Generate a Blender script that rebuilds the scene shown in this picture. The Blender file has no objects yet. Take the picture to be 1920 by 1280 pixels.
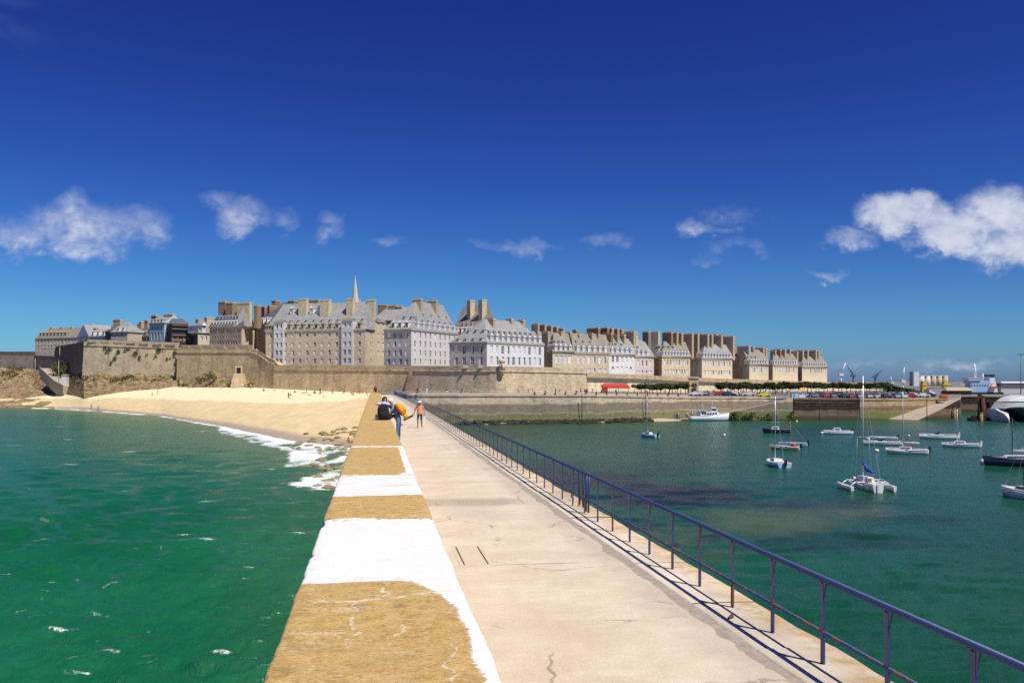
import bpy, bmesh, math, random
import numpy as np
from mathutils import Vector, Matrix
R = math.radians
SC = bpy.context.scene
COL = SC.collection
# ------------------------------------------------------------------ camera
EYE = 11.0; F = 1700.0; HZ = 713.0
cam = bpy.data.cameras.new('camera'); camo = bpy.data.objects.new('camera', cam); COL.objects.link(camo)
camo.location = (0, 0, EYE); camo.rotation_euler = (R(90), 0, 0)
cam.sensor_width = 36; cam.lens = 36*F/1920; cam.shift_y = (HZ-640)/1920
cam.clip_start = .1; cam.clip_end = 20000
SC.camera = camo
# ------------------------------------------------------------------ sun + sky
SUN_AZ = (.72, -.694); SUN_EL = R(60)
SKY_STRENGTH = .11
sl = bpy.data.lights.new('sun', 'SUN'); sl.energy = 4.9; sl.angle = R(.5); sl.color = (1, .935, .83)
slo = bpy.data.objects.new('sun', sl); COL.objects.link(slo)
_sv = Vector((SUN_AZ[0]*math.cos(SUN_EL), SUN_AZ[1]*math.cos(SUN_EL), math.sin(SUN_EL)))
slo.rotation_euler = _sv.to_track_quat('Z', 'Y').to_euler(); slo.location = (60, -40, 120)
SC.view_settings.view_transform = 'Standard'; SC.view_settings.look = 'None'
SC.cycles.use_denoising = False          # keeps the grain of slide film
SC.view_settings.exposure = 0.0; SC.view_settings.gamma = 1.0; SC.view_settings.use_curve_mapping = False

class NT:
    """small helper to write node trees as expressions"""
    def __init__(s, tree): s.t = tree; s.n = tree.nodes; s.l = tree.links
    def new(s, typ, **kw):
        n = s.n.new(typ)
        for k, v in kw.items(): setattr(n, k, v)
        return n
    def put(s, sock, v):
        if v is None: return
        if isinstance(v, bpy.types.NodeSocket): s.l.new(v, sock)
        else:
            if sock.type == 'RGBA' and not isinstance(v, (int, float)) and len(v) == 3: v = (*v, 1)
            if sock.type == 'VECTOR' and isinstance(v, (int, float)): v = (v, v, v)
            sock.default_value = v
    def m(s, op, a=0, b=0, c=0, clamp=False):
        n = s.new('ShaderNodeMath', operation=op, use_clamp=clamp)
        for i, v in enumerate((a, b, c)): s.put(n.inputs[i], v)
        return n.outputs[0]
    def add(s, a, b): return s.m('ADD', a, b)
    def mul(s, a, b): return s.m('MULTIPLY', a, b)
    def sub(s, a, b): return s.m('SUBTRACT', a, b)
    def step(s, x, a, b, lo=0., hi=1.):
        n = s.new('ShaderNodeMapRange', interpolation_type='SMOOTHSTEP')
        for k, v in (('Value', x), ('From Min', a), ('From Max', b), ('To Min', lo), ('To Max', hi)): s.put(n.inputs[k], v)
        return n.outputs[0]
    def noise(s, vec, scale=1, detail=4, rough=.55, dist=0, out=0):
        n = s.new('ShaderNodeTexNoise'); s.put(n.inputs['Vector'], vec)
        n.inputs['Scale'].default_value = scale; n.inputs['Detail'].default_value = detail
        n.inputs['Roughness'].default_value = rough; n.inputs['Distortion'].default_value = dist
        return n.outputs[out]
    def voro(s, vec, scale=1, feature='F1', rnd=1):
        n = s.new('ShaderNodeTexVoronoi', feature=feature); s.put(n.inputs['Vector'], vec)
        n.inputs['Scale'].default_value = scale; n.inputs['Randomness'].default_value = rnd
        return n
    def mix(s, f, a, b, mode='MIX'):
        n = s.new('ShaderNodeMix', data_type='RGBA', blend_type=mode)
        s.put(n.inputs[0], f); s.put(n.inputs[6], a); s.put(n.inputs[7], b)
        return n.outputs[2]
    def fmix(s, f, a, b):
        n = s.new('ShaderNodeMix', data_type='FLOAT')
        s.put(n.inputs[0], f); s.put(n.inputs[2], a); s.put(n.inputs[3], b)
        return n.outputs[0]
    def ramp(s, f, stops):
        n = s.new('ShaderNodeValToRGB'); e = n.color_ramp.elements
        while len(e) < len(stops): e.new(.5)
        for i, (p, c) in enumerate(stops):
            e[i].position = p; e[i].color = (*c, 1) if len(c) == 3 else c
        s.put(n.inputs[0], f); return n.outputs[0]
    def sep(s, v):
        n = s.new('ShaderNodeSeparateXYZ'); s.put(n.inputs[0], v); return n.outputs
    def comb(s, x=0, y=0, z=0):
        n = s.new('ShaderNodeCombineXYZ')
        for i, v in enumerate((x, y, z)): s.put(n.inputs[i], v)
        return n.outputs[0]
    def vm(s, op, a, b=None):
        n = s.new('ShaderNodeVectorMath', operation=op); s.put(n.inputs[0], a)
        if b is not None: s.put(n.inputs[3 if op == 'SCALE' else 1], b)
        return n.outputs[1] if op in ('LENGTH', 'DOT_PRODUCT', 'DISTANCE') else n.outputs[0]
    def co(s, which='Object'): return s.new('ShaderNodeTexCoord').outputs[which]
    def pos(s): return s.new('ShaderNodeNewGeometry').outputs['Position']
    def attr(s, name): return s.new('ShaderNodeAttribute', attribute_name=name).outputs
    def bump(s, h, strength=.3, dist=.02, normal=None):
        n = s.new('ShaderNodeBump'); n.inputs['Strength'].default_value = strength
        n.inputs['Distance'].default_value = dist; s.put(n.inputs['Height'], h); s.put(n.inputs['Normal'], normal)
        return n.outputs[0]

W = bpy.data.worlds.new('World'); SC.world = W; W.use_nodes = True
w = NT(W.node_tree); w.n.clear()
sky = w.new('ShaderNodeTexSky', sky_type='NISHITA'); sky.sun_disc = False
sky.sun_elevation = SUN_EL; sky.sun_rotation = math.atan2(SUN_AZ[0], SUN_AZ[1])
sky.altitude = 0; sky.air_density = 1.0; sky.dust_density = .35; sky.ozone_density = 3.0
# a polarised slide-film sky: the physical sky's channels deepened towards the zenith
_r = w.new('ShaderNodeSeparateColor'); w.l.new(w.vm('SCALE', sky.outputs[0], SKY_STRENGTH), _r.inputs[0])
_c = w.new('ShaderNodeCombineColor')
_o = [w.mul(w.m('POWER', _r.outputs[_i], _p), _k/SKY_STRENGTH) for _i, (_k, _p) in enumerate(((.375, 1.80), (.80, 2.18), (.90, 1.58)))]
_o[2] = w.add(_o[2], w.mul(_o[0], .85))
for _i in range(3): w.put(_c.inputs[_i], _o[_i])
skyc = _c.outputs[0]
# clouds: bodies placed by direction in the sky, edges from noise
d = w.vm('NORMALIZE', w.co('Generated')); dx, dy, dz = w.sep(d)
dys = w.m('MAXIMUM', dy, .05)
cu = w.m('DIVIDE', dx, dys); cv = w.m('DIVIDE', dz, dys)
n1 = w.noise(w.comb(cu, w.mul(cv, 1.35), 3.1), 13, 5, .60, .35)
n2 = w.noise(w.comb(cu, w.mul(cv, 1.3), 8.7), 30, 5, .62, .2)
wu = w.add(cu, w.mul(w.sub(n1, .5), .055)); wv = w.add(cv, w.mul(w.sub(n2, .5), .045))
CLOUDS = [(70,445,130,34,.56),(150,425,120,48,.58),(140,388,34,30,.54),(258,425,66,40,.52),(170,466,80,24,.55),
 (452,408,50,40,.58),(408,375,36,22,.40),(525,410,26,22,.34),(618,424,32,30,.46),
 (730,455,34,15,.38),(985,464,64,15,.38),(905,460,40,15,.22),(1148,452,52,20,.34),(1305,427,32,17,.46),(1350,430,40,10,.32),
 (1375,400,66,18,.22),(1370,462,62,17,.25),(1415,462,22,17,.28),(1330,487,30,9,.2),
 (1680,400,74,42,1.0),(1722,382,42,28,.95),(1790,436,96,46,1.0),(1760,412,50,34,.8),(1880,405,84,56,.95),(1905,468,86,40,.85),(1595,448,52,20,.55),(1552,513,44,10,.42),
 (1990,430,120,75,.9),(-60,440,120,40,.4),
 (1800,681,100,9,.42),(1625,684,70,11,.34),(1720,690,60,7,.24)]
fld = None
wp = w.comb(wu, wv, 0)
for (cx, cy, rx, ry, st) in CLOUDS:
    rx *= 1.12; ry *= 1.12
    n = w.new('ShaderNodeVectorMath', operation='MULTIPLY_ADD'); w.put(n.inputs[0], wp)
    n.inputs[1].default_value = (F/rx, F/ry, 0); n.inputs[2].default_value = (-(cx-960)/rx, -(HZ-cy)/ry, 0)
    q = w.vm('DOT_PRODUCT', n.outputs[0], n.outputs[0])
    g = w.m('MULTIPLY_ADD', q, -st, 1.25*st)
    fld = g if fld is None else w.m('SMOOTH_MAX', fld, g, .12)
front = w.step(dy, .1, .3)
n4 = w.noise(w.comb(cu, w.mul(cv, 1.2), 5.5), 62, 4, .6, .2)
alpha = w.mul(w.step(w.add(w.add(fld, w.mul(w.sub(n2, .5), .95)), w.mul(w.sub(n4, .5), .55)), .02, 1.25), front)
# the rest of the horizon carries the same kind of small clouds
gn = w.noise(w.vm('MULTIPLY', d, (1, 1, 2.6)), 5.5, 4, .6, .3)
band = w.mul(w.step(dz, .03, .14), w.step(dz, .42, .2))
side = w.step(dy, .86, .74)
alpha = w.m('MAXIMUM', alpha, w.mul(w.mul(w.step(gn, .56, .70), band), w.mul(side, .6)))
lit = w.add(w.add(w.mul(w.sub(n1, .5), 1.0), w.mul(w.sub(n4, .5), .8)), .52)
ccol = w.mix(w.m('MULTIPLY', lit, w.step(alpha, .1, .9), clamp=True), (.43, .50, .69), (.86, .87, .92))
skyc = w.mix(w.mul(alpha, .92), skyc, w.vm('SCALE', ccol, 1/SKY_STRENGTH))
bg = w.new('ShaderNodeBackground'); w.put(bg.inputs[0], skyc); bg.inputs[1].default_value = SKY_STRENGTH
wo = w.new('ShaderNodeOutputWorld'); w.l.new(bg.outputs[0], wo.inputs[0])
# ------------------------------------------------------------------ helpers
def P(u, v, Y): return Vector(((u-960)/F*Y, Y, EYE+(HZ-v)/F*Y))
def PX(u, Y): return (u-960)/F*Y
def ZV(v, Y): return EYE+(HZ-v)/F*Y
TH = math.atan((960-703)/F); JC, JS = math.cos(TH), math.sin(TH)
def J(a, b, z): return Vector((a*JC-b*JS, b*JC+a*JS, z))      # jetty frame: a to the right, b along it
def tag(o, label=None, cat=None, group=None, kind=None):
    if label: o['label'] = label
    if cat: o['category'] = cat
    if group: o['group'] = group
    if kind: o['kind'] = kind
    return o
def link(o, parent=None):
    COL.objects.link(o)
    if parent is not None: o.parent = parent
    return o
def empty(name, loc=(0, 0, 0), rz=0):
    o = bpy.data.objects.new(name, None); COL.objects.link(o); o.location = loc; o.rotation_euler.z = rz
    o.empty_display_size = .2
    return o
class MB:
    """collects faces with material slots and uv in metres"""
    def __init__(s): s.v = []; s.f = []; s.mi = []; s.uv = []; s.sm = []
    def face(s, pts, mi=0, uv=None, smooth=False):
        i = len(s.v); s.v += [tuple(p) for p in pts]; s.f.append(tuple(range(i, i+len(pts)))); s.mi.append(mi)
        if uv is None:
            a = Vector(pts[0]); n = (Vector(pts[1])-a).cross(Vector(pts[-1])-a)
            if abs(n.z) > .8*n.length: uv = [(p[0], p[1]) for p in pts]
            else:
                t = Vector((-n.y, n.x, 0));  t = t.normalized() if t.length > 1e-9 else Vector((1, 0, 0))
                uv = [(Vector(p).dot(t), p[2]) for p in pts]
        s.uv.append(uv); s.sm.append(smooth)
    def hexa(s, p, mi=0, skip=()):
        """8 points: 0-3 bottom ccw, 4-7 top"""
        q = {'b': (3, 2, 1, 0), 't': (4, 5, 6, 7), 's0': (0, 1, 5, 4), 's1': (1, 2, 6, 5), 's2': (2, 3, 7, 6), 's3': (3, 0, 4, 7)}
        for k, ix in q.items():
            if k not in skip: s.face([p[i] for i in ix], mi)
    def box(s, x0, x1, y0, y1, z0, z1, mi=0, M=None, skip=()):
        p = [Vector(q) for q in ((x0,y0,z0),(x1,y0,z0),(x1,y1,z0),(x0,y1,z0),(x0,y0,z1),(x1,y0,z1),(x1,y1,z1),(x0,y1,z1))]
        if M is not None: p = [M @ q for q in p]
        s.hexa(p, mi, skip)
    def tube(s, a, b, r0, r1=None, n=8, mi=0, caps=True, smooth=True):
        a = Vector(a); b = Vector(b); r1 = r0 if r1 is None else r1
        q = (b-a).to_track_quat('Z', 'Y'); A = []; B = []
        for i in range(n):
            c = q @ Vector((math.cos(2*math.pi*i/n), math.sin(2*math.pi*i/n), 0)); A.append(a+c*r0); B.append(b+c*r1)
        for i in range(n):
            j = (i+1) % n; s.face((A[i], A[j], B[j], B[i]), mi, smooth=smooth)
        if caps:
            s.face(A[::-1], mi)
            if r1 > 1e-4: s.face(B, mi)
    def loft(s, rings, mi=0, closed=True, caps=(True, True), smooth=True):
        for a, b in zip(rings[:-1], rings[1:]):
            n = len(a)
            for i in range(n if closed else n-1):
                j = (i+1) % n; s.face((a[i], a[j], b[j], b[i]), mi, smooth=smooth)
        if caps[0]: s.face(rings[0][::-1], mi)
        if caps[1]: s.face(rings[-1], mi)
    def ell(s, c, rx, ry, rz, mi=0, nu=10, nv=7, M=None):
        rings = []
        for k in range(nv+1):
            t = math.pi*(k/nv); zz = -math.cos(t); rr = max(math.sin(t), .02)
            ring = [Vector((c[0]+rx*rr*math.cos(2*math.pi*i/nu), c[1]+ry*rr*math.sin(2*math.pi*i/nu), c[2]+rz*zz)) for i in range(nu)]
            rings.append([M @ p for p in ring] if M is not None else ring)
        s.loft(rings, mi)
    def mesh(s, name, mats, merge=False):
        me = bpy.data.meshes.new(name); me.from_pydata(s.v, [], s.f)
        for m in mats: me.materials.append(m)
        me.polygons.foreach_set('material_index', s.mi); me.polygons.foreach_set('use_smooth', s.sm)
        ul = me.uv_layers.new(name='UVMap'); ul.data.foreach_set('uv', [c for f in s.uv for p in f for c in p])
        if merge or any(s.sm):
            bm = bmesh.new(); bm.from_mesh(me); bmesh.ops.remove_doubles(bm, verts=bm.verts, dist=.0005); bm.to_mesh(me); bm.free()
        me.update(); return me
    def obj(s, name, mats, parent=None, merge=False):
        if not isinstance(mats, (list, tuple)): mats = [mats]
        return link(bpy.data.objects.new(name, s.mesh(name, mats, merge)), parent)
def inst(name, me, parent=None, loc=(0,0,0), rz=0, scale=(1,1,1), color=None, rot=None):
    o = bpy.data.objects.new(name, me); COL.objects.link(o); o.location = loc
    o.rotation_euler = rot if rot is not None else (0, 0, rz)
    o.scale = scale
    if color is not None: o.color = (*color, 1)
    if parent is not None: o.parent = parent
    return o
def gridmesh(name, X, Y, Z, mat, attrs=None, parent=None, smooth=True):
    """X, Y, Z arrays (rows, cols)"""
    r, c = X.shape; me = bpy.data.meshes.new(name)
    co = np.stack([X, Y, Z], -1).reshape(-1, 3).astype(np.float32)
    i = np.arange(r*c).reshape(r, c)
    q = np.stack([i[:-1, :-1], i[:-1, 1:], i[1:, 1:], i[1:, :-1]], -1).reshape(-1, 4)
    me.vertices.add(len(co)); me.vertices.foreach_set('co', co.ravel())
    me.loops.add(q.size); me.loops.foreach_set('vertex_index', q.ravel().astype(np.int32))
    me.polygons.add(len(q)); me.polygons.foreach_set('loop_start', np.arange(0, q.size, 4, dtype=np.int32))
    me.polygons.foreach_set('loop_total', np.full(len(q), 4, dtype=np.int32))
    me.polygons.foreach_set('use_smooth', np.full(len(q), smooth)); me.update(calc_edges=True)
    for k, A in (attrs or {}).items():
        at = me.attributes.new(k, 'FLOAT', 'POINT'); at.data.foreach_set('value', A.ravel().astype(np.float32))
    me.materials.append(mat); me.validate()
    return link(bpy.data.objects.new(name, me), parent)
# value noise on arrays
def _h(ix, iy, s):
    n = (ix.astype(np.int64)*374761393 + iy.astype(np.int64)*668265263 + s*1442695041) & 0xffffffff
    n = ((n ^ (n >> 13))*1274126177) & 0xffffffff
    return ((n ^ (n >> 16)) & 0xffff)/65535.0
def vnoise(x, y, s=0):
    x = np.asarray(x, float); y = np.asarray(y, float)
    ix = np.floor(x); iy = np.floor(y); fx = x-ix; fy = y-iy
    fx = fx*fx*(3-2*fx); fy = fy*fy*(3-2*fy)
    a = _h(ix, iy, s); b = _h(ix+1, iy, s); c = _h(ix, iy+1, s); e = _h(ix+1, iy+1, s)
    return (a*(1-fx)+b*fx)*(1-fy)+(c*(1-fx)+e*fx)*fy
def fbm(x, y, s=0, oct=4, g=.5):
    t = 0; a = 1; n = 0
    for k in range(oct):
        t = t+a*vnoise(x*2**k, y*2**k, s+k*17); n += a; a *= g
    return t/n
# ------------------------------------------------------------------ materials
MATS = {}
def mat(name, fn):
    if name in MATS: return MATS[name]
    m = bpy.data.materials.new(name); m.use_nodes = True; t = NT(m.node_tree)
    b = m.node_tree.nodes['Principled BSDF']; fn(t, b); MATS[name] = m; return m
def setp(t, b, color=None, rough=None, metal=None, normal=None, spec=None):
    t.put(b.inputs['Base Color'], color); t.put(b.inputs['Roughness'], rough); t.put(b.inputs['Metallic'], metal)
    t.put(b.inputs['Normal'], normal); t.put(b.inputs['Specular IOR Level'], spec)
def plain(name, c, rough=.6, var=.12, scale=3., metal=0, spec=.4):
    def fn(t, b):
        n = t.noise(t.co('Object'), scale, 4)
        k = t.add(1-var, t.mul(n, 2*var))
        setp(t, b, t.vm('SCALE', c, k), rough, metal, spec=spec)
    return mat(name, fn)
def stone(name, c, dark, streak=.5, blocks=True, zbands=None, bw=.9, bh=.42, mottle=.5):
    """masonry in uv metres: courses, blotches, vertical streaks"""
    def fn(t, b):
        uv = t.co('UV'); u, v, _ = t.sep(uv)
        n1 = t.noise(uv, .16, 5, .6); n2 = t.noise(uv, 1.3, 5, .65)
        st = t.noise(t.comb(t.mul(u, .55), t.mul(v, .07), 2.), 1.0, 4, .6)
        col = t.mix(t.mul(t.step(n1, .35, .7), mottle), c, dark)
        col = t.mix(t.mul(t.step(st, .48, .75), streak), col, [x*.55 for x in dark])
        col = t.mix(t.mul(t.step(st, .46, .25), streak*.5), col, [min(1, x*1.35) for x in c])
        col = t.vm('SCALE', col, t.add(.90, t.mul(n2, .60)))
        h = n2
        if blocks:
            br = t.new('ShaderNodeTexBrick'); t.put(br.inputs['Vector'], uv); br.offset = .5
            for k, x in (('Scale', 1), ('Mortar Size', .02), ('Brick Width', bw), ('Row Height', bh), ('Bias', 0), ('Mortar Smooth', .3)): br.inputs[k].default_value = x
            br.inputs['Color1'].default_value = (.85, .85, .85, 1); br.inputs['Color2'].default_value = (1.2, 1.17, 1.12, 1); br.inputs['Mortar'].default_value = (.72, .70, .67, 1)
            col = t.mix(1, col, br.outputs['Color'], 'MULTIPLY')
            h = t.sub(n2, t.mul(br.outputs['Fac'], .6))
        if zbands:
            z = t.sep(t.pos())[2]
            for (z0, z1, mc, amt) in zbands:
                zz = t.add(z, t.mul(t.sub(n1, .5), 2.2))
                msk = t.mul(t.mul(t.step(zz, z0-.35, z0+.35), t.step(zz, z1+.35, z1-.35)), t.step(n2, .25, .55, amt*.55, amt))
                col = t.mix(msk, col, mc)
        setp(t, b, col, .9, normal=t.bump(h, .6, .06), spec=.2)
    return mat(name, fn)

# ------------------------------------------------------------------ sea
def interp(u, pts): return np.interp(u, [p[0] for p in pts], [p[1] for p in pts])
SHORE_V = [(-1200,744),(-400,752),(0,764),(95,765),(170,769),(300,779),(360,790),(420,800),(470,811),(520,821),(560,829),(600,833),(650,838),(720,845),(780,850)]
def dshore(u): return EYE*F/(interp(u, SHORE_V)-HZ)
rng = np.random.default_rng(4)
def make_sea():
    cu = np.linspace(-1560, 1560, 700)/F                 # columns spread by bearing
    dv = np.concatenate([np.linspace(1500, 50, 640), np.linspace(48, 12, 26)])
    D = EYE*F/dv
    T, DD = np.meshgrid(cu, D); X = T*DD; Y = DD.copy(); U = T*F+960
    ds = dshore(U)
    jet_a = X*JC+Y*JS                                    # signed distance from jetty axis
    left = (jet_a < 2)
    cell = np.maximum(np.gradient(D)[:, None]*np.ones_like(T), DD*(cu[1]-cu[0]))
    Z = np.zeros_like(X); sl = np.zeros_like(X)
    for k in range(64):
        lam = .45*(9/.45)**(k/63.); ang = math.pi/2+.35+rng.normal()*.55
        kx, ky = math.cos(ang)*2*math.pi/lam, math.sin(ang)*2*math.pi/lam
        amp = .0092*lam**.72*min(1, (3.2/lam)**.9)
        ph = kx*(X+.25*np.sin(Y*.07+k))+ky*Y+rng.random()*6.28
        fade = np.clip((lam/cell-2.0)/2., 0, 1)
        s = np.sin(ph); Z += amp*fade*(s+.25*np.cos(2*ph))
    Z *= np.where(left, 1.6, .55)*(.75+.5*fbm(X*.03, Y*.03, 5, 3))
    shal = np.where(left, np.exp(-np.clip(ds-DD, 0, None)/(28.+34*np.clip((U-300)/150, 0, 1))), 0)
    Z *= 1-.8*np.where(left, np.exp(-np.clip(ds-DD, 0, None)/8.), 0)
    # foam: whitecaps, breakers along the beach, surge at the foot of the jetty
    foam = np.zeros_like(X)
    caps = [(57,905,1.6),(118,1183,.8),(300,1025,.9),(352,1003,1.3),(198,1037,.6),(425,1220,1.1),(440,885,1.2),(355,884,1.5),(390,1015,.8),(490,1205,.5),
            (170,1000,.4),(240,1092,.5),(80,1147,.5),(545,1030,.8),(570,968,1.2),(412,1022,.5),(130,870,.8),(20,930,.8),(35,835,1.2),(100,800,1.0),(530,905,.8),(320,1220,.4),(150,1105,.4),(60,1150,.5),(268,870,.7),(205,850,.6)]
    for i in range(120): caps.append((rng.uniform(-300, 560), 790+500*rng.random()**1.2, rng.uniform(.25, .75)))
    for (u, v, s) in caps:
        d0 = EYE*F/(v-HZ); x0 = (u-960)/F*d0; an = rng.normal()*.3+.22
        k = 1 if s > .7 else .8
        xr = (X-x0)*math.cos(an)+(Y-d0)*math.sin(an); yr = -(X-x0)*math.sin(an)+(Y-d0)*math.cos(an)
        g_ = max(1, d0/55.); L = (.75*s+.25)*g_**.8; Wd = (.16*s+.10)*max(g_**.6, 1.1*d0*d0/18700*2/.25*.25/(.16*s+.10)*.6)
        foam = np.maximum(foam, k*.62*np.exp(-(xr/L)**2-(yr/Wd)**2))
    gap = ds-DD
    lace = fbm(X*.16+3, Y*.05, 9, 5, .6)
    thin = np.exp(-((gap-1.5)/(np.maximum(2.2, cell*.9)+np.clip((U-250)/150, 0, 1)*1.5))**2)*np.clip((lace-.22)*4, 0, 1)
    foam = np.maximum(foam, np.where(left & (U > 60), thin*1.0, 0))
    # breaker bands that reach obliquely from the beach to the jetty
    wgt = np.clip((U-395)/60, 0, 1)*np.clip((700-U)/40, 0, 1)
    V = HZ+EYE*F/DD
    for (pts, th, st) in (([(395,797),(470,812),(520,826),(560,836),(600,838)], 8, 1.0), ([(480,822),(540,838),(600,846),(650,846)], 4, .8), ([(540,835),(600,828),(650,846)], 7, 1.0),
                          ([(530,857),(590,855),(650,868)], 10, 1.0), ([(520,872),(580,868),(640,880)], 5, .75), ([(555,905),(610,898),(650,902)], 12, 1.0), ([(530,908),(590,909),(650,915)], 5, .9), ([(400,808),(500,832),(560,842)], 3, .7), ([(470,826),(560,848),(650,858)], 4, .8), ([(560,880),(610,886),(655,893)], 5, .8), ([(430,803),(520,818),(600,829)], 4, .8)):
        vc = interp(U, pts); uu0, uu1 = pts[0][0], pts[-1][0]
        m = np.exp(-((V-vc+(fbm(X*.3, Y*.1, 31, 3)-.5)*12)/(th*1.25))**2)*np.clip((U-uu0)/18, 0, 1)*np.clip((uu1+20-U)/14, 0, 1)
        foam = np.maximum(foam, np.where(left, st*m*np.clip((fbm(X*.35, Y*.11, 55, 4, .6)-.18)*4, 0, 1), 0))
    foot = np.clip(1-np.abs(jet_a+2.6)/1.5, 0, 1)*np.clip((fbm(X*.2, Y*.2, 77, 4)-.5)*4, 0, .7)
    foam = np.maximum(foam, np.where(left & (DD > 30), foot, 0))
    Z += foam*.06
    # weed beds and pale sand seen through the harbour water
    weed = np.zeros_like(X); pale = np.zeros_like(X)
    for (u, v, ru, rv, s) in ((1090,905,170,22,.9),(1250,930,190,22,1.),(1010,880,90,20,.7),(1180,985,70,16,.5),(1500,945,170,12,.55),(1560,1015,200,20,.4),(1700,975,160,12,.3),(950,812,60,10,.5),(1330,1010,30,7,.7),(1260,1022,16,5,.8),(1510,1026,22,5,.9),(1430,1015,14,4,.8),(1460,1008,10,3,.7),(1240,880,120,12,.3)):
        q = ((U-u)/ru)**2+((V-v)/rv)**2; weed = np.maximum(weed, s*np.clip(1.3-q+(fbm(X*.25, Y*.12, 3, 5, .6)-.5)*2.6, 0, 1))
    for (u, v, ru, rv, s) in ((1450,975,150,34,.9),(1560,960,140,22,.6),(1240,1010,110,30,.6),(1330,1040,80,18,.4)):
        q = ((U-u)/ru)**2+((V-v)/rv)**2; pale = np.maximum(pale, s*np.clip(1.1-q+(fbm(X*.12, Y*.08, 13, 4)-.5)*1.4, 0, 1))
    weed *= ~left; pale *= ~left
    def fn(t, b):
        p = t.pos(); x, y, z = t.sep(p)
        ja = t.add(t.mul(x, JC), t.mul(y, JS))
        lf = t.step(ja, 1.5, 2.5)
        n0 = t.noise(t.vm('MULTIPLY', p, (.035, .02, 0)), 1, 4, .6); n1 = t.noise(t.vm('MULTIPLY', p, (.22, .16, 0)), 1, 4, .6)
        cl = t.mix(t.step(n0, .3, .7), (.0055, .104, .044), (.012, .146, .070))
        cr = t.mix(t.step(n0, .35, .65), (.006, .064, .032), (.012, .092, .045))
        col = t.mix(lf, cl, cr)
        col = t.mix(t.step(t.add(n1, t.mul(n0, .4)), .55, .95, 0, .35), col, t.vm('SCALE', col, .55))
        col = t.mix(t.mul(t.attr('shallow')[2], .75), col, (.13, .195, .115))
        col = t.mix(t.mul(t.attr('pale')[2], .8), col, (.10, .115, .048))
        col = t.mix(t.mul(t.attr('weed')[2], .95), col, (.012, .018, .020))
        fo = t.attr('foam')[2]
        f1 = t.noise(t.vm('MULTIPLY', p, (1, .7, 0)), 5.5, 6, .75, .9); f2 = t.noise(t.vm('MULTIPLY', p, (.4, .14, 0)), 1., 5, .65, .4)
        fm = t.step(t.add(fo, t.mul(t.sub(t.add(t.mul(f1, .55), t.mul(f2, .45)), .5), 2.9)), .34, .88)
        fm = t.mul(fm, t.step(fo, .04, .16))
        col = t.mix(fm, col, (.80, .84, .82))
        rp = t.noise(t.vm('MULTIPLY', p, (1., .75, 0)), 3.0, 5, .62, .3)
        r2 = t.noise(t.vm('MULTIPLY', p, (.45, .22, 0)), 1.0, 4, .6, .3); r3 = t.noise(t.vm('MULTIPLY', p, (1., .6, 0)), 8.0, 4, .65, .3)
        nb = t.bump(t.add(t.add(t.mul(rp, .55), r2), t.mul(r3, .38)), .95, .20)
        setp(t, b, col, t.fmix(fm, .20, .9), normal=nb, spec=t.fmix(lf, .11, .17)); b.inputs['IOR'].default_value = 1.33
    o = gridmesh('sea', X, Y, Z, mat('sea_water', fn), dict(foam=foam, shallow=shal, weed=weed, pale=pale))
    tag(o, kind='structure')
    m2 = MB(); m2.face([(-9000, -3000, -.6), (9000, -3000, -.6), (9000, 12000, -.6), (-9000, 12000, -.6)])
    o = m2.obj('sea_deep', plain('deep_water', (.006, .06, .045), .2, .1, .05)); tag(o, kind='structure')
make_sea()

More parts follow.
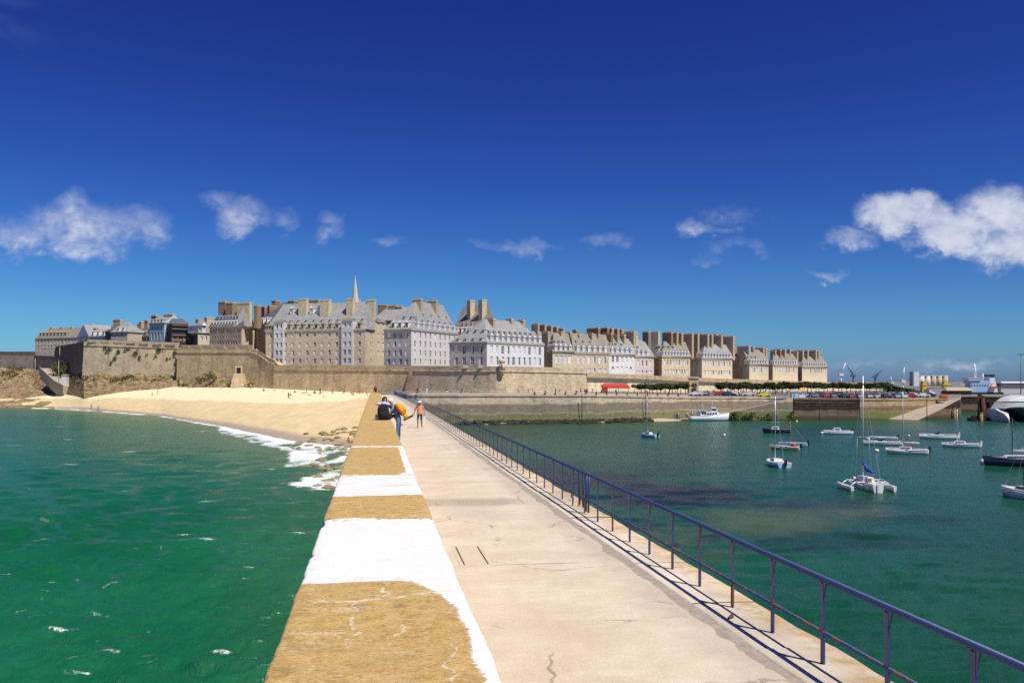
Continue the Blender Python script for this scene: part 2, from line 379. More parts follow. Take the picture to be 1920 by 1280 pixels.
# ------------------------------------------------------------------ beach
RAMP_D = [(-600,460),(0,460),(100,430),(157,374),(333,362),(490,330),(520,322),(770,291),(900,288)]      # depth of the rampart foot by bearing
SAND_V = [(-600,725),(100,727),(200,724),(333,721),(450,725),(500,728),(600,732),(700,736),(800,738)]
def sand_z(U, D):
    d0 = dshore(U); d1 = interp(U, RAMP_D); z1 = EYE+(HZ-interp(U, SAND_V))/F*d1
    s = (D-d0)/(d1-d0)
    return np.where(s < 0, s*5-.05, z1*(np.clip(s, 0, 1)**.93)+np.clip(s-1, 0, 1)*1.0)
def make_beach():
    uu = np.linspace(-500, 800, 330); s = np.concatenate([np.linspace(-.25, 0, 8)[:-1], np.linspace(0, 1, 110)**1.25, [1.05, 1.12]])
    U, S = np.meshgrid(uu, s); d0 = dshore(U); d1 = interp(U, RAMP_D); D = d0+S*(d1-d0); T = (U-960)/F
    Z = sand_z(U, D)+(fbm(T*D*.35, D*.2, 8, 4)-.5)*.22+(fbm(T*D*1.5, D*1.2, 18, 3)-.5)*.08*np.clip(S*3, 0, 1)
    X = T*D
    ja = X*JC+D*JS
    X = np.where(ja > .5, X-(ja-.5)/JC, X)                 # stops under the parapet
    V = HZ+(EYE-Z)*F/D
    wetv = interp(U, [(0,745),(150,748),(240,747),(400,752),(560,757),(640,752),(690,745),(760,740)])
    damp = np.clip((V-wetv+(fbm(T*D*.12, D*.05, 4, 4)-.5)*6)/3.2+.5, 0, 1)
    soak = np.exp(-np.clip(D-d0, 0, None)/(5+11*np.clip((U-300)/180, 0, 1)))
    def fn(t, b):
        p = t.pos(); n = t.noise(t.vm('MULTIPLY', p, (.35, .12, 1)), 1, 5, .6); n2 = t.noise(p, 1.1, 5, .7)
        dry = t.mix(n, (.78, .67, .40), (.88, .78, .52)); dm = t.mix(t.step(n, .3, .7), (.65, .51, .275), (.75, .60, .35))
        col = t.mix(t.attr('damp')[2], dry, dm)
        col = t.mix(t.step(t.add(t.attr('soak')[2], t.mul(t.sub(n, .5), .3)), .35, .6, 0, .85), col, (.40, .315, .255))
        dm_ = t.attr('damp')[2]; wr = t.mul(t.mul(t.step(dm_, .15, .4), t.step(dm_, .85, .6)), t.step(t.noise(p, .9, 4, .7), .5, .62))
        col = t.mix(t.mul(wr, .6), col, (.20, .15, .08))
        n3 = t.noise(p, 3.5, 4, .75)
        col = t.vm('SCALE', col, t.mul(t.add(.80, t.mul(n2, .38)), t.add(.86, t.mul(n3, .28))))
        setp(t, b, col, t.fmix(t.attr('soak')[2], .95, .45), normal=t.bump(t.add(n2, n), .5, .12), spec=.2)
    tag(gridmesh('beach', X, D, Z, mat('sand', fn), dict(damp=damp, soak=soak)), kind='structure')
make_beach()
# ------------------------------------------------------------------ jetty
PATH_Z = 8.0; WALL_Z = 9.4; A0, A1 = -.594, .675; KERB0, EDGE, RAIL = 4.20, 5.17, 4.68; JLEN = 231.0; WALL_END = 121.0
def pz(b): return PATH_Z-np.interp(b, [0, 140, JLEN], [0, 0, .62])
def bsteps(b0, b1, k=.012, mn=.08):
    o = [b0]
    while o[-1] < b1: o.append(min(b1, o[-1]+max(mn, o[-1]*k)))
    return np.array(o)
def jgrid(name, bs, aa, zf, m, parent, attrs=None):
    """grid over b rows; aa(b) -> list of a offsets, zf(a, b) -> z"""
    Bm = []; Am = []
    for b in bs:
        r = aa(b); Am.append(r); Bm.append([b]*len(r))
    A = np.array(Am); B = np.array(Bm); Z = zf(A, B)
    return gridmesh(name, A*JC-B*JS, B*JC+A*JS, Z, m, attrs, parent)
def jcoords(t):
    x, y, z = t.sep(t.pos())
    return t.add(t.mul(x, JC), t.mul(y, JS)), t.sub(t.mul(y, JC), t.mul(x, JS)), z
def m_path(t, b):
    a, bb, z = jcoords(t); v = t.comb(a, bb, 0)
    n = t.noise(v, .7, 5, .6); nf = t.noise(v, 28, 5, .75); ns = t.noise(t.comb(t.mul(a, .9), t.mul(bb, 2.6), 4), 1, 5, .65)
    col = t.mix(t.step(n, .3, .7), (.60, .495, .365), (.70, .60, .46))
    col = t.mix(t.step(ns, .52, .72, 0, .55), col, (.74, .66, .53))
    col = t.mix(t.step(t.noise(v, .28, 4, .6), .5, .72, 0, .45), col, (.52, .43, .36))
    # worn dark band of exposed aggregate across the path, casting joints
    wob = t.mul(t.sub(t.noise(v, 1.6, 5, .7), .5), .9)
    bd = t.m('ABSOLUTE', t.sub(t.add(bb, wob), 22.3)); bandm = t.mul(t.step(bd, .95, .35), t.step(nf, .40, .58))
    bandm = t.mul(bandm, t.step(a, 3.9, 3.2))
    col = t.mix(t.mul(bandm, .75), col, (.20, .165, .15))
    wear = t.mul(t.step(t.add(a, t.mul(t.sub(ns, .5), 1.5)), 3.35, 4.0), t.step(nf, .35, .6))
    col = t.mix(t.mul(wear, .55), col, (.36, .30, .255))
    j = None
    for jb in (14.6, 26.5, 33.4, 41., 52., 66., 82., 104.):
        q = t.step(t.m('ABSOLUTE', t.sub(t.add(bb, t.mul(t.sub(n, .5), .22)), jb)), .05, .015); j = q if j is None else t.m('MAXIMUM', j, q)
    col = t.mix(t.mul(j, t.step(ns, .4, .6, .2, .8)), col, (.30, .24, .18))
    cr_ = t.voro(t.vm('ADD', v, t.vm('SCALE', t.noise(v, 2.5, 5, .7, out=1), .35)), .42, 'DISTANCE_TO_EDGE').outputs['Distance']
    col = t.mix(t.mul(t.step(cr_, .011, .003), t.step(t.noise(v, .6, 3, .6), .48, .6, 0, .75)), col, (.25, .20, .155))
    sp = t.voro(v, 55).outputs['Distance']
    col = t.mix(t.step(sp, .16, .06, 0, .5), col, (.27, .21, .165))
    col = t.mix(t.step(t.voro(v, 34).outputs['Distance'], .13, .05, 0, .6), col, (.76, .70, .60))
    nm_ = t.noise(v, 5.5, 5, .7)
    col = t.vm('SCALE', col, t.mul(t.add(.70, t.mul(nf, .60)), t.add(.84, t.mul(nm_, .32))))
    setp(t, b, col, .93, normal=t.bump(t.add(nf, t.mul(n, .5)), .7, .012), spec=.2)
def m_kerb(t, b):
    a, bb, z = jcoords(t); v = t.comb(a, bb, 0)
    n = t.noise(v, 1.1, 5, .6); nf = t.noise(v, 24, 5, .7)
    col = t.mix(t.step(n, .3, .7), (.50, .42, .315), (.66, .58, .45))
    och = t.step(t.add(a, t.mul(t.sub(t.noise(v, 1.5, 4, .65), .5), 1.3)), 4.62, 5.05)
    och = t.mul(och, t.step(t.noise(v, 3.4, 5, .7), .36, .60))
    col = t.mix(t.mul(och, .85), col, (.47, .30, .12))
    col = t.mix(t.step(t.noise(v, .8, 4, .6), .52, .66, 0, .5), col, (.66, .55, .47))
    col = t.mix(t.step(t.noise(v, 2.6, 4, .6), .58, .72, 0, .6), col, (.36, .27, .23))
    col = t.mix(t.mul(t.step(t.add(a, t.mul(t.sub(n, .5), .5)), 4.62, 4.4), .35), col, (.72, .67, .57))
    rnd = t.new('ShaderNodeObjectInfo').outputs['Random']
    col = t.vm('SCALE', col, t.mul(t.add(.72, t.mul(nf, .58)), t.add(.88, t.mul(rnd, .22))))
    setp(t, b, col, .92, normal=t.bump(t.add(nf, n), .5, .015), spec=.2)
def m_wall(t, b):
    a, bb, z = jcoords(t); v = t.comb(a, bb, 0)
    n = t.noise(v, .9, 5, .6); nf = t.noise(v, 30, 5, .78); nm = t.noise(v, 7, 5, .7)
    och = t.mix(t.step(nm, .3, .7), (.43, .275, .09), (.62, .43, .17))
    och = t.mix(t.step(n, .45, .7, 0, .5), och, (.50, .36, .16))
    och = t.mix(t.step(nf, .53, .68, 0, .8), och, (.62, .47, .26)); och = t.mix(t.step(nf, .47, .32, 0, .7), och, (.20, .115, .045))
    st = t.noise(t.comb(t.mul(a, 1.4), t.mul(bb, 5.5), 9), 1, 4, .6)
    och = t.mix(t.mul(t.step(st, .56, .70, 0, .75), t.step(nf, .35, .6)), och, (.70, .58, .40))
    och = t.mix(t.step(t.voro(v, 42).outputs['Distance'], .16, .05, 0, .8), och, (.74, .62, .42))
    och = t.mix(t.step(t.noise(v, 2.4, 4, .6), .58, .70, 0, .45), och, (.22, .13, .05))
    och = t.vm('SCALE', och, t.add(.62, t.mul(nf, .76)))
    wd = t.add(t.mul(t.sub(t.noise(v, 2.2, 4, .6), .5), .16), t.mul(t.sub(t.noise(v, 18, 5, .75), .5), .11))
    A = t.add(a, wd); B = t.add(bb, t.mul(wd, 1.2))
    def sbox(b0, b1, a1, ra, rb0, rb1):
        """inside mask of an ochre panel with worn round corners"""
        da = t.m('DIVIDE', t.m('MAXIMUM', t.sub(A, a1-ra), 0), ra); d1 = t.m('DIVIDE', t.m('MAXIMUM', t.sub(B, b1-rb1), 0), rb1)
        d0 = t.m('DIVIDE', t.m('MAXIMUM', t.sub(b0+rb0, B), 0), rb0)
        q = t.add(t.mul(da, da), t.add(t.mul(d1, d1), t.mul(d0, d0)))
        return t.step(q, 1.06, .94)
    o = sbox(-5, 7.35, .57, .42, .5, 1.5)
    for args in ((10.75, 12.75, 2., .2, .12, .2), (15.7, 22.1, .54, .25, .4, .4), (22.5, 36., 2., .2, .2, .2), (36.2, 300., 2., .2, .2, .2)):
        o = t.m('MAXIMUM', o, sbox(*args))
    wht = t.mix(t.step(nm, .3, .75), (.74, .72, .68), (.86, .85, .82))
    wht = t.mix(t.step(t.noise(v, 13, 5, .75), .58, .70, 0, .65), wht, (.42, .38, .33))
    wht = t.mix(t.step(t.noise(v, 2.1, 5, .7), .55, .75, 0, .5), wht, (.56, .50, .40))
    wht = t.mix(t.mul(t.step(st, .52, .68, 0, .6), t.step(bb, 12.3, 12.9)), wht, (.52, .40, .27))
    col = t.mix(o, wht, och)
    # white veins where lime was poured into cracks
    cv = t.add(bb, t.mul(t.sub(t.noise(v, 1.6, 4, .6), .5), .5))
    ca = t.add(a, t.mul(t.sub(t.noise(t.comb(t.mul(bb, 1.), t.mul(a, .3), 5), 2.6, 4, .6), .5), .50))
    k1 = t.mul(t.step(t.m('ABSOLUTE', t.sub(cv, t.add(6.75, t.mul(a, .25)))), .032, .010), t.step(n, .3, .45))
    k2 = t.mul(t.step(t.m('ABSOLUTE', t.sub(ca, -.14)), .014, .004), t.mul(t.step(bb, 5.4, 5.7), t.step(bb, 6.9, 6.7)))
    k3 = t.mul(t.step(t.m('ABSOLUTE', t.sub(ca, .14)), .014, .004), t.mul(t.step(bb, 5.5, 5.7), t.step(bb, 6.2, 6.0)))
    k4 = t.mul(t.step(t.m('ABSOLUTE', t.sub(ca, .44)), .011, .003), t.mul(t.step(bb, 4.6, 4.8), t.step(bb, 5.6, 5.4)))
    k5 = t.mul(t.step(t.m('ABSOLUTE', t.sub(ca, .08)), .016, .005), t.mul(t.step(bb, 6.7, 6.8), t.step(bb, 7.5, 7.3)))
    kk = t.m('MAXIMUM', t.m('MAXIMUM', k1, k2), t.m('MAXIMUM', t.m('MAXIMUM', k3, k5), k4))
    col = t.mix(t.mul(kk, t.step(nm, .42, .55, .12, .95)), col, (.72, .64, .50))
    # rough joint between two pours: dark rubble line
    jn = None
    for jb in (10.72, 15.62, 22.3):
        q = t.mul(t.step(t.m('ABSOLUTE', t.sub(t.add(bb, t.mul(wd, .7)), jb)), .13, .05), t.step(t.noise(v, 11, 4, .7), .52, .60)); jn = q if jn is None else t.m('MAXIMUM', jn, q)
    col = t.mix(t.mul(jn, .8), col, (.17, .135, .11))
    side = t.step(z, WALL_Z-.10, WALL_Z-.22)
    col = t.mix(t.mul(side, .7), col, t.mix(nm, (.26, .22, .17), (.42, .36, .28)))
    setp(t, b, col, .93, normal=t.bump(t.mul(t.add(nf, t.mul(nm, .5)), t.add(.25, t.mul(o, .75))), .8, .012), spec=.15)
MPATH, MKERB, MWALL = mat('worn_concrete', m_path), mat('kerb_concrete', m_kerb), mat('parapet_render', m_wall)
MRUBBLE = plain('dark_rubble', (.35, .30, .245), .95, .5, 9.)
MMASON = stone('jetty_masonry', (.36, .30, .22), (.20, .16, .12), .6, True, [(-3, 2.2, (.05, .07, .03), .9)])
jet = tag(empty('jetty', J(0, 0, 0)), 'long stone jetty with a concrete path running from the foreground to the quay', kind='structure'); jet.location = (0, 0, 0)
bs = bsteps(1.0, JLEN)
jgrid('path', bs, lambda b: [A1-.02]+list(np.linspace(A1+.2, 3.95, 14))+[4.06+.24*float(fbm(np.array(b*.9), np.array(3.), 2, 5, .65)-.5)],
      lambda A, B: pz(B)+.012*(fbm(A*.9, B*.9, 3, 3)-.5)*2-.012*np.clip((A-3.95)/.1, 0, 1), MPATH, jet)
jgrid('joint_rubble', bs, lambda b: [3.9, 4.05, 4.25], lambda A, B: pz(B)-.02+.02*fbm(A*9, B*7, 5, 3), MRUBBLE, jet)
# kerb slabs: single castings near, one run beyond
def kerb_piece(b0, b1, name='kerb_slab', dz=0):
    n = max(2, int((b1-b0)/.35)) if b1-b0 < 4 else int((b1-b0)/3)
    rows = np.linspace(b0+.012, b1-.012, n)
    prof = [(KERB0+.0, -.12), (KERB0+.01, .03), (KERB0+.05, .048), (4.5, .05), (4.8, .048), (EDGE-.06, .04), (EDGE, 0.), (EDGE+.02, -.5)]
    A = np.array([[p[0]+(.05*float(fbm(np.array(b*2.1), np.array(1.), 6, 3)-.5) if p[0] < 4.3 else (.10*float(fbm(np.array(b*1.7), np.array(8.), 6, 4)-.5) if p[0] > 5 else 0)) for p in prof] for b in rows])
    Z = np.array([[p[1]+dz+float(pz(b)) for p in prof] for b in rows]); B = np.repeat(rows[:, None], len(prof), 1)
    return gridmesh(name, A*JC-B*JS, B*JC+A*JS, Z, MKERB, None, jet)
b = 1.0; k = 0
random.seed(3)
while b < 78:
    L = random.uniform(1.9, 2.7); kerb_piece(b, b+L, dz=random.uniform(-.052, -.038)); b += L
kerb_piece(b, JLEN, 'kerb_run', -.045)
# slots with iron strips let into the path
MRUSTY = plain('rusty_iron', (.13, .07, .04), .8, .4, 20, .3)
for (aa_, b0_, b1_) in ((1.44, 14.7, 16.3), (1.83, 14.7, 16.3)):
    m = MB(); M = Matrix.Rotation(TH, 4, 'Z')
    m.box(aa_-.011, aa_+.011, b0_, b1_, PATH_Z-.02, PATH_Z+.008, 0, M); m.obj('iron_strip', MRUSTY, jet)
m = MB(); m.box(1.36, 1.91, 14.6, 16.4, PATH_Z-.02, PATH_Z+.004, 0, Matrix.Rotation(TH, 4, 'Z')); m.obj('hatch_cover', mat('hatch_concrete', lambda t, b: setp(t, b, t.mix(t.noise(t.pos(), 9, 5, .7), (.52, .42, .29), (.70, .60, .46)), .92)), jet)
# masonry core
m = MB()
for (b0, b1) in ((-6, 60), (60, 140), (140, JLEN)):
    q = []
    for bb in (b0, b1):
        z = float(pz(bb))-.09
        q.append([J(-2.1, bb, -4), J(A0+.05, bb, z), J(EDGE, bb, z), J(6.0, bb, -4)])
    m.face((q[0][0], q[0][1], q[1][1], q[1][0])[::-1]); m.face((q[0][1], q[0][2], q[1][2], q[1][1])[::-1]); m.face((q[0][2], q[0][3], q[1][3], q[1][2])[::-1])
    if b0 < 0: m.face(q[0])
m.obj('masonry_core', MMASON, jet)
# low ledge along the inner foot of the parapet
m = MB()
for i in range(24):
    b0 = 1+i*5.; m.hexa([J(A1-.03, b0, PATH_Z-.1), J(A1+.32, b0, PATH_Z-.1), J(A1+.32, b0+4.98, PATH_Z-.1), J(A1-.03, b0+4.98, PATH_Z-.1), J(A1-.03, b0, PATH_Z+.5), J(A1+.30, b0, PATH_Z+.48), J(A1+.30, b0+4.98, PATH_Z+.48), J(A1-.03, b0+4.98, PATH_Z+.5)])
m.obj('foot_ledge', MMASON, jet)
# parapet
JOINTS = [10.72, 15.62, 22.3, 36.1, 52, 70, 90]
def wall_aa(b):
    l = A0+.022*(float(fbm(np.array(b*2.3), np.array(4.), 21, 5, .7))-.5)
    if 7 < b < 16: l += .05*max(0, float(fbm(np.array(b*6.1), np.array(9.), 23, 4, .7))-.56)*3
    r = A1+.03*(float(fbm(np.array(b*1.9), np.array(2.), 25, 4))-.5)
    return [l-.75, l-.02, l, l+.010, l+.03]+list(np.linspace(l+.10, r-.1, 12))+[r-.035, r-.010, r, r+.01, r+.02]
def wall_z(A, B):
    n = A.shape[1]; Z = np.full(A.shape, WALL_Z)
    Z += .008*(fbm(A*1.3, B*1.1, 11, 3)-.5)*2+.006*(fbm(A*9, B*9, 12, 3)-.5)
    for j in JOINTS: Z -= .03*np.exp(-((B-j+.12*(fbm(A*3, B*0, 14, 3)-.5))/np.maximum(.05, B*.006))**2)
    Z += np.where((B > 7.3) & (B < 10.7), -.012, 0)
    for c, dz in ((0, -9.3), (1, -.25), (2, -.03), (3, -.008), (4, -.001), (n-5, -.001), (n-4, -.010), (n-3, -.035), (n-2, -.3), (n-1, -1.5)): Z[:, c] += dz
    return Z
o = jgrid('parapet_wall', bsteps(1.0, WALL_END, .010, .06), wall_aa, wall_z, MWALL, None)
tag(o, 'broad ochre parapet wall with white limewashed patches along the left of the jetty path', 'wall')
m = MB()                                                        # closes the far end
e = wall_aa(WALL_END)
m.hexa([J(e[0], WALL_END-.3, 0), J(e[-1], WALL_END-.3, 6), J(e[-1], WALL_END+.15, 6), J(e[0], WALL_END+.15, 0), J(A0, WALL_END-.3, WALL_Z-.03), J(A1, WALL_END-.3, WALL_Z-.03), J(A1, WALL_END+.15, WALL_Z-.06), J(A0, WALL_END+.15, WALL_Z-.06)])
m.obj('end_cap', MWALL, o)
m = MB()                                                        # low continuation wall to the quay
m.hexa([J(A0-.6, WALL_END+.1, 0), J(A1, WALL_END+.1, 6), J(A1, JLEN, 6), J(A0-.6, JLEN, 0), J(A0, WALL_END+.1, 8.55), J(A1-.3, WALL_END+.1, 8.55), J(A1-.3, JLEN, 8.1), J(A0, JLEN, 8.1)])
m.obj('low_end', MWALL, o)
# ------------------------------------------------------------------ railing
def m_rail(t, b):
    p = t.co('Object'); n = t.noise(p, 6, 5, .7); oi = t.new('ShaderNodeObjectInfo')
    rust = t.step(t.add(n, t.mul(t.sub(oi.outputs['Random'], .5), .16)), .56, .66)
    nf = t.noise(p, 40, 4, .7)
    col = t.mix(rust, t.mix(nf, (.014, .036, .12), (.030, .066, .20)), t.mix(nf, (.10, .045, .02), (.22, .11, .05)))
    setp(t, b, col, t.fmix(rust, .42, .9), normal=t.bump(nf, .3, .004), spec=.5)
MRAIL = mat('blue_rail_paint', m_rail)
def m_rustpost(t, b):
    p = t.co('Object'); n = t.noise(p, 7, 5, .7); z = t.sep(p)[2]
    rust = t.step(t.add(n, t.step(z, .5, .1, -.05, .22)), .5, .6); nf = t.noise(p, 40, 4, .7)
    setp(t, b, t.mix(rust, t.mix(nf, (.030, .055, .15), (.055, .09, .2)), t.mix(nf, (.09, .04, .018), (.25, .13, .05))), t.fmix(rust, .45, .9), normal=t.bump(nf, .4, .006))
MRUSTP = mat('rusted_blue_paint', m_rustpost)
RH = .905
rail = tag(empty('railing', J(RAIL, 4, 8)), 'blue painted iron railing with rusted posts along the harbour edge of the jetty', 'railing')
rail.location = (0, 0, 0)
def post_mesh(mt, name):
    m = MB(); w_ = .029
    m.box(-.012, .012, -w_, w_, -.02, RH-.05) 
    for s in (1, -1):                                        # flared head that carries the handrail
        m.hexa([Vector(p) for p in ((-.010, s*w_-.004, RH-.24), (.010, s*w_-.004, RH-.24), (.010, s*w_+.004, RH-.22), (-.010, s*w_+.004, RH-.22),
                (-.010, s*w_-.004, RH-.03), (.010, s*w_-.004, RH-.03), (.010, s*(w_+.05), RH-.03), (-.010, s*(w_+.05), RH-.03))])
    return m.mesh(name, [mt])
pm, pr = post_mesh(MRAIL, 'post'), post_mesh(MRUSTP, 'post_rusty')
B0 = 4.085; SP = 1.2245
nb = int((JLEN-B0)/SP)
b_of = lambda k: B0+k*SP
RUSTY = {6, 11, 13, 19, 27, 31, 40}
for k in range(-1, nb):
    bb = b_of(k)
    o = inst('post', pr if k in RUSTY else pm, rail, J(RAIL, bb, float(pz(bb))+.004), TH)
    if k in RUSTY and k < 20: o['label'] = 'post with its paint eaten by rust'
def rail_run(name, h, r, pts):
    for b0, b1 in pts:
        m = MB(); m.tube(J(RAIL, b0, float(pz(b0))+.004+h), J(RAIL, b1, float(pz(b1))+.004+h), r, n=10, caps=True); m.obj(name, MRAIL, rail)
segs = [(1.2, 140), (140, JLEN)]
rail_run('handrail', RH, .034, segs); rail_run('lower_rail', .34, .021, segs)
# braced gate bay part way along: two extra uprights and raking struts
gb = b_of(13)
for k, (da, lean) in enumerate(((-.55, 0), (-.32, 0), (.35, -.28), (.75, -.28))):
    m = MB(); a_ = J(RAIL+(.12 if lean else .03), gb+da+.3, PATH_Z+.05); c_ = J(RAIL+.05, gb+da+lean+.3, PATH_Z+.05+RH-.02)
    m.tube(a_, c_, .024, n=6); m.obj('brace', MRAIL, rail)
for da in (1.2, 2.2):
    m = MB()
    for i in range(10):
        t0, t1 = math.pi*i/10, math.pi*(i+1)/10
        m.tube(J(RAIL+.2, gb+da+.12*math.cos(t0), PATH_Z+.05+.14*math.sin(t0)), J(RAIL+.2, gb+da+.12*math.cos(t1), PATH_Z+.05+.14*math.sin(t1)), .014, n=5)
    o = m.obj('mooring_ring', MRUSTY); tag(o, ('nearer' if da < 2 else 'farther')+' rusty iron hoop set in the jetty edge beside the braced rail bay', 'ring')
o = None
m = MB(); m.ell((0, 0, .015), .07, .025, .022); m.ell((.05, .02, .02), .03, .025, .025)
o = m.obj('rusty_lump', MRUSTY); o.location = J(4.44, 10.9, PATH_Z+.0); o.rotation_euler.z = .8
tag(o, 'small rusted iron cleat lying on the kerb near the railing shadow', 'cleat')
# ------------------------------------------------------------------ town behind the ramparts
def m_facade(name, c, dark, blocks=True): return stone(name, c, dark, .25, blocks, None, .7, .36, .45)
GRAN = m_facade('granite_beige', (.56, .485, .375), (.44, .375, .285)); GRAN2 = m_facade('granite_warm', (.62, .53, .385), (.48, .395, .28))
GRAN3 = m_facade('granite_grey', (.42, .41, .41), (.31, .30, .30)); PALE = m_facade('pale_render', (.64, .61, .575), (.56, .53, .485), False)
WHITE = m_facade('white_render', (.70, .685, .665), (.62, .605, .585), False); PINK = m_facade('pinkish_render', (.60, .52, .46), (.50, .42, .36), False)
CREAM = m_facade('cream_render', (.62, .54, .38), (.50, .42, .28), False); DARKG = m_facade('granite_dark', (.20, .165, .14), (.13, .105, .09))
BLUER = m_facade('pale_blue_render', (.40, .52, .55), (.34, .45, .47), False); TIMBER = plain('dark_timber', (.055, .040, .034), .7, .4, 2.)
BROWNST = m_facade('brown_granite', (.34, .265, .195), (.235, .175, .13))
def slate(name, c):
    def fn(t, b):
        uv = t.co('UV'); n = t.noise(uv, .35, 5, .65); n2 = t.noise(uv, 3.5, 4, .7)
        br = t.new('ShaderNodeTexBrick'); t.put(br.inputs['Vector'], uv); br.offset = .5
        for k, x in (('Scale', 1), ('Mortar Size', .012), ('Brick Width', .32), ('Row Height', .2)): br.inputs[k].default_value = x
        br.inputs['Color1'].default_value = (.8, .8, .8, 1); br.inputs['Color2'].default_value = (1.15, 1.15, 1.15, 1); br.inputs['Mortar'].default_value = (.6, .6, .6, 1)
        col = t.mix(t.step(n, .3, .7), c, [x*1.25 for x in c]); col = t.mix(t.step(n2, .55, .75, 0, .5), col, [c[0]*1.15, c[1]*1.05, c[2]*.8])
        setp(t, b, t.mix(1, col, br.outputs['Color'], 'MULTIPLY'), .55, normal=t.bump(br.outputs['Fac'], -.4, .02), spec=.4)
    return mat(name, fn)
SLATE = slate('slate', (.31, .305, .292)); SLATE2 = slate('lichen_slate', (.27, .24, .19)); SLATED = slate('dark_slate', (.13, .13, .145))
TILE = slate('orange_tile', (.42, .20, .07)); LEADW = plain('painted_wood', (.74, .74, .72), .5, .08)
CHIMST = stone('chimney_stone', (.50, .41, .28), (.37, .29, .195), .35, True, None, .6, .3); CHIMPALE = stone('chimney_pale', (.62, .53, .37), (.50, .41, .28), .3, True, None, .6, .3)
CHIMBR = stone('chimney_brown', (.33, .235, .165), (.23, .155, .11), .3, True, None, .6, .3)
POT = plain('terracotta', (.42, .15, .08), .7, .2, 8)
def m_glass(t, b):
    oi = t.new('ShaderNodeObjectInfo').outputs['Random']
    setp(t, b, t.mix(oi, (.03, .035, .05), (.10, .12, .15)), .12, spec=.6)
GLASS = mat('window_glass', m_glass)
def m_blind(t, b):
    oi = t.new('ShaderNodeObjectInfo').outputs['Random']
    setp(t, b, t.mix(oi, (.62, .62, .62), (.82, .81, .78)), .6)
BLIND = mat('window_blind', m_blind)
def win_mesh(kind):
    """unit window: x -.5..5, z 0..1, outer face y=0, glass set back"""
    m = MB(); f = .10
    for (x0, x1, z0, z1) in ((-.5, -.5+f, 0, 1), (.5-f, .5, 0, 1), (-.5+f, .5-f, 1-f*.6, 1), (-.5+f, .5-f, 0, f*.6)): m.box(x0, x1, -.02, .10, z0, z1, 0)
    if kind == 'blind':
        m.box(-.5+f, .5-f, .02, .06, f*.6, 1-f*.6, 2); m.box(-.012, .012, 0, .08, f*.6, 1-f*.6, 0)
    elif kind == 'half':
        m.box(-.5+f, 0, .02, .06, f*.6, 1-f*.6, 2); m.box(0, .5-f, .06, .08, f*.6, 1-f*.6, 1); m.box(-.03, .03, .0, .09, f*.6, 1-f*.6, 0)
    else:
        m.box(-.5+f, .5-f, .06, .08, f*.6, 1-f*.6, 1); m.box(-.04, .04, .0, .09, f*.6, 1-f*.6, 0)
        for z in (.38, .68): m.box(-.5+f, .5-f, .01, .085, z-.015, z+.015, 0)
    return m.mesh('window_'+kind, [LEADW, GLASS, BLIND])
WIN = {k: win_mesh(k) for k in ('glass', 'blind', 'half')}
def dormer_mesh(kind):
    """front at y=0 looking -y, bottom z=0, body runs back into the roof"""
    m = MB()
    if kind == 'arch': w_, h_, d_ = 1.25, 1.75, 2.6
    elif kind == 'small': w_, h_, d_ = .9, 1.0, 1.8
    else: w_, h_, d_ = 1.25, 1.9, 2.6
    x = w_/2
    m.box(-x, x, .06, d_, -.1, h_, 1)
    m.box(-x, -x+.2, -.06, .06, -.1, h_, 0); m.box(x-.2, x, -.06, .06, -.1, h_, 0); m.box(-x+.2, x-.2, -.06, .06, h_-.2, h_, 0); m.box(-x+.2, x-.2, -.06, .06, -.1, .15, 0)
    m.box(-x+.2, x-.2, .0, .05, .15, h_-.2, 2 if kind != 'white' else 2); m.box(-.03, .03, -.04, .0, .15, h_-.2, 0)
    if kind == 'arch':
        R_ = []
        for yy in (-.18, d_):
            R_.append([Vector((-(x+.15)*math.cos(math.pi*i/8), yy, h_+.62*math.sin(math.pi*i/8))) for i in range(9)])
        for i in range(8): m.face((R_[0][i], R_[0][i+1], R_[1][i+1], R_[1][i]), 3)
        m.face(R_[0][::-1], 0)
    else:
        rh = .75 if kind != 'small' else .4
        a = [Vector(p) for p in ((-x-.14, -.2, h_), (x+.14, -.2, h_), (x+.14, d_, h_), (-x-.14, d_, h_))]; r0 = Vector((0, .0 if kind == 'white' else -.2, h_+rh)); r1 = Vector((0, d_, h_+rh))
        m.face((a[1], a[2], r1, r0), 3); m.face((a[3], a[0], r0, r1), 3); m.face((a[0], a[1], r0), 0)
    return m
STONEF = plain('dressed_stone', (.52, .43, .30), .85, .15, 2.)
DORM = {('arch', 0): dormer_mesh('arch').mesh('dormer_arch', [STONEF, SLATE, GLASS, SLATE]), ('white', 0): dormer_mesh('white').mesh('dormer_white', [LEADW, PALE, GLASS, SLATE]),
        ('small', 0): dormer_mesh('small').mesh('dormer_small', [LEADW, SLATE, GLASS, SLATE]), ('brown', 0): dormer_mesh('white').mesh('dormer_brown', [STONEF, SLATE2, GLASS, SLATE2]),
        ('pale', 0): dormer_mesh('white').mesh('dormer_pale', [LEADW, LEADW, BLIND, SLATE])}
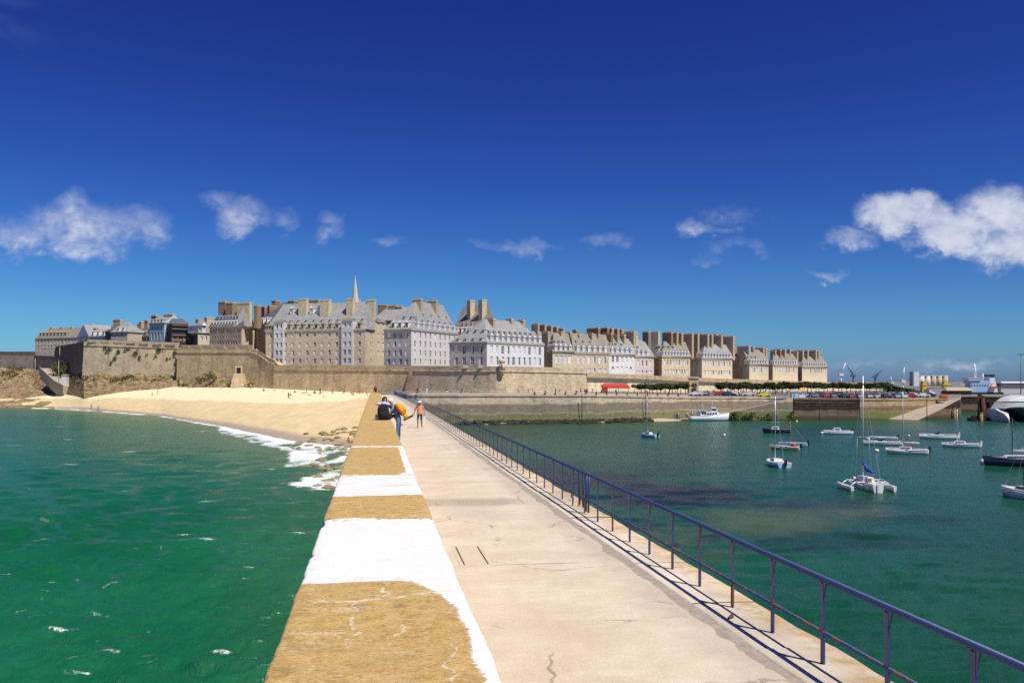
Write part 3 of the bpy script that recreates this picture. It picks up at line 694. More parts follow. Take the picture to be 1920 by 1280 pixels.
def facade(mb, p0, p1, z0, z1, cols, rows, mi, recess=.18):
    """wall from p0 to p1 (outside on the right-hand side), with window openings; returns window frames"""
    p0 = Vector((p0[0], p0[1], 0)); p1 = Vector((p1[0], p1[1], 0)); L = (p1-p0).length; t = (p1-p0)/L; n = Vector((t.y, -t.x, 0))
    xs = sorted({0., L}|{x for c in cols for x in c}); zs = sorted({z0, z1}|{z for r_ in rows for z in r_})
    isc = lambda a, b, S: any(abs(a-q[0]) < 1e-6 and abs(b-q[1]) < 1e-6 for q in S)
    W_ = []
    for xa, xb in zip(xs[:-1], xs[1:]):
        for za, zb in zip(zs[:-1], zs[1:]):
            q = lambda x, z, d=0: p0+t*x-n*d+Vector((0, 0, z))
            U_ = lambda pts: [(x, z) for x, z in pts]
            if isc(xa, xb, cols) and isc(za, zb, rows):
                r_ = recess
                mb.face((q(xa, za), q(xb, za), q(xb, za, r_), q(xa, za, r_)), mi); mb.face((q(xa, zb, r_), q(xb, zb, r_), q(xb, zb), q(xa, zb)), mi)
                mb.face((q(xa, za), q(xa, za, r_), q(xa, zb, r_), q(xa, zb)), mi); mb.face((q(xb, za, r_), q(xb, za), q(xb, zb), q(xb, zb, r_)), mi)
                W_.append((q((xa+xb)/2, za, r_-.02), xb-xa, zb-za, math.atan2(t.y, t.x)))
            else:
                mb.face((q(xa, za), q(xb, za), q(xb, zb), q(xa, zb)), mi, uv=[(xa, za), (xb, za), (xb, zb), (xa, zb)])
    return W_
def even_cols(L, n, w_, m0=None, m1=None):
    m0 = .8 if m0 is None else m0; m1 = m0 if m1 is None else m1
    if n == 0: return []
    sp = (L-m0-m1)/n
    return [(m0+sp*(i+.5)-w_/2, m0+sp*(i+.5)+w_/2) for i in range(n)]
NWIN = [0]
def building(name, label, A, B, C=None, dep=12., ve=None, vr=None, z0=9., axis='AB', inset=(.25, .25), wallA=GRAN, wallB=None, roof=SLATE,
             ca=0, cb=0, rows=(), ww=1.15, dormA=(), dormB=(), chim=(), kinds=('glass', 'half', 'blind'), cornice=STONEF, gable=None, rowz=None, chimm=CHIMST, group=None, over=.4, ma=.8, mb_=.8, blocks=True):
    """A-B-C: front corners as (bearing px, depth); eave and ridge heights from pixel rows at B"""
    a = Vector((PX(*A), A[1], 0)); b = Vector((PX(*B), B[1], 0)); t = (b-a).normalized()
    c = Vector((PX(*C), C[1], 0)) if C else b+Vector((-t.y, t.x, 0))*dep
    d = a+(c-b); ze = ZV(ve, B[1]); zr = ZV(vr, (B[1]+d.y)/2) if vr else ze
    root = tag(empty(name, (b.x, b.y, z0)), label, 'building' if 'house' not in name else 'house', group); M0 = Matrix.Translation((-b.x, -b.y, -z0))
    wallB = wallB or wallA
    rz = rowz or [(ZV(v1, B[1]), ZV(v0, B[1])) for v0, v1 in rows]
    mb = MB(); LA = (b-a).length; LB = (c-b).length
    colsA = even_cols(LA, ca, ww, ma); colsB = even_cols(LB, cb, ww, mb_)
    W_ = facade(mb, a, b, z0, ze, colsA, rz, 0) if ca else facade(mb, a, b, z0, ze, [], [], 0)
    W_ += facade(mb, b, c, z0, ze, colsB, rz, 1) if cb else facade(mb, b, c, z0, ze, [], [], 1)
    facade(mb, c, d, z0, ze, [], [], 1); facade(mb, d, a, z0, ze, [], [], 0)
    cen = (a+b+c+d)/4
    def fin(m, nm, mats, parent=root):
        m.v = [tuple(M0 @ Vector(p)) for p in m.v]; return m.obj(nm, mats, parent)
    fin(mb, 'wall', [wallA, wallB])
    # roof
    ov = over; ea = [p+((p-cen).normalized()*ov*1.4) for p in (a, b, c, d)]; ea = [Vector((p.x, p.y, ze+.02)) for p in ea]
    if axis == 'AB': m0, m1 = (a+d)/2, (b+c)/2; q = (ea[0], ea[1], ea[2], ea[3])
    else: m0, m1 = (b+a)/2, (c+d)/2; q = (ea[1], ea[2], ea[3], ea[0])
    ax = m1-m0; r0 = m0+ax*inset[0]; r1 = m1-ax*inset[1]; r0 = Vector((r0.x, r0.y, zr)); r1 = Vector((r1.x, r1.y, zr))
    if vr:
        rm = MB(); rm.face((q[0], q[1], r1, r0), 0); rm.face((q[2], q[3], r0, r1), 0)
        rm.face((q[3], q[0], r0), 1 if inset[0] < .02 else 0); rm.face((q[1], q[2], r1), 1 if inset[1] < .02 else 0)
        rm.face(q[::-1], 1)
        ro = fin(rm, 'roof', [roof, gable or wallA])
    if cornice:
        cm = MB()
        for (p, q_) in ((a, b), (b, c)):
            tt = (q_-p).normalized(); nn = Vector((tt.y, -tt.x, 0))
            cm.hexa([Vector((*(x.xy), z)) for z in (ze-.35, ze-.03) for x in (p+nn*.25-tt*.2, q_+nn*.25+tt*.2, q_-nn*.05, p-nn*.05)])
        fin(cm, 'cornice', [cornice])
    rnd = random.Random(hash(label) % 1000 if False else sum(map(ord, label)))
    for (loc, w_, h_, an) in W_:
        k = rnd.choices(kinds, [3, 2, 3][:len(kinds)])[0]
        inst('window', WIN[k], root, M0 @ loc, an, (w_, 1, h_)); NWIN[0] += 1
    # dormers
    def dorms(p, q_, run, specs):
        tt = (q_-p).normalized(); L = (q_-p).length; nn = Vector((tt.y, -tt.x, 0)); an = math.atan2(tt.y, tt.x)
        sl = run/(zr-ze)
        for (n, hz_, kind, s0, s1, sc) in specs:
            for i in range(n):
                s = s0+(s1-s0)*(i+.5)/n
                loc = p+tt*(L*s)-nn*(hz_*sl-.30); loc = Vector((loc.x, loc.y, ze+hz_))
                inst('dormer', DORM[(kind, 0)], root, M0 @ loc, an, (sc, sc*max(.8, sl*1.6), sc))
    if vr:
        nA = Vector(((b-a).normalized().y, -(b-a).normalized().x, 0)); nB = Vector(((c-b).normalized().y, -(c-b).normalized().x, 0))
        wA = abs((c-b).dot(nA)); wB = abs((b-a).dot(nB))
        runA = wA/2 if axis == 'AB' else max(.3, inset[0]*wA); runB = wB/2 if axis == 'BC' else max(.3, inset[1]*wB)
        dorms(a, b, runA, dormA); dorms(b, c, runB, dormB)
    # chimneys: (px bearing, px top, along ridge, across ridge, shift across, material)
    axn = ax.normalized(); cr = Vector((axn.y, -axn.x, 0)); an = math.atan2(axn.y, axn.x)
    for ch in chim:
        u_, vt, al, ac, sh = ch[:5]; ac = ac if u_ < 985 else ac*.82; al = al if u_ < 985 else al*.85; mt = ch[5] if len(ch) > 5 else chimm
        best = min((abs(((m0+ax*(s/200.)+cr*sh).x/(m0+ax*(s/200.)+cr*sh).y*F+960)-u_), s/200.) for s in range(-60, 261))[1]
        p = m0+ax*best+cr*sh; zt = ZV(vt, p.y); zb = ze-.5
        k = MB(); k.box(-al/2, al/2, -ac/2, ac/2, zb-zt, -.45); k.box(-al/2-.12, al/2+.12, -ac/2-.12, ac/2+.12, -.45, -.15, 1); k.box(-al/2, al/2, -ac/2, ac/2, -.15, 0)
        npot = max(2, int(ac/.75))
        for i in range(npot):
            y = -ac/2+ac*(i+.5)/npot; k.tube((0, y, 0), (0, y, .30+.12*((i*7) % 3)), .16, .12, 6, 2)
        o = k.obj('chimney', [mt, CHIMPALE, POT], root); o.location = M0 @ Vector((p.x, p.y, zt)); o.rotation_euler.z = an
    return root, M0, dict(a=a, b=b, c=c, d=d, ze=ze, zr=zr)
GRP = 'granite houses of the walled town'
# --- far left
building('granite_building', 'long low granite building with brown roof and dormer row at the left end of town', (66,482), (147,470), None, 12, 632, 614, 14, 'AB', (.14, 0), GRAN, roof=SLATE2,
         ca=12, rows=((637,643),(646,650),(652,656)), ww=1.0, dormA=((8, .9, 'brown', .06, .72, 1.0),), chim=((98,613,1.2,2,0),(117,613,1.2,2,0),(136,613,1.2,2,0)), group=GRP)
building('gabled_house', 'narrow bright white gabled house above the dark bastion flank', (146,445), (167,432), None, 13, 630, 609, 14, 'BC', (.0, .0), WHITE, roof=SLATE, gable=WHITE,
         ca=2, rows=((632,640),), ww=1.1, chim=((174,607,1.4,1.4,0,CHIMPALE),), group=GRP)
building('slate_roofed_house', 'low pale house with slate roof and round-topped white dormers right of the white gable', (167,418), (200,410), None, 9, 630, 617, 14, 'AB', (.05, .05), PALE, roof=SLATE,
         ca=4, rows=((632,638),), dormA=((3, .4, 'pale', .05, .95, 1.0),), chim=((180,615,2,1.5,0),), group=GRP)
building('dark_wing_house', 'small dark granite wing with slate roof left of the pyramid-roofed house', (197,406), (210,399), None, 9, 620, 611, 14, 'AB', (.05, .05), DARKG, roof=SLATED, chim=((203,610,1,1.5,0,CHIMBR),), group=GRP)
building('pyramid_roof_house', 'square granite house with steep pyramid roof and one broad chimney', (208,394), (239,390), None, 9, 622, 604, 14, 'AB', (.38, .38), GRAN, roof=SLATE,
         ca=3, rows=((628,632),), ww=1.3, dormA=((2, .3, 'pale', .3, .9, .8),), kinds=('blind',), chim=((221,599,4.2,1.6,1.2),), group=GRP)
building('blank_gable_house', 'plain beige house with blank wall and flat top on the bastion', (238,412), (264,408), None, 9, 614, None, 14, 'AB', wallA=GRAN2, cornice=GRAN2, chim=((262,606,1.4,1.6,2),), group=GRP)
building('dark_gabled_house', 'small dark house with steep slate gable left of the pale blue building', (255,400), (283,394), None, 9, 630, 612, 14, 'AB', (.0, .0), DARKG, roof=SLATED, ca=2, rows=((632,638),),
         dormA=((2, .3, 'brown', .1, .8, .9),), chim=((266,603,1.4,1.8,0,CHIMST),(277,600,2.4,1.8,0,CHIMST)), group=GRP)
building('pale_blue_building', 'pale blue rendered building with tall dark windows and four slate dormers', (280,389), (308,384), None, 10, 605, 592, 14, 'AB', (.0, .0), BLUER, roof=SLATE,
         ca=4, rows=((609,618),(622,636)), ww=.95, kinds=('glass',), dormA=((4, .3, 'small', .08, .95, 1.1),), chim=((290,591,3,1.5,0,POT),(318,589,5.5,1.8,0,CHIMST)), group=GRP)
r_, m_, g_ = building('timber_front_house', 'dark timber-fronted house with horizontal balcony bands above a reddish ground floor', (307,392), (321,378), (358,384), 9, 607, 597, 14, 'BC', (.25, .25), TIMBER, roof=SLATED,
         cb=4, rows=((632,638),), ww=1.6, kinds=('glass',), cornice=TIMBER, group=GRP)
mbn = MB(); tt = (g_['c']-g_['b']).normalized(); nn = Vector((tt.y, -tt.x, 0)); L = (g_['c']-g_['b']).length
for v0, v1, k in ((615, 618, 0), (626, 630, 0), (609, 611, 0), (618, 626, 1), (631, 641, 2)):
    za, zb = ZV(v1, 380), ZV(v0, 380); o_ = .5 if k == 0 else (.06 if k == 1 else .12)
    mbn = MB()
    if k != 2: mbn.hexa([m_ @ Vector((*((g_['b']+tt*s+nn*o).xy), z)) for z in (za, zb) for s, o in ((.1, o_), (L-.1, o_), (L-.1, -.02), (.1, -.02))])
    else:
        for s0, s1 in ((.1, 1.1), (2.6, 3.4), (4.9, 5.7), (7.2, L-.1)): mbn.hexa([m_ @ Vector((*((g_['b']+tt*s+nn*o).xy), z)) for z in (za, zb) for s, o in ((s0, o_), (s1, o_), (s1, -.02), (s0, -.02))])
    mbn.obj(('balcony_band', 'glazing_band', 'brick_pier')[k], [(plain('weathered_timber', (.16, .13, .11), .8, .3), plain('dark_glazing', (.03, .03, .035), .3, .2), plain('brick_red', (.34, .16, .09), .9, .25, 3))[k]], r_)
building('cream_front_house', 'cream-fronted house with steep brown slate roof and white dormer beside the big dark block', (357,390), (371,374), (394,379), 9, 624, 602, 14, 'BC', (.35, .05), DARKG, CREAM, SLATE2,
         cb=2, rows=((630,637),), ww=1.3, kinds=('half',), dormB=((1, .4, 'pale', .2, .8, 1.5),), chim=((372,598,1.5,2,0),(393,595,4,1.8,0,CHIMPALE)), group=GRP)
r_, m_, g_ = building('corner_block', 'tall granite block with shaded front, two dormer rows and a pointed corner roof', (393,353), (453,345), (480,356), 9, 612, 582, 16, 'AB', (.12, .06), BROWNST, GRAN2, SLATED,  # the front's shade is put into its brown wall colour
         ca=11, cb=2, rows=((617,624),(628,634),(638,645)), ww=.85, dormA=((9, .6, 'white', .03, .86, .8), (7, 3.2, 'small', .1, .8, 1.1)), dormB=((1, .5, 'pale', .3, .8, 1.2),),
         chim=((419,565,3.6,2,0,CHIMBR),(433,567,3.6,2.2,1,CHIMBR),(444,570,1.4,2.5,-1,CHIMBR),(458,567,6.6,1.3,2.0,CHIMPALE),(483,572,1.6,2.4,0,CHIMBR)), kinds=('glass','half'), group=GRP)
b_, c_ = g_['b'], g_['c']; m = MB(); cc = (b_+c_)/2
ctr = Vector((PX(457,348), 348.5, 0)); w4 = [m_ @ Vector((ctr.x+dx*3.1, ctr.y+dy*3.1, ZV(612,346)+.05)) for dx, dy in ((-1.1,-.7),(1.1,-.7),(1.1,1.2),(-1.1,1.2))]; ap = m_ @ Vector((ctr.x, ctr.y, ZV(573,347)))
for i in range(4): m.face((w4[i], w4[(i+1) % 4], ap))
m.obj('pointed_roof', [SLATE], r_)
building('recessed_building', 'dark recessed building with gabled slate roofs between the corner block and the long granite building', (478,356), (505,346), None, 12, 607, 580, 16, 'AB', (.05, .05), BROWNST, roof=SLATED,
         ca=4, rows=((613,622),(628,635),(640,648)), ww=1.1, dormA=((3, .4, 'white', .1, .95, .9),), chim=((488,575,3,2,0,CHIMBR),(510,573,2,3,0,CHIMBR)), kinds=('glass',), group=GRP)
building('chimney_house_behind', 'tall brown-roofed house whose gable and chimneys rise behind the long granite building', (503,372), (560,366), None, 12, 596, 566, 16, 'AB', (.2, .2), GRAN, roof=SLATED,
         chim=((517,563,2,3,0,CHIMBR),(548,563,3,2,0,CHIMBR),(590,562,5,2,0,CHIMST)), group=GRP)
# --- the long granite building
r_, m_, g_ = building('long_granite_building', 'very long granite building with grey slate roof, arched stone dormers and four broad chimneys', (498,334), (685,322), (722,340), 9, 617, 568, 12, 'AB', (.06, .07), GRAN, GRAN2, SLATE,
    ca=13, cb=2, rows=((622,630),(640,649),(655,665),(671,681)), ww=1.05, kinds=('glass','half','blind'),
    dormA=((3, .3, 'arch', .005, .085, .9), (8, .35, 'arch', .205, .755, 1.05), (1, .35, 'arch', .91, .97, 1.05), (11, 3.0, 'small', .1, .98, .9), (2, 6.4, 'pale', .36, .50, 1.1), (1, 6.4, 'pale', .13, .25, 1.1)), dormB=((1, .4, 'pale', .05, .4, .9),),
    chim=((569,560,3.2,2.0,3.5,CHIMPALE),(611,562,3.6,2.2,3.8,CHIMPALE),(657,560,2.6,2.0,3.8,CHIMPALE),(696,562,3.0,1.6,0,CHIMPALE)), group=GRP)
a_, b_ = g_['a'], g_['b']; tt = (b_-a_).normalized(); nn = Vector((tt.y, -tt.x, 0)); LL = (b_-a_).length
BAYW = plain('bay_render', (.62, .62, .64), .7, .1, .5)
for (s0, s1) in ((.095, .195), (.775, .885)):
    bm_ = MB(); o_ = .7; za, zb = 12, g_['ze']+3.0
    p0, p1 = a_+tt*LL*s0+nn*o_, a_+tt*LL*s1+nn*o_
    rz = [(ZV(v1, 324), ZV(v0, 324)) for v0, v1 in ((605,613),(622,631),(640,649),(655,665),(671,681))]
    Wb = facade(bm_, p0, p1, za, zb, even_cols((p1-p0).length, 2, 1.15, .35), rz, 0)
    for p, q in ((p1, p1-nn*3.6), (p0-nn*3.6, p0)): facade(bm_, p, q, za, zb, [], [], 0)
    k = [Vector((*(p0+(p1-p0)*(i/8.)+nn*.25).xy, zb+1.1*math.sin(math.pi*i/8.)+.0)) for i in range(9)]; kb = [p-nn*5.0 for p in k]
    for i in range(8): bm_.face((k[i], k[i+1], kb[i+1], kb[i]), 1)
    bm_.face([k[0]]+k[1:][::1], 2)
    bm_.v = [tuple(m_ @ Vector(p)) for p in bm_.v]; bo = bm_.obj('bay', [BAYW, SLATED, STONEF], r_)
    for (loc, w_, h_, an) in Wb: inst('window', WIN['half' if (loc.z*7) % 2 < 1 else 'glass'], bo, m_ @ loc, an, (w_, 1, h_))
b_, c_ = g_['b'], g_['c']; tt = (c_-b_).normalized(); nn = Vector((tt.y, -tt.x, 0)); LL = (c_-b_).length
bm_ = MB(); p0, p1 = b_+tt*LL*.42+nn*.6, b_+tt*LL*.98+nn*.6; zb = g_['ze']+3.2
Wb = facade(bm_, p0, p1, 12, zb, even_cols((p1-p0).length, 2, 1.6, .6), [(ZV(v1, 330), ZV(v0, 330)) for v0, v1 in ((605,613),(624,631),(640,649),(657,665))], 0)
for p, q in ((p1, p1-nn*3.6), (p0-nn*3.6, p0)): facade(bm_, p, q, 12, zb, [], [], 0)
k = [Vector((*(p0+(p1-p0)*(i/8.)+nn*.25).xy, zb+1.4*math.sin(math.pi*i/8.))) for i in range(9)]; kb = [p-nn*5.0 for p in k]
for i in range(8): bm_.face((k[i], k[i+1], kb[i+1], kb[i]), 1)
bm_.face(k, 2)
bm_.v = [tuple(m_ @ Vector(p)) for p in bm_.v]; bo = bm_.obj('bay', [CREAM, SLATED, STONEF], r_)
for (loc, w_, h_, an) in Wb: inst('window', WIN['blind'], bo, m_ @ loc, an, (w_, 1, h_))
# --- cathedral spire
sp = tag(empty('cathedral_spire', (PX(666,440), 440, 30)), 'slender pale stone church spire rising behind the long granite building', 'spire')
m = MB(); zt = ZV(516,440)-30; zb = ZV(566,440)-30
ring = lambda r, z, n=8: [Vector((r*math.cos(2*math.pi*i/n+.39), r*math.sin(2*math.pi*i/n+.39), z)) for i in range(n)]
m.loft([ring(2.0, zb-4), ring(1.75, zb), ring(.9, zb+(zt-zb)*.5), ring(.08, zt)], 0, smooth=False); m.obj('spire', [stone('spire_stone', (.58, .52, .42), (.44, .38, .29), .2, False)], sp)
m = MB(); m.box(-2.6, 2.6, -2.6, 2.6, -15, zb-4); m.obj('tower', [GRAN], sp)
for sx in (-1, 1):
    for sy in (-1, 1): m = MB(); m.tube((sx*2.1, sy*2.1, zb-4), (sx*2.1, sy*2.1, zb+1.5), .4, .05, 6); m.obj('pinnacle', [GRAN2], sp)
m = MB(); m.tube((0, 0, zt-.1), (0, 0, zt+1.2), .07, .05, 5); m.box(-.4, .4, -.05, .05, zt+.6, zt+.72); m.obj('cross', [plain('iron_dark', (.05, .05, .05))], sp)
building('dark_roofed_house_behind', 'dark-roofed house with brown chimneys seen between the two tallest slate roofs', (700,356), (772,352), None, 12, 600, 576, 16, 'AB', (.2, .2), BROWNST, roof=SLATE, chim=((718,571,3.5,2,0,CHIMBR),(738,572,3.5,2,0,CHIMBR),(749,574,2.5,2,0,CHIMBR)), group=GRP)
# --- tall corner building with white side; its grey front is painted shade
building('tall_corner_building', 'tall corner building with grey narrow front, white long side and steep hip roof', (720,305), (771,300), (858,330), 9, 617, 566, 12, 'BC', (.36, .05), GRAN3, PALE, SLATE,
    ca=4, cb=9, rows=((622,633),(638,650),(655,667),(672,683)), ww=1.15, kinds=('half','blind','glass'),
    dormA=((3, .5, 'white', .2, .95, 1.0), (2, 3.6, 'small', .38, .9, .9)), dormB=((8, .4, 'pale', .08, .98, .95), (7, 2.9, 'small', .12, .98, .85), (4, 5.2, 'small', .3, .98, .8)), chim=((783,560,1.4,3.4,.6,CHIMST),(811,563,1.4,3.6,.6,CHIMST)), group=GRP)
building('brown_roof_building', 'building with lichen-brown roof and two pale red-topped chimneys behind the white corner building', (848,340), (905,326), (938,352), 9, 628, 572, 12, 'AB', (.04, .12), PALE, roof=SLATE2,
    dormA=((4, 1.0, 'pale', .02, .6, 1.0), (3, 4.0, 'small', .05, .5, 1.0)), chim=((883,563,2.0,2.2,4.2,CHIMPALE),(905,562,2.2,2.2,4.6,CHIMPALE)), group=GRP)
# --- white corner building
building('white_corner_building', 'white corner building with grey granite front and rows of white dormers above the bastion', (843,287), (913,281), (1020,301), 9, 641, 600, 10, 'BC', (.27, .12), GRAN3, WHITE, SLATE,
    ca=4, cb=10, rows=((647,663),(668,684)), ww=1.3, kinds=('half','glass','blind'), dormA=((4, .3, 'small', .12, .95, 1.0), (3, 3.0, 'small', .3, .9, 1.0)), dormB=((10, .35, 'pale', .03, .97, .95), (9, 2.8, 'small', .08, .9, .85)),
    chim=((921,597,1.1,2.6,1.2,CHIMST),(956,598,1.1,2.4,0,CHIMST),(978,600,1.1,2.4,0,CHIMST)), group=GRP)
# --- the row that recedes to the right; dark left ends hold painted shade
building('arched_window_house', 'beige house with four tall windows and shaded end right of the white corner building', (1018,322), (1036,305), (1076,311), 9, 659, 624, 10, 'BC', (.28, .02), BROWNST, GRAN2, SLATE2, cb=4, rows=((666,680),), ww=1.5, kinds=('blind',),
    dormB=((4, .35, 'pale', .05, .95, .9),(3, 3, 'small', .3, .9, .8)), chim=((1024,622,1.4,4,0,CHIMST),(1049,622,1.2,3.6,0,CHIMST),(1066,623,1.2,3.2,0,CHIMST)), group=GRP)
building('beige_row_house', 'beige granite row house with six tall white windows left of the pale row house', (1066,322), (1076,311), (1142,322), 9, 661, 626, 10, 'BC', (.0, .0), GRAN, GRAN, SLATE2, cb=6, rows=((667,681),(690,697)), ww=1.3, kinds=('blind','half'),
    dormB=((6, .35, 'pale', .03, .97, .9),(3, 3.5, 'small', .1, .7, .8)), chim=((1083,627,1.2,3.4,0,CHIMST),(1104,625,1.2,5,0,CHIMST),(1119,627,1.2,3.4,0,CHIMST)), group=GRP)
building('pale_row_house', 'pale rendered row house with five windows per floor in the receding row', (1133,334), (1142,322), (1190,330), 9, 664, 634, 10, 'BC', (.0, .0), PALE, WHITE, SLATE, cb=5, rows=((667,679),(687,692)), ww=1.2, kinds=('blind','glass'),
    dormB=((5, .35, 'pale', .03, .97, .85),(3, 3.2, 'small', .1, .8, .8)), chim=((1139,625,1.2,6,0,CHIMBR),(1153,628,1.2,4.5,0,CHIMST),(1165,627,1.2,4.5,0,CHIMST),(1181,622,1.2,6,0,CHIMST)), group=GRP)
building('pinkish_row_house', 'pinkish row house with hipped slate roof at the end of the first receding row', (1181,342), (1190,330), (1226,336), 9, 668, 640, 10, 'BC', (.0, .35), PINK, PINK, SLATE, cb=4, rows=((675,686),(694,699)), ww=1.2, kinds=('blind','half'),
    dormB=((3, .35, 'pale', .08, .8, .85),(2, 3, 'small', .1, .5, .8)), chim=((1190,625,1.2,3,0,CHIMPALE),), group=GRP)
building('twin_window_house', 'row house with closely paired white windows and dark end wall, first after the gap', (1225,352), (1241,337), (1294,347), 9, 668, 640, 10, 'BC', (.22, .0), BROWNST, GRAN2, SLATE2, ca=2, cb=9, rows=((674,684),(692,700)), ww=1.0, kinds=('blind','half'),
    dormB=((9, .3, 'pale', .02, .98, .75),(4, 3.2, 'small', .08, .7, .8)), chim=((1229,622,1.2,4.5,0,CHIMPALE),(1252,623,1.4,5.5,0,CHIMBR),(1263,624,1.2,5,0,CHIMST),(1272,625,1.2,5,0,CHIMST),(1290,626,1.3,6,0,CHIMST)), group=GRP)
building('cream_row_house', 'warm cream row house with a crowd of tall slab chimneys, last before the orange roof', (1294,366), (1316,350), (1373,361), 9, 671, 645, 10, 'BC', (.3, .0), GRAN3, CREAM, SLATE, ca=2, cb=10, rows=((676,686),(694,703)), ww=1.05, kinds=('blind','half'),
    dormB=((10, .3, 'pale', .02, .98, .72),), chim=((1304,626,1.2,4,0,CHIMST),(1320,627,1.2,5.5,0,CHIMST),(1328,628,1.2,5.5,0,CHIMST),(1345,629,1.3,6,0,CHIMST),(1365,631,1.5,7.5,0,CHIMST)), group=GRP)
building('orange_roof_house', 'small house with bright orange tiled roof in the gap between the row houses', (1368,382), (1398,378), None, 9, 670, 654, 9, 'AB', (.0, .0), BROWNST, roof=TILE, group=GRP)
building('blank_gable_building', 'row house with a tall blank grey gable facing the sea and slab chimneys', (1381,386), (1405,370), (1441,377), 9, 683, 655, 9, 'BC', (.0, .0), GRAN3, CREAM, SLATE2, gable=GRAN3, cb=7, rows=((688,698),), ww=.95, kinds=('blind','half'),
    dormB=((7, .3, 'pale', .02, .98, .7),(3, 2.6, 'small', .1, .7, .7)), chim=((1395,649,1.6,7.5,0,GRAN3),(1407,650,1.2,4,0,CHIMBR),(1425,652,1.2,5,0,CHIMST),(1432,653,1.2,3.5,0,CHIMST)), group=GRP)
building('distant_row_house', 'distant cream row house between two dark gaps near the right end of town', (1441,395), (1449,384), (1496,396), 9, 684, 662, 9, 'BC', (.1, .0), BROWNST, CREAM, SLATE2, cb=10, rows=((688,698),), ww=.95, kinds=('blind','half'),
    dormB=((10, .3, 'pale', .02, .98, .66),), chim=((1450,657,1.2,3,0,CHIMST),(1457,655,1.2,4.5,0,CHIMBR),(1466,655,1.2,4.5,0,CHIMST),(1479,655,1.0,2,0,CHIMST),(1488,659,1.2,5,0,CHIMST)), group=GRP)
building('last_row_house', 'last cream row house at the right end of the town skyline', (1495,416), (1504,402), (1551,414), 9, 687, 668, 9, 'BC', (.1, .1), DARKG, CREAM, SLATE2, cb=11, rows=((690,699),), ww=.95, kinds=('blind','half'),
    dormB=((11, .3, 'pale', .02, .98, .64),), chim=((1499,657,1.3,5,0,CHIMST),(1508,657,1.2,5,0,CHIMST),(1522,657,1.3,6,0,CHIMST),(1530,658,1.2,4,0,CHIMST)), group=GRP)
building('back_row_house', 'rear house with a line of stubby chimneys behind the white corner building', (985,352), (996,345), (1062,360), 9, 640, 622, 12, 'BC', (.05, .05), BROWNST, roof=SLATE2, chim=((1004,607,1.2,4,0,CHIMST),(1017,609,1.2,4,0,CHIMST),(1029,611,1.2,4,0,CHIMST),(1040,613,1.2,3.5,0,CHIMST),(1052,616,1.2,3.5,0,CHIMST)), group=GRP)
building('tall_chimney_house_behind', 'rear house with the largest dark slab chimneys in the middle of the receding row', (1072,360), (1082,350), (1215,375), 9, 650, 634, 12, 'BC', (.05, .05), BROWNST, roof=SLATE2, chim=((1078,618,1.2,2.5,0,CHIMBR),(1113,615,1.4,8,0,CHIMBR),(1130,615,1.4,8,0,CHIMBR),(1140,616,1.4,7,0,CHIMST),(1150,617,1.4,7,0,CHIMST),(1158,618,1.4,7,0,CHIMST),(1186,621,1.4,5,0,CHIMST),(1212,622,1.6,4,0,CHIMBR)), group=GRP)
building('hidden_back_house', 'rear roofs and chimneys showing above the last row houses', (1290,385), (1300,378), (1372,392), 9, 660, 646, 10, 'BC', (.05, .05), BROWNST, roof=SLATE2, chim=((1312,626,1.3,5,0,CHIMST),(1336,627,1.3,6,0,CHIMST),(1352,629,1.3,6,0,CHIMST)), group=GRP)
# ------------------------------------------------------------------ ramparts
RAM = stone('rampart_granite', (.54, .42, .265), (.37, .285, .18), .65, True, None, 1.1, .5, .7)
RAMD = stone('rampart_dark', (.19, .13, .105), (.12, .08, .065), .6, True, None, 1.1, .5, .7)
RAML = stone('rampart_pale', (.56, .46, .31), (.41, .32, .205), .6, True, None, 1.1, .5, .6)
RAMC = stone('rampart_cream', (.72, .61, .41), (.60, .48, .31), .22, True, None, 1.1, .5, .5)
RAMG = stone('rampart_grey', (.29, .255, .205), (.20, .17, .135), .5, True, None, 1.1, .5, .6)
MERL = stone('merlon_stone', (.40, .35, .28), (.20, .17, .13), .3, True, None, .9, .4); EMBR = plain('embrasure_render', (.62, .53, .37), .9, .12)
def strip(mb, pts, prof, mi=0, closed_ends=True):
    """sweep a profile (outward offset, z) along ground points; pts: (x, y, ztop)"""
    P3 = [Vector((p[0], p[1], 0)) for p in pts]; N = []
    for i in range(len(P3)):
        ts = [(P3[j+1]-P3[j]).normalized() for j in (i-1, i) if 0 <= j < len(P3)-1]
        ns = [Vector((t.y, -t.x, 0)) for t in ts]; n = sum(ns, Vector()).normalized(); n = n/max(.35, n.dot(ns[0])); N.append(n)
    s = [0.]
    for i in range(1, len(P3)): s.append(s[-1]+(P3[i]-P3[i-1]).length)
    rows = []
    for p, n, q in zip(P3, N, pts):
        rows.append([Vector((p.x+n.x*o, p.y+n.y*o, z)) for o, z in prof(q[2])])
    for i in range(len(rows)-1):
        for k in range(len(rows[0])-1):
            a, b, c, d = rows[i][k], rows[i+1][k], rows[i+1][k+1], rows[i][k+1]
            if abs(a.z-d.z)+abs(b.z-c.z) < .05: uv = None
            else: uv = [(s[i], a.z), (s[i+1], b.z), (s[i+1], c.z), (s[i], d.z)]
            mb.face((a, b, c, d), mi, uv)
    if closed_ends: mb.face(rows[0][::-1], mi); mb.face(rows[-1], mi)
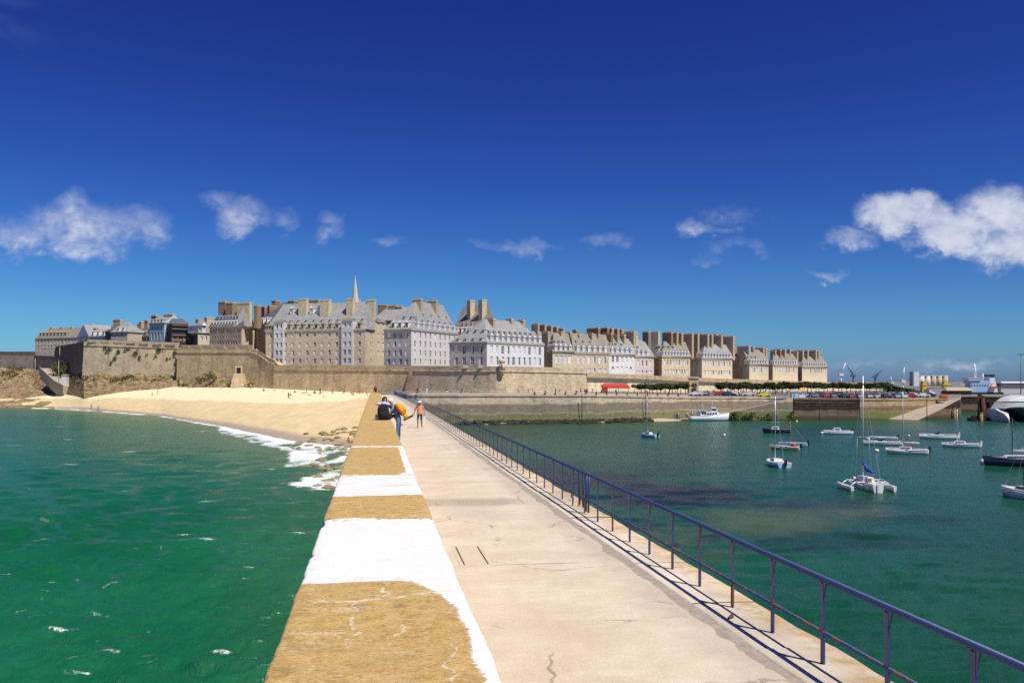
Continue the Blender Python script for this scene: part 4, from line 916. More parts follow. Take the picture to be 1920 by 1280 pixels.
def rampart(name, label, pts, zb, m, bat=.10, cord=True, par=1.5, thick=4.5, cm=None):
    pts = [(PX(u, Y), Y, ZV(v, Y)) for u, Y, v in pts]
    z0 = pts[0][0:2]
    def prof(zt):
        h = zt-par-zb; q = [(bat*h, zb), (.0, zt-par-.25)]
        if cord: q += [(.22, zt-par-.2), (.26, zt-par), (.04, zt-par+.06)]
        return q+[(.02, zt), (-.7, zt), (-.7, zt-1.1), (-thick, zt-1.1), (-thick, zb)]
    mb = MB(); strip(mb, pts, prof); o = mb.obj(name, [m]); return tag(o, label, 'wall')
def merlons(parent, pts, n, w_, h_, mm=None):
    p0 = Vector((PX(pts[0][0], pts[0][1]), pts[0][1], ZV(pts[0][2], pts[0][1]))); p1 = Vector((PX(pts[1][0], pts[1][1]), pts[1][1], ZV(pts[1][2], pts[1][1])))
    d = p1-p0; an = math.atan2(d.y, d.x)
    for i in range(n):
        p = p0+d*((i+.5)/n); m = MB()
        m.hexa([Vector(q) for q in ((-w_/2, -.05, -.2), (w_/2, -.05, -.2), (w_/2-.3, .8, -.2), (-w_/2+.3, .8, -.2), (-w_/2, -.05, h_), (w_/2, -.05, h_), (w_/2-.3, .8, h_*.92), (-w_/2+.3, .8, h_*.92))])
        o = m.obj('merlon', [mm or MERL], parent); o.location = p; o.rotation_euler.z = an
    m = MB(); m.hexa([p0+Vector((0, 2.2, -.3)), p1+Vector((0, 2.2, -.3)), p1+Vector((0, 2.8, -.3)), p0+Vector((0, 2.8, -.3)), p0+Vector((0, 2.2, h_+.25)), p1+Vector((0, 2.2, h_+.25)), p1+Vector((0, 2.8, h_+.25)), p0+Vector((0, 2.8, h_+.25))])
    m.obj('inner_parapet', [EMBR], parent)
rampart('old_sea_wall', 'low weathered sea wall at the far left edge below the long granite building', [(-420,500,664),(-60,480,664),(64,470,666),(112,440,668)], 6, RAMG, .06, False, .4)
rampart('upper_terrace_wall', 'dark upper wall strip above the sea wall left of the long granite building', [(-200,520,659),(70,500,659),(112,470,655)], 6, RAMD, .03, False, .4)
rampart('bastion_flank', 'dark shaded flank of the high bastion left of its sunlit face', [(104,440,650),(158,374.5,640)], 6, RAMD, .05, True)  # shade of the flank is painted in as darker stone
o = rampart('high_bastion', 'high sunlit granite bastion with tufts of green on its face above the rocks', [(157,373,640),(180,371,641),(333,364,646)], 6, RAML, .07, True)
merlons(o, ((160,372,640),(332,363.5,646)), 7, 4.0, .7, RAML)
o = rampart('curtain_wall', 'tall grey-brown curtain wall with merlons and a descending stair line', [(333,358,653),(470,340,653),(486,337,657),(505,332,671),(512,330,672.5),(522,327,683.5),(527,326,684)], 4, RAM, .06, True)
merlons(o, ((336,357.6,653),(470,340,653)), 6, 4.2, 1.2)
# stair flight behind the raking parapet, door in the foot of the wall
o2 = MB(); pd = P(448, 700, 335.2)
o2.box(-1.25, 1.25, -.25, .1, 0, 2.75, 0); o2.obj
for (x0, x1, z0, z1, mi) in ((-.75, .75, 0, 2.2, 1),): o2.box(x0, x1, -.32, -.2, z0, z1, mi)
dd = o2.obj('wall_door', [EMBR, plain('door_dark', (.025, .02, .018), .7)], o); dd.location = pd
dd['label'] = 'dark doorway with pale surround'
m = MB(); q = P(447, 726, 334)
m.hexa([Vector(p) for p in ((-2.6, -2.2, -1), (2.6, -2.2, -1), (2.6, 3, -1), (-2.6, 3, -1), (-1.5, -.7, pd.z-q.z), (1.5, -.7, pd.z-q.z), (1.5, 3, pd.z-q.z), (-1.5, 3, pd.z-q.z))])
dd = m.obj('door_pedestal', [RAM], o); dd.location = q
rampart('beach_rampart', 'long brown rampart wall rising straight from the pale beach', [(514,324,684),(640,305,684.5),(771,290,686)], 4, RAM, .09, True)
m = MB(); q = [P(771, 686, 301.5), P(772, 738, 298)]
m.hexa([P(757, 738, 284), P(776, 738, 284), P(778, 738, 292), P(760, 738, 292), P(769, 690, 288.6), P(773, 690, 288.6), P(773, 690, 292), P(769, 690, 292)])
tag(m.obj('wall_buttress', [RAMD]), 'narrow dark buttress wedge where the beach rampart meets the harbour bastion', 'buttress')
bp = [(771,288.5,685.5),(860,277,686),(920,271,686.5)]
for k in range(7): a = k/6.; bp.append((930+34*a, 270.4+.8*a**2*4, 686.5+.3*a))
bp += [(1040,278,688.5),(1098,285,690.5),(1100,308,694)]
rampart('harbour_bastion', 'broad harbour bastion with rounded nose and moulded cordon below the white corner building', bp, 4, RAML, .09, True)
# sentry turret on the bastion nose
tz = ZV(701, 270.5); tr = tag(empty('sentry_turret', (PX(941,270), 270.0, tz)), 'small domed stone sentry turret on the nose of the harbour bastion', 'turret')
ringz = lambda r, z, n=12: [Vector((r*math.cos(2*math.pi*i/n), r*math.sin(2*math.pi*i/n), z)) for i in range(n)]
m = MB(); m.loft([ringz(.15, -1.0), ringz(.55, -.3), ringz(.95, .8), ringz(1.0, 1.0)]); m.obj('corbel', [RAML], tr)
m = MB(); m.loft([ringz(.92, 1.0), ringz(.92, 3.4)]); m.loft([ringz(1.06, 3.4), ringz(1.06, 3.6)]); m.obj('drum', [RAML], tr)
m = MB(); m.loft([ringz(1.0, 3.6), ringz(.85, 4.1), ringz(.5, 4.5), ringz(.12, 4.75), ringz(.1, 5.2)]); m.obj('dome', [GRAN2], tr)
m = MB(); m.box(-.12, .12, -.97, -.88, 1.9, 2.8); m.obj('slit', [plain('slit_dark', (.02, .02, .02))], tr)
for u_, w__ in ((873, 8), (902, 8)):
    m = MB(); m.hexa([Vector(p) for p in ((-.8, 0, 0), (.8, 0, 0), (.5, .9, 0), (-.5, .9, 0), (-.8, 0, .75), (.8, 0, .75), (.5, .9, .75), (-.5, .9, .75))])
    oo = m.obj('embrasure_block', [EMBR]); Yb = 276 if u_ < 890 else 273.3; oo.location = P(u_, 689.6, Yb-.9); tag(oo, ('left' if u_ < 890 else 'right')+' pale stone gun embrasure let into the harbour bastion parapet', 'embrasure')
o = rampart('harbour_curtain', 'long cream rampart wall behind the quay with a shadowed overhanging parapet', [(1099,306,699.5),(1180,314,702),(1300,336,708),(1420,366,712),(1560,412,716.5),(1652,448,719.5)], 4, RAMC, .04, True, 1.6)
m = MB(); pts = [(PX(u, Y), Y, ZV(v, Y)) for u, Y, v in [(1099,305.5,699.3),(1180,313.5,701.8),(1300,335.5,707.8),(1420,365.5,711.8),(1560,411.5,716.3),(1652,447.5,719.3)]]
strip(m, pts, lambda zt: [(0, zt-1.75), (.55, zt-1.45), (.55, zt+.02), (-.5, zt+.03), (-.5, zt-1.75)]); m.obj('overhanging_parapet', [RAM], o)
gt = tag(empty('gate_tower', (PX(1300,334), 334, 5)), 'small projecting gate tower with dark doorway in the cream rampart', 'tower')
zt = ZV(706, 334)-5; m = MB(); m.box(-1.7, 1.7, -1.0, 2, 0, zt); m.box(-2.0, 2.0, -1.3, 2, zt-.6, zt-.2); m.obj('tower_wall', [RAM], gt)
m = MB(); m.box(-.8, .8, -1.15, -.9, 0, 3.2); m.obj('doorway', [plain('slit_dark', (.02, .02, .02))], gt)
# ------------------------------------------------------------------ ground, quays
LAND = plain('quay_asphalt', (.20, .185, .165), .95, .25, .3); SLIP = plain('slipway_concrete', (.33, .29, .24), .95, .3, .4)
QPALE = stone('quay_stone', (.52, .44, .315), (.40, .32, .22), .55, True, [(2.6, 5.0, (.155, .125, .095), .8), (.3, 2.5, (.12, .145, .04), .85), (-4, .4, (.03, .035, .02), .95)], 1.3, .6)
QDARK = stone('quay_stone_dark', (.17, .125, .085), (.10, .07, .05), .5, True, [(2.7, 5.1, (.035, .02, .016), .95), (-4, 1.0, (.06, .05, .025), .8)], 1.3, .6)  # dark brown throughout, with a darker band at mid height
QOCH = stone('quay_stone_ochre', (.40, .30, .165), (.28, .20, .11), .6, True, [(2.2, 3.6, (.13, .075, .045), .75), (.2, 2.1, (.13, .16, .035), .85), (-4, .3, (.05, .06, .02), .9)], 1.3, .6)
def zq(u): return float(np.interp(u, [700, 860, 1100, 1300, 1490, 1800, 2100], [7.39, 7.36, 7.2, 6.3, 6.0, 5.6, 4.9]))
front = [(700,231),(762,229),(860,229.5),(1100,238),(1300,259),(1440,268),(1487,268),(1490,252),(1612,255),(1700,262),(1800,275),(1801,312),(2150,312)]
G = [Vector((PX(u, Y), Y, zq(u))) for u, Y in front]
m = MB(); zback = [7.3]*2
for i in range(len(G)-1):
    a, b = G[i], G[i+1]
    a2 = Vector((a.x*1.9, 520, 7.0 if a.x < 60 else 6.4)); b2 = Vector((b.x*1.9, 520, 7.0 if b.x < 60 else 6.4))
    m.face((a, b, b2, a2))
L0 = Vector((G[0].x*1.9, 520, 7.0)); L1 = Vector((G[-1].x*1.9, 520, 6.4))
m.face((Vector((-400, 520, 7)), L0, Vector((-600, 3000, 7)), Vector((-3000, 3000, 7)))); m.face((L0, L1, Vector((3500, 3000, 6)), Vector((-600, 3000, 7))))
tag(m.obj('quay_ground', [LAND]), kind='structure')
def quay(name, label, pts, mt, bat=.08):
    mb = MB(); q = [(PX(u, Y), Y, zq(u)) for u, Y in pts]
    strip(mb, q, lambda zt: [(bat*(zt+3), -3), (.0, zt-.45), (.18, zt-.42), (.18, zt+.03), (-1.0, zt+.04), (-1.0, -3)]); return tag(mb.obj(name, [mt]), label, 'wall')
quay('harbour_quay_wall', 'long grey quay wall stained brown and green down to dark rubble', front[1:7], QPALE)
quay('dark_quay_wall', 'dark brown quay wall in the middle of the harbour front', [(1488,268),(1490,252),(1612,255)], QDARK, .04)
quay('ochre_quay_wall', 'ochre quay wall with green weed foot beside the right-hand slipway', [(1612,254.8),(1700,262),(1800,275),(1801,311)], QOCH, .05)
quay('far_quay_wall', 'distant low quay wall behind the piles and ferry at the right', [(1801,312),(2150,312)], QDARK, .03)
# slipways
def ramp(name, label, outer, inner, mt_top, mt_side):
    mb = MB()
    for i in range(len(outer)-1):
        a, b, c, d = outer[i], outer[i+1], inner[i+1], inner[i]
        mb.face((a, b, c, d), 0); mb.face((Vector((a.x, a.y-.25, -3)), Vector((b.x, b.y-.25, -3)), b, a), 1)
        mb.hexa([p for p in (a-Vector((0, 0, .4)), b-Vector((0, 0, .4)), b+Vector((0, .9, -.4)), a+Vector((0, .9, -.4)), a+Vector((0, 0, .12)), b+Vector((0, 0, .12)), b+Vector((0, .9, .12)), a+Vector((0, .9, .12)))], 2)
    mb.face((outer[-1], Vector((outer[-1].x, outer[-1].y, -3)), Vector((inner[-1].x, inner[-1].y, -3)), inner[-1]), 1)
    mb.face((inner[0], Vector((inner[0].x, inner[0].y, -3)), Vector((outer[0].x, outer[0].y, -3)), outer[0]), 1)
    return tag(mb.obj(name, [mt_top, mt_side, plain('slip_kerb', (.50, .43, .33), .9, .2)]), label, 'slipway')
zp = lambda u, Y, z: Vector((PX(u, Y), Y, z))
ramp('slipway', 'grey slipway sloping up from the small beach to the dark quay corner', [zp(1185,250,-.5), zp(1290,250,.35), zp(1400,251,3.1), zp(1487,252,6.02)], [zp(1180,256,-.5), zp(1290,260,.4), zp(1415,266,3.2), zp(1487,267.5,6.05)], SLIP, QPALE)
ramp('stone_slipway', 'tan stone slipway rising from the water to the ochre quay at the right', [zp(1716,252,-.4), zp(1760,258,2.4), zp(1801,266,5.62)], [zp(1650,259,-.4), zp(1712,263.5,2.4), zp(1790,273,5.6)], plain('slip_tan', (.40, .33, .25), .95, .3, .5), QDARK)  # shade on the outer side comes from the dark stone colour
# sand at the foot of the slipway
def heap(name, cx, cy, rx, ry, h, mt, seed, n=40, rough=.3, kind='structure', sc=.5):
    a = np.linspace(-1, 1, n); XX, YY = np.meshgrid(a, a); r = np.sqrt(XX**2+YY**2)
    Z = h*np.clip(1-r**2, -.3, 1)+rough*(fbm(XX*rx*sc, YY*ry*sc, seed, 4)-.5)*np.clip(1.2-r, 0, 1)
    return tag(gridmesh(name, cx+XX*rx, cy+YY*ry, Z-.15, mt), kind=kind)
heap('harbour_sand', PX(1225,251), 252, 9, 9, .7, plain('harbour_sand', (.46, .39, .28), .95, .2, .6), 3)
# rubble at the foot of the quay
def rock_bm(m, c, s, seed, mi=0):
    r_ = random.Random(seed); nu, nv = 7, 5; rings = []
    for k in range(nv+1):
        t = math.pi*k/nv; ring_ = []
        for i in range(nu):
            q = .75+.5*r_.random(); ring_.append(Vector((c[0]+s[0]*q*max(.05, math.sin(t))*math.cos(6.2832*i/nu), c[1]+s[1]*q*max(.05, math.sin(t))*math.sin(6.2832*i/nu), c[2]-s[2]*math.cos(t)*(.8+.4*r_.random()))))
        rings.append(ring_)
    m.loft(rings, mi, smooth=False)
WEEDR = plain('weedy_rock', (.035, .032, .022), .9, .6, 1.2); BRR = plain('brown_rock', (.30, .23, .135), .95, .5, .8); OLR = plain('olive_rock', (.24, .22, .10), .95, .5, .8)
m = MB(); rr = random.Random(5)
for i in range(330):
    u_ = rr.uniform(862, 1215); Yq = float(np.interp(u_, [860, 1100, 1300], [229.5, 238, 259])); k = rr.random()**1.4
    if rr.random() < (u_-860)/60: rock_bm(m, (PX(u_, Yq), Yq-.6-k*(6 if u_ < 1080 else 9), max(-.1, .55-k*.65)), (rr.uniform(.4, 1.1), rr.uniform(.4, .9), rr.uniform(.2, .55)), i, 0 if rr.random() < .97 else 1)
tag(m.obj('quay_rubble', [WEEDR, BRR]), 'dark weed-covered rubble heaped along the foot of the harbour quay', 'rubble', kind='stuff')
m = MB(); k_ = 0
for i in range(190):                                        # rocks in the surf at the foot of the parapet
    v_ = rr.uniform(815, 915); d_ = EYE*F/(v_-HZ); e_ = rr.random()**1.3
    spread = 11 if v_ < 845 else (6 if v_ < 875 else 4)
    if 880 < v_ < 893 or (v_ > 843 and rr.random() < .68): continue
    p = J(-3.0-(spread*e_), d_/JC, 0); zs = float(sand_z(np.array(p.x/p.y*F+960), np.array(p.y)))
    rock_bm(m, (p.x, p.y, max(-.1, zs)+.06), (rr.uniform(.3, .95), rr.uniform(.4, 1.1), rr.uniform(.15, .42)), i+900, rr.choice((0, 0, 1)))
tag(m.obj('shore_rocks', [BRR, OLR]), 'brown and olive rocks in the surf at the foot of the jetty parapet', 'rocks', kind='stuff')
# ------------------------------------------------------------------ rocky shore under the bastion (terrain)
def m_rockshore(t, b):
    p = t.pos(); n = t.noise(p, .16, 5, .65); n2 = t.noise(t.vm('MULTIPLY', p, (.5, .5, 1.6)), 1, 5, .7); z = t.sep(p)[2]
    nz = t.sep(t.new('ShaderNodeNewGeometry').outputs['Normal'])[2]
    col = t.mix(t.step(n2, .35, .65), (.16, .105, .055), (.40, .30, .17))
    col = t.mix(t.mul(t.step(n, .54, .66, 0, .8), t.step(nz, .35, .7)), col, (.15, .155, .05))
    col = t.mix(t.step(n2, .42, .33), col, (.07, .045, .03))
    col = t.mix(t.attr('weed')[2], col, t.mix(n2, (.10, .14, .02), (.20, .23, .05)))
    setp(t, b, col, .95, normal=t.bump(t.add(n2, n), .8, .5), spec=.15)
MROCK = mat('shore_rock', m_rockshore)
def make_rocks():
    uu = np.linspace(-500, 505, 420); s = np.linspace(0, 1, 60)
    U, S = np.meshgrid(uu, s)
    foot_v = interp(U, [(-500,748),(100,740),(130,729),(200,727.5),(300,724),(333,722.5),(480,727),(505,731)])
    d1 = interp(U, [(-500,470),(60,462),(104,436),(157,372.5),(333,362),(336,356),(470,338.5),(490,335),(505,333.5)])+2.5
    wid = interp(U, [(-500,40),(60,40),(110,34),(157,22),(300,16),(340,9),(400,11),(470,8),(490,3),(505,2)])
    D = d1-wid*(1-S); z_top = EYE+(HZ-interp(U, [(-500,694),(0,690),(60,692),(110,700),(157,698),(200,696),(270,699),(333,700),(345,716),(375,700),(400,692),(425,708),(440,703),(470,712),(490,726),(505,731)]))/F*d1
    zs = sand_z(U, D)-.5
    X = (U-960)/F*D
    prof = S**.75; Z = zs+(z_top-zs)*prof
    amp = np.clip((z_top-zs)*.35, .3, 2.6)
    Z += amp*(fbm(X*.22, D*.22, 41, 5, .55)-.5)*2*np.sin(np.clip(S, 0, .97)*math.pi)**.6
    Z += np.abs(fbm(X*.6, Z*.5, 44, 3)-.5)*amp*.8*np.clip(S*4, 0, 1)
    tag(gridmesh('rocky_bank', X, D, Z, MROCK, dict(weed=np.zeros_like(X)), smooth=False), kind='structure')
    # low plateau at the water, far left
    uu = np.linspace(-520, 190, 300); U, S = np.meshgrid(uu, np.linspace(0, 1, 90)); d0 = dshore(U)-3; D = d0+S*(452-d0); X = (U-960)/F*D
    edge = np.clip((152+26*(fbm(D*.05, D*0, 7, 3)-.5)-U)/70, 0, 1)**.7
    zz = np.interp(S, [0, .06, .16, .30, .42, .47, .56, .75, .9, 1], [-.6, .6, 1.3, 2.2, 2.9, 5.0, 6.2, 7.4, 8.8, 10.])
    Z = (zz+(fbm(X*.14, D*.12, 61, 5, .55)-.5)*2.6*np.clip(S*6, 0, 1)+np.abs(fbm(X*.4, D*.3, 66, 3)-.5)*1.2*np.clip(S*6, 0, 1))*edge+(1-edge)*(sand_z(U, D)-.7)
    weed = np.clip(1.2-np.abs(S-.10)*9, 0, 1)*np.clip((fbm(X*.09, D*.2, 71, 4)-.40)*5, 0, 1)*np.clip((U-20)/60, .15, 1)
    tag(gridmesh('rock_plateau', X, D, Z, MROCK, dict(weed=weed), smooth=False), kind='structure')
make_rocks()
# bare concrete flight and small cabin at the left end of the beach
m = MB(); a, b, c = P(83, 690, 415), P(112, 716, 396), P(128, 724, 386)
for p, q in ((a, b), (b, c)):
    m.hexa([p+Vector((-1.2, -1.2, -5)), q+Vector((-1.2, -1.2, -5)), q+Vector((2.2, 1.2, -5)), p+Vector((2.2, 1.2, -5)), p+Vector((-1.2, -1.2, 0)), q+Vector((-1.2, -1.2, 0)), q+Vector((2.2, 1.2, 0)), p+Vector((2.2, 1.2, 0))])
    m.hexa([p+Vector((-1.5, -1.5, -3)), q+Vector((-1.5, -1.5, -3)), q+Vector((-1.2, -1.2, -3)), p+Vector((-1.2, -1.2, -3)), p+Vector((-1.5, -1.5, .45)), q+Vector((-1.5, -1.5, .45)), q+Vector((-1.2, -1.2, .45)), p+Vector((-1.2, -1.2, .45))])
tag(m.obj('beach_ramp', [plain('ramp_concrete', (.40, .34, .26), .9, .15)]), 'pale concrete ramp descending to the left end of the beach', 'ramp')
cb = tag(empty('beach_cabin', P(122, 717, 389)), 'small white cabin beside the concrete ramp at the left end of the beach', 'cabin')
m = MB(); m.box(-1.1, 1.1, -1, 1, -2, 3.0); m.obj('cabin_wall', [LEADW], cb)
m = MB(); m.hexa([Vector(p) for p in ((-1.3, -1.2, 3.0), (1.3, -1.2, 3.0), (1.3, 1.2, 3.0), (-1.3, 1.2, 3.0), (-1.3, -1.2, 3.1), (1.3, -1.2, 3.1), (1.3, 1.2, 3.5), (-1.3, 1.2, 3.5))]); m.obj('cabin_roof', [SLATE], cb)
for u_, v0, v1, Yp, lb in ((66, 697, 672, 420, 'slim pale pole on the rocks below the sea wall'), (110, 710, 677, 392, 'slim pale pole beside the concrete beach ramp'), (112, 668, 651, 425, 'short pale flagpole at the top of the dark bastion flank')):
    m = MB(); p = P(u_, v0, Yp); m.tube((0, 0, -3), (0, 0, ZV(v1, Yp)-p.z), .13, .09, 6); m.tube((0, 0, ZV(v1, Yp)-p.z), (0, 0, ZV(v1, Yp)-p.z+.2), .16, .12, 6)
    o = m.obj('pole', [plain('pole_pale', (.6, .55, .45))]); o.location = p; tag(o, lb, 'pole')
# wall plants on the bastion and shrubs on the rocks
def leafcloud(name, blobs, mt, dens, size, seed, label, cat, kind=None, parent=None):
    r_ = np.random.default_rng(seed); V_ = []; 
    for (c, rx, ry, rz) in blobs:
        n = int(dens*rx*rz); q = r_.normal(size=(n, 3)); q /= np.linalg.norm(q, axis=1)[:, None]; q *= (r_.random((n, 1))**.4)
        c_ = np.array(c)+q*np.array((rx, ry, rz)); ax = r_.normal(size=(n, 3)); ax /= np.linalg.norm(ax, axis=1)[:, None]
        bx = np.cross(ax, r_.normal(size=(n, 3))); bx /= np.linalg.norm(bx, axis=1)[:, None]; s_ = size*(.6+.8*r_.random((n, 1)))
        V_.append(np.stack([c_-ax*s_-bx*s_*.6, c_+ax*s_-bx*s_*.6, c_+ax*s_+bx*s_*.6, c_-ax*s_+bx*s_*.6], 1))
    V_ = np.concatenate(V_).reshape(-1, 3); me = bpy.data.meshes.new(name); n = len(V_)//4
    me.from_pydata(V_.tolist(), [], [(4*i, 4*i+1, 4*i+2, 4*i+3) for i in range(n)]); me.materials.append(mt)
    o = link(bpy.data.objects.new(name, me), parent)
    return tag(o, label, cat, kind=kind)
def m_leaf(c):
    def fn(t, b):
        n = t.noise(t.pos(), 1.2, 4, .7); n2 = t.noise(t.pos(), 7, 3, .7)
        setp(t, b, t.mix(t.add(t.mul(n, .6), t.mul(n2, .4)), [x*.55 for x in c], [x*1.5 for x in c]), .7, spec=.25)
    return fn
LEAF = mat('leaf_green', m_leaf((.052, .075, .018))); LEAFO = mat('leaf_olive', m_leaf((.11, .12, .035))); SEAW = mat('seaweed', m_leaf((.10, .14, .03)))
bl = []
for (u_, v_, ru, rv, Yp) in ((197,652,4,4,370.2),(205,657,9,6,369.8),(222,660,5,6,369),(240,655,8,4,369),(256,662,7,7,367.8),(262,672,4,6,367),(300,657,9,6,365.8),(292,668,5,3,365.5),(328,664,5,9,363.4),(330,682,4,10,362.8),(215,673,6,5,369),(208,680,3,6,369),(275,666,4,3,366.8),(316,672,6,3,364),(330,700,4,8,362)):
    Yw = float(np.interp(u_, [157, 180, 333], [373, 371, 364])); zt_ = ZV(float(np.interp(u_, [157, 333], [640, 646])), Yw); c = P(u_, v_, Yw); c = P(u_, v_, Yw-.07*max(0, zt_-1.75-c.z)-.15); s_ = Yp/F; bl.append((tuple(c), ru*s_, .22, rv*s_))
leafcloud('wall_plants', bl, LEAFO, 34, .22, 3, 'olive green wall plants tufting the face of the high bastion', 'plants', 'stuff')
bl = []
for i in range(70):
    u_ = rr.uniform(-30, 480); s_ = rr.random(); Yp = float(np.interp(u_, [-30,60,104,157,333,336,470,480], [455,452,430,370,359.5,354,336,334]))-(3+5*s_)*(1 if u_ < 330 else .55); vt = float(np.interp(u_, [-30,60,110,157,333,345,375,400,425,470,480], [694,694,703,701,703,718,703,697,711,714,720]))+3+9*s_*(.8 if u_ > 330 else 1)
    if 60 < u_ < 130 and rr.random() < .5: continue
    c = P(u_, vt, Yp); bl.append((tuple(c), rr.uniform(.6, 2.0), .9, rr.uniform(.4, 1.0)))
for (u_, v_, rx, rz, Yp) in ((112,688,4.2,3.4,405),(104,694,3,2.2,404),(120,695,2.4,2.2,402),(30,690,5,1.6,440),(12,700,4,1.6,425)): bl.append((tuple(P(u_, v_, Yp)), rx, 2.2, rz))
leafcloud('bank_scrub', bl, LEAFO, 26, .26, 4, 'dry olive scrub over the rocks below the ramparts', 'scrub', 'stuff')
bl = []
for i in range(60):
    u_ = rr.choice((rr.uniform(1368, 1412), rr.uniform(1440, 1488), rr.uniform(1360, 1490))); c = P(u_, 784.5, 250.2-rr.random()*1.2); bl.append(((c.x, c.y, rr.uniform(.1, 2.0)), rr.uniform(.5, 1.2), .6, rr.uniform(.3, .8)))
leafcloud('quay_weed', bl, SEAW, 60, .16, 6, 'green weed hanging on the foot of the slipway wall', 'seaweed', 'stuff')
# ------------------------------------------------------------------ boats
GEL = plain('white_gelcoat', (.80, .80, .78), .25, .04, 2, spec=.5); GELB = plain('pale_blue_gelcoat', (.42, .60, .78), .25, .06, 2); NAVY = plain('navy_hull', (.020, .022, .05), .3, .1)
ALU = plain('mast_alloy', (.62, .62, .62), .4, .05, 2, .6); WOODM = plain('varnished_mast', (.42, .16, .09), .5, .2); BLACKP = plain('black_paint', (.02, .02, .02), .5, .1); REDP = plain('red_paint', (.45, .04, .03), .5, .1)
DECK = plain('boat_deck', (.62, .60, .55), .7, .08); WGLASS = plain('boat_glass', (.03, .04, .06), .15, .1); BLUEC = plain('blue_sailcover', (.02, .07, .45), .7, .15); TAN = plain('tan_hull', (.60, .54, .42), .4, .08)
ANTIF = plain('antifoul', (.10, .03, .03), .8, .1)
def hull(L, B, H, dr=.25, bow=.9, sheer=.25, mats=(0, 1), n=13):
    """+x bow, z=0 waterline; open-deck hull with flat deck inset"""
    m = MB(); rings = []
    for i in range(n):
        s = i/(n-1.); x = -L/2+L*s
        w_ = B/2*(min(1, .78+.5*s) if s < .45 else max(.015, 1-((s-.45)/.55)**2.2)); sh = H*(1+sheer*(max(0, s-.3)/.7)**2); k = dr*(1-.9*max(0, s-.75)/.25)
        xo = x+bow*.35*max(0, s-.7)/.3*1.0
        rings.append([Vector((xo, w_, sh)), Vector((x+.6*(xo-x), w_*.93, sh*.35)), Vector((x, w_*.72, -k*.5)), Vector((x, 0, -k)), Vector((x, -w_*.72, -k*.5)), Vector((x+.6*(xo-x), -w_*.93, sh*.35)), Vector((xo, -w_, sh))])
    m.loft(rings, 0, closed=False, caps=(False, False), smooth=True)
    for a, b in zip(rings[:-1], rings[1:]): m.face((a[6], b[6], b[0], a[0])[::-1], 1)
    m.face(rings[0][::-1], 0)
    for sgn, ix in ((1, 0), (-1, 6)):                       # rubbing strake
        for a, b in zip(rings[:-1], rings[1:]):
            p, q = a[ix], b[ix]; o = Vector((0, sgn*.03, 0)); m.face((p+o+Vector((0,0,.05)), q+o+Vector((0,0,.05)), q+o-Vector((0,0,.05)), p+o-Vector((0,0,.05))), 0)
    return m
def cabin(x0, x1, w0, w1, z0, z1, rake=.4, mi=0, mb=None):
    m = mb or MB(); m.hexa([Vector(p) for p in ((x0, -w0/2, z0), (x1, -w1/2, z0), (x1, w1/2, z0), (x0, w0/2, z0), (x0+.1, -w0*.42, z1), (x1-rake, -w1*.40, z1), (x1-rake, w1*.40, z1), (x0+.1, w0*.42, z1))], mi); return m
def boat(name, label, u, v, L, B, H, rz, hullm=GEL, kind='motor', mast=None, mastm=ALU, cab=True, outb=True, extra=None, boom=False, lean=0):
    Y = EYE*F/(v-HZ); r = tag(empty(name, (PX(u, Y), Y, 0), rz), label, 'boat' if kind == 'motor' else 'sailboat')
    hull(L, B, H).obj('hull', [hullm, DECK], r)
    if cab:
        if kind == 'sail': cx0, cx1, cw, ch = -.1*L, .25*L, B*.55, .38
        else: cx0, cx1, cw, ch = -.05*L, .22*L, B*.62, .62
        c = cabin(cx0, cx1, cw, cw*.75, H*1.0, H+ch, .35).obj('cabin', [GEL], r)
        m = MB()
        for s in (-1, 1): m.hexa([Vector(p) for p in ((cx0+.25, s*cw*.49, H+ch*.4), (cx1-.35, s*cw*.40, H+ch*.4), (cx1-.35, s*cw*.33, H+ch*.8), (cx0+.25, s*cw*.42, H+ch*.8), (cx0+.25, s*cw*.52, H+ch*.4), (cx1-.35, s*cw*.42, H+ch*.4), (cx1-.35, s*cw*.40, H+ch*.8), (cx0+.25, s*cw*.46, H+ch*.8))])
        m.obj('cabin_window', [WGLASS], c)
    m = MB(); m.box(-L*.42, -L*.12, -B*.28, B*.28, H-.02, H+.03); m.obj('cockpit', [plain('cockpit_shade', (.30, .29, .27), .8, .1)], r)
    if outb:
        m = MB(); m.box(-L/2-.35, -L/2-.05, -.14, .14, H*.6, H+.42); m.box(-L/2-.28, -L/2-.16, -.06, .06, -.4, H*.6); m.obj('outboard_motor', [outb if not isinstance(outb, bool) else BLACKP], r)
    if mast:
        mx = .12*L; m = MB(); m.tube((mx, 0, H), (mx-lean, 0, H+mast), .065, .04, 6); m.obj('mast', [mastm], r)
        m = MB(); top = Vector((mx-lean, 0, H+mast*.97))
        for e in ((L*.48, 0, H), (-L*.48, 0, H), (mx-.1, B*.45, H), (mx-.1, -B*.45, H)): m.tube(top, e, .012, n=4, caps=False)
        for s in (-1, 1): m.tube((mx-lean*.6, 0, H+mast*.6), (mx-lean*.6-.05, s*B*.3, H+mast*.6), .02, n=4)
        m.obj('rigging', [ALU], r)
        if boom: m = MB(); m.tube((mx, 0, H+.9), (mx-.42*L, 0, H+.85), .07, .06, 6); m.tube((mx-.05, 0, H+1.0), (mx-.4*L, 0, H+.96), .12, .08, 6, 1); m.obj('boom', [ALU, boom if not isinstance(boom, bool) else GEL], r)
    if extra: extra(r, L, B, H)
    return r
PI = math.pi
def red_box(r, L, B, H): m = MB(); m.box(-L*.12, L*.02, -.35, .35, H+.05, H+.5); m.obj('red_cushion', [REDP], r)
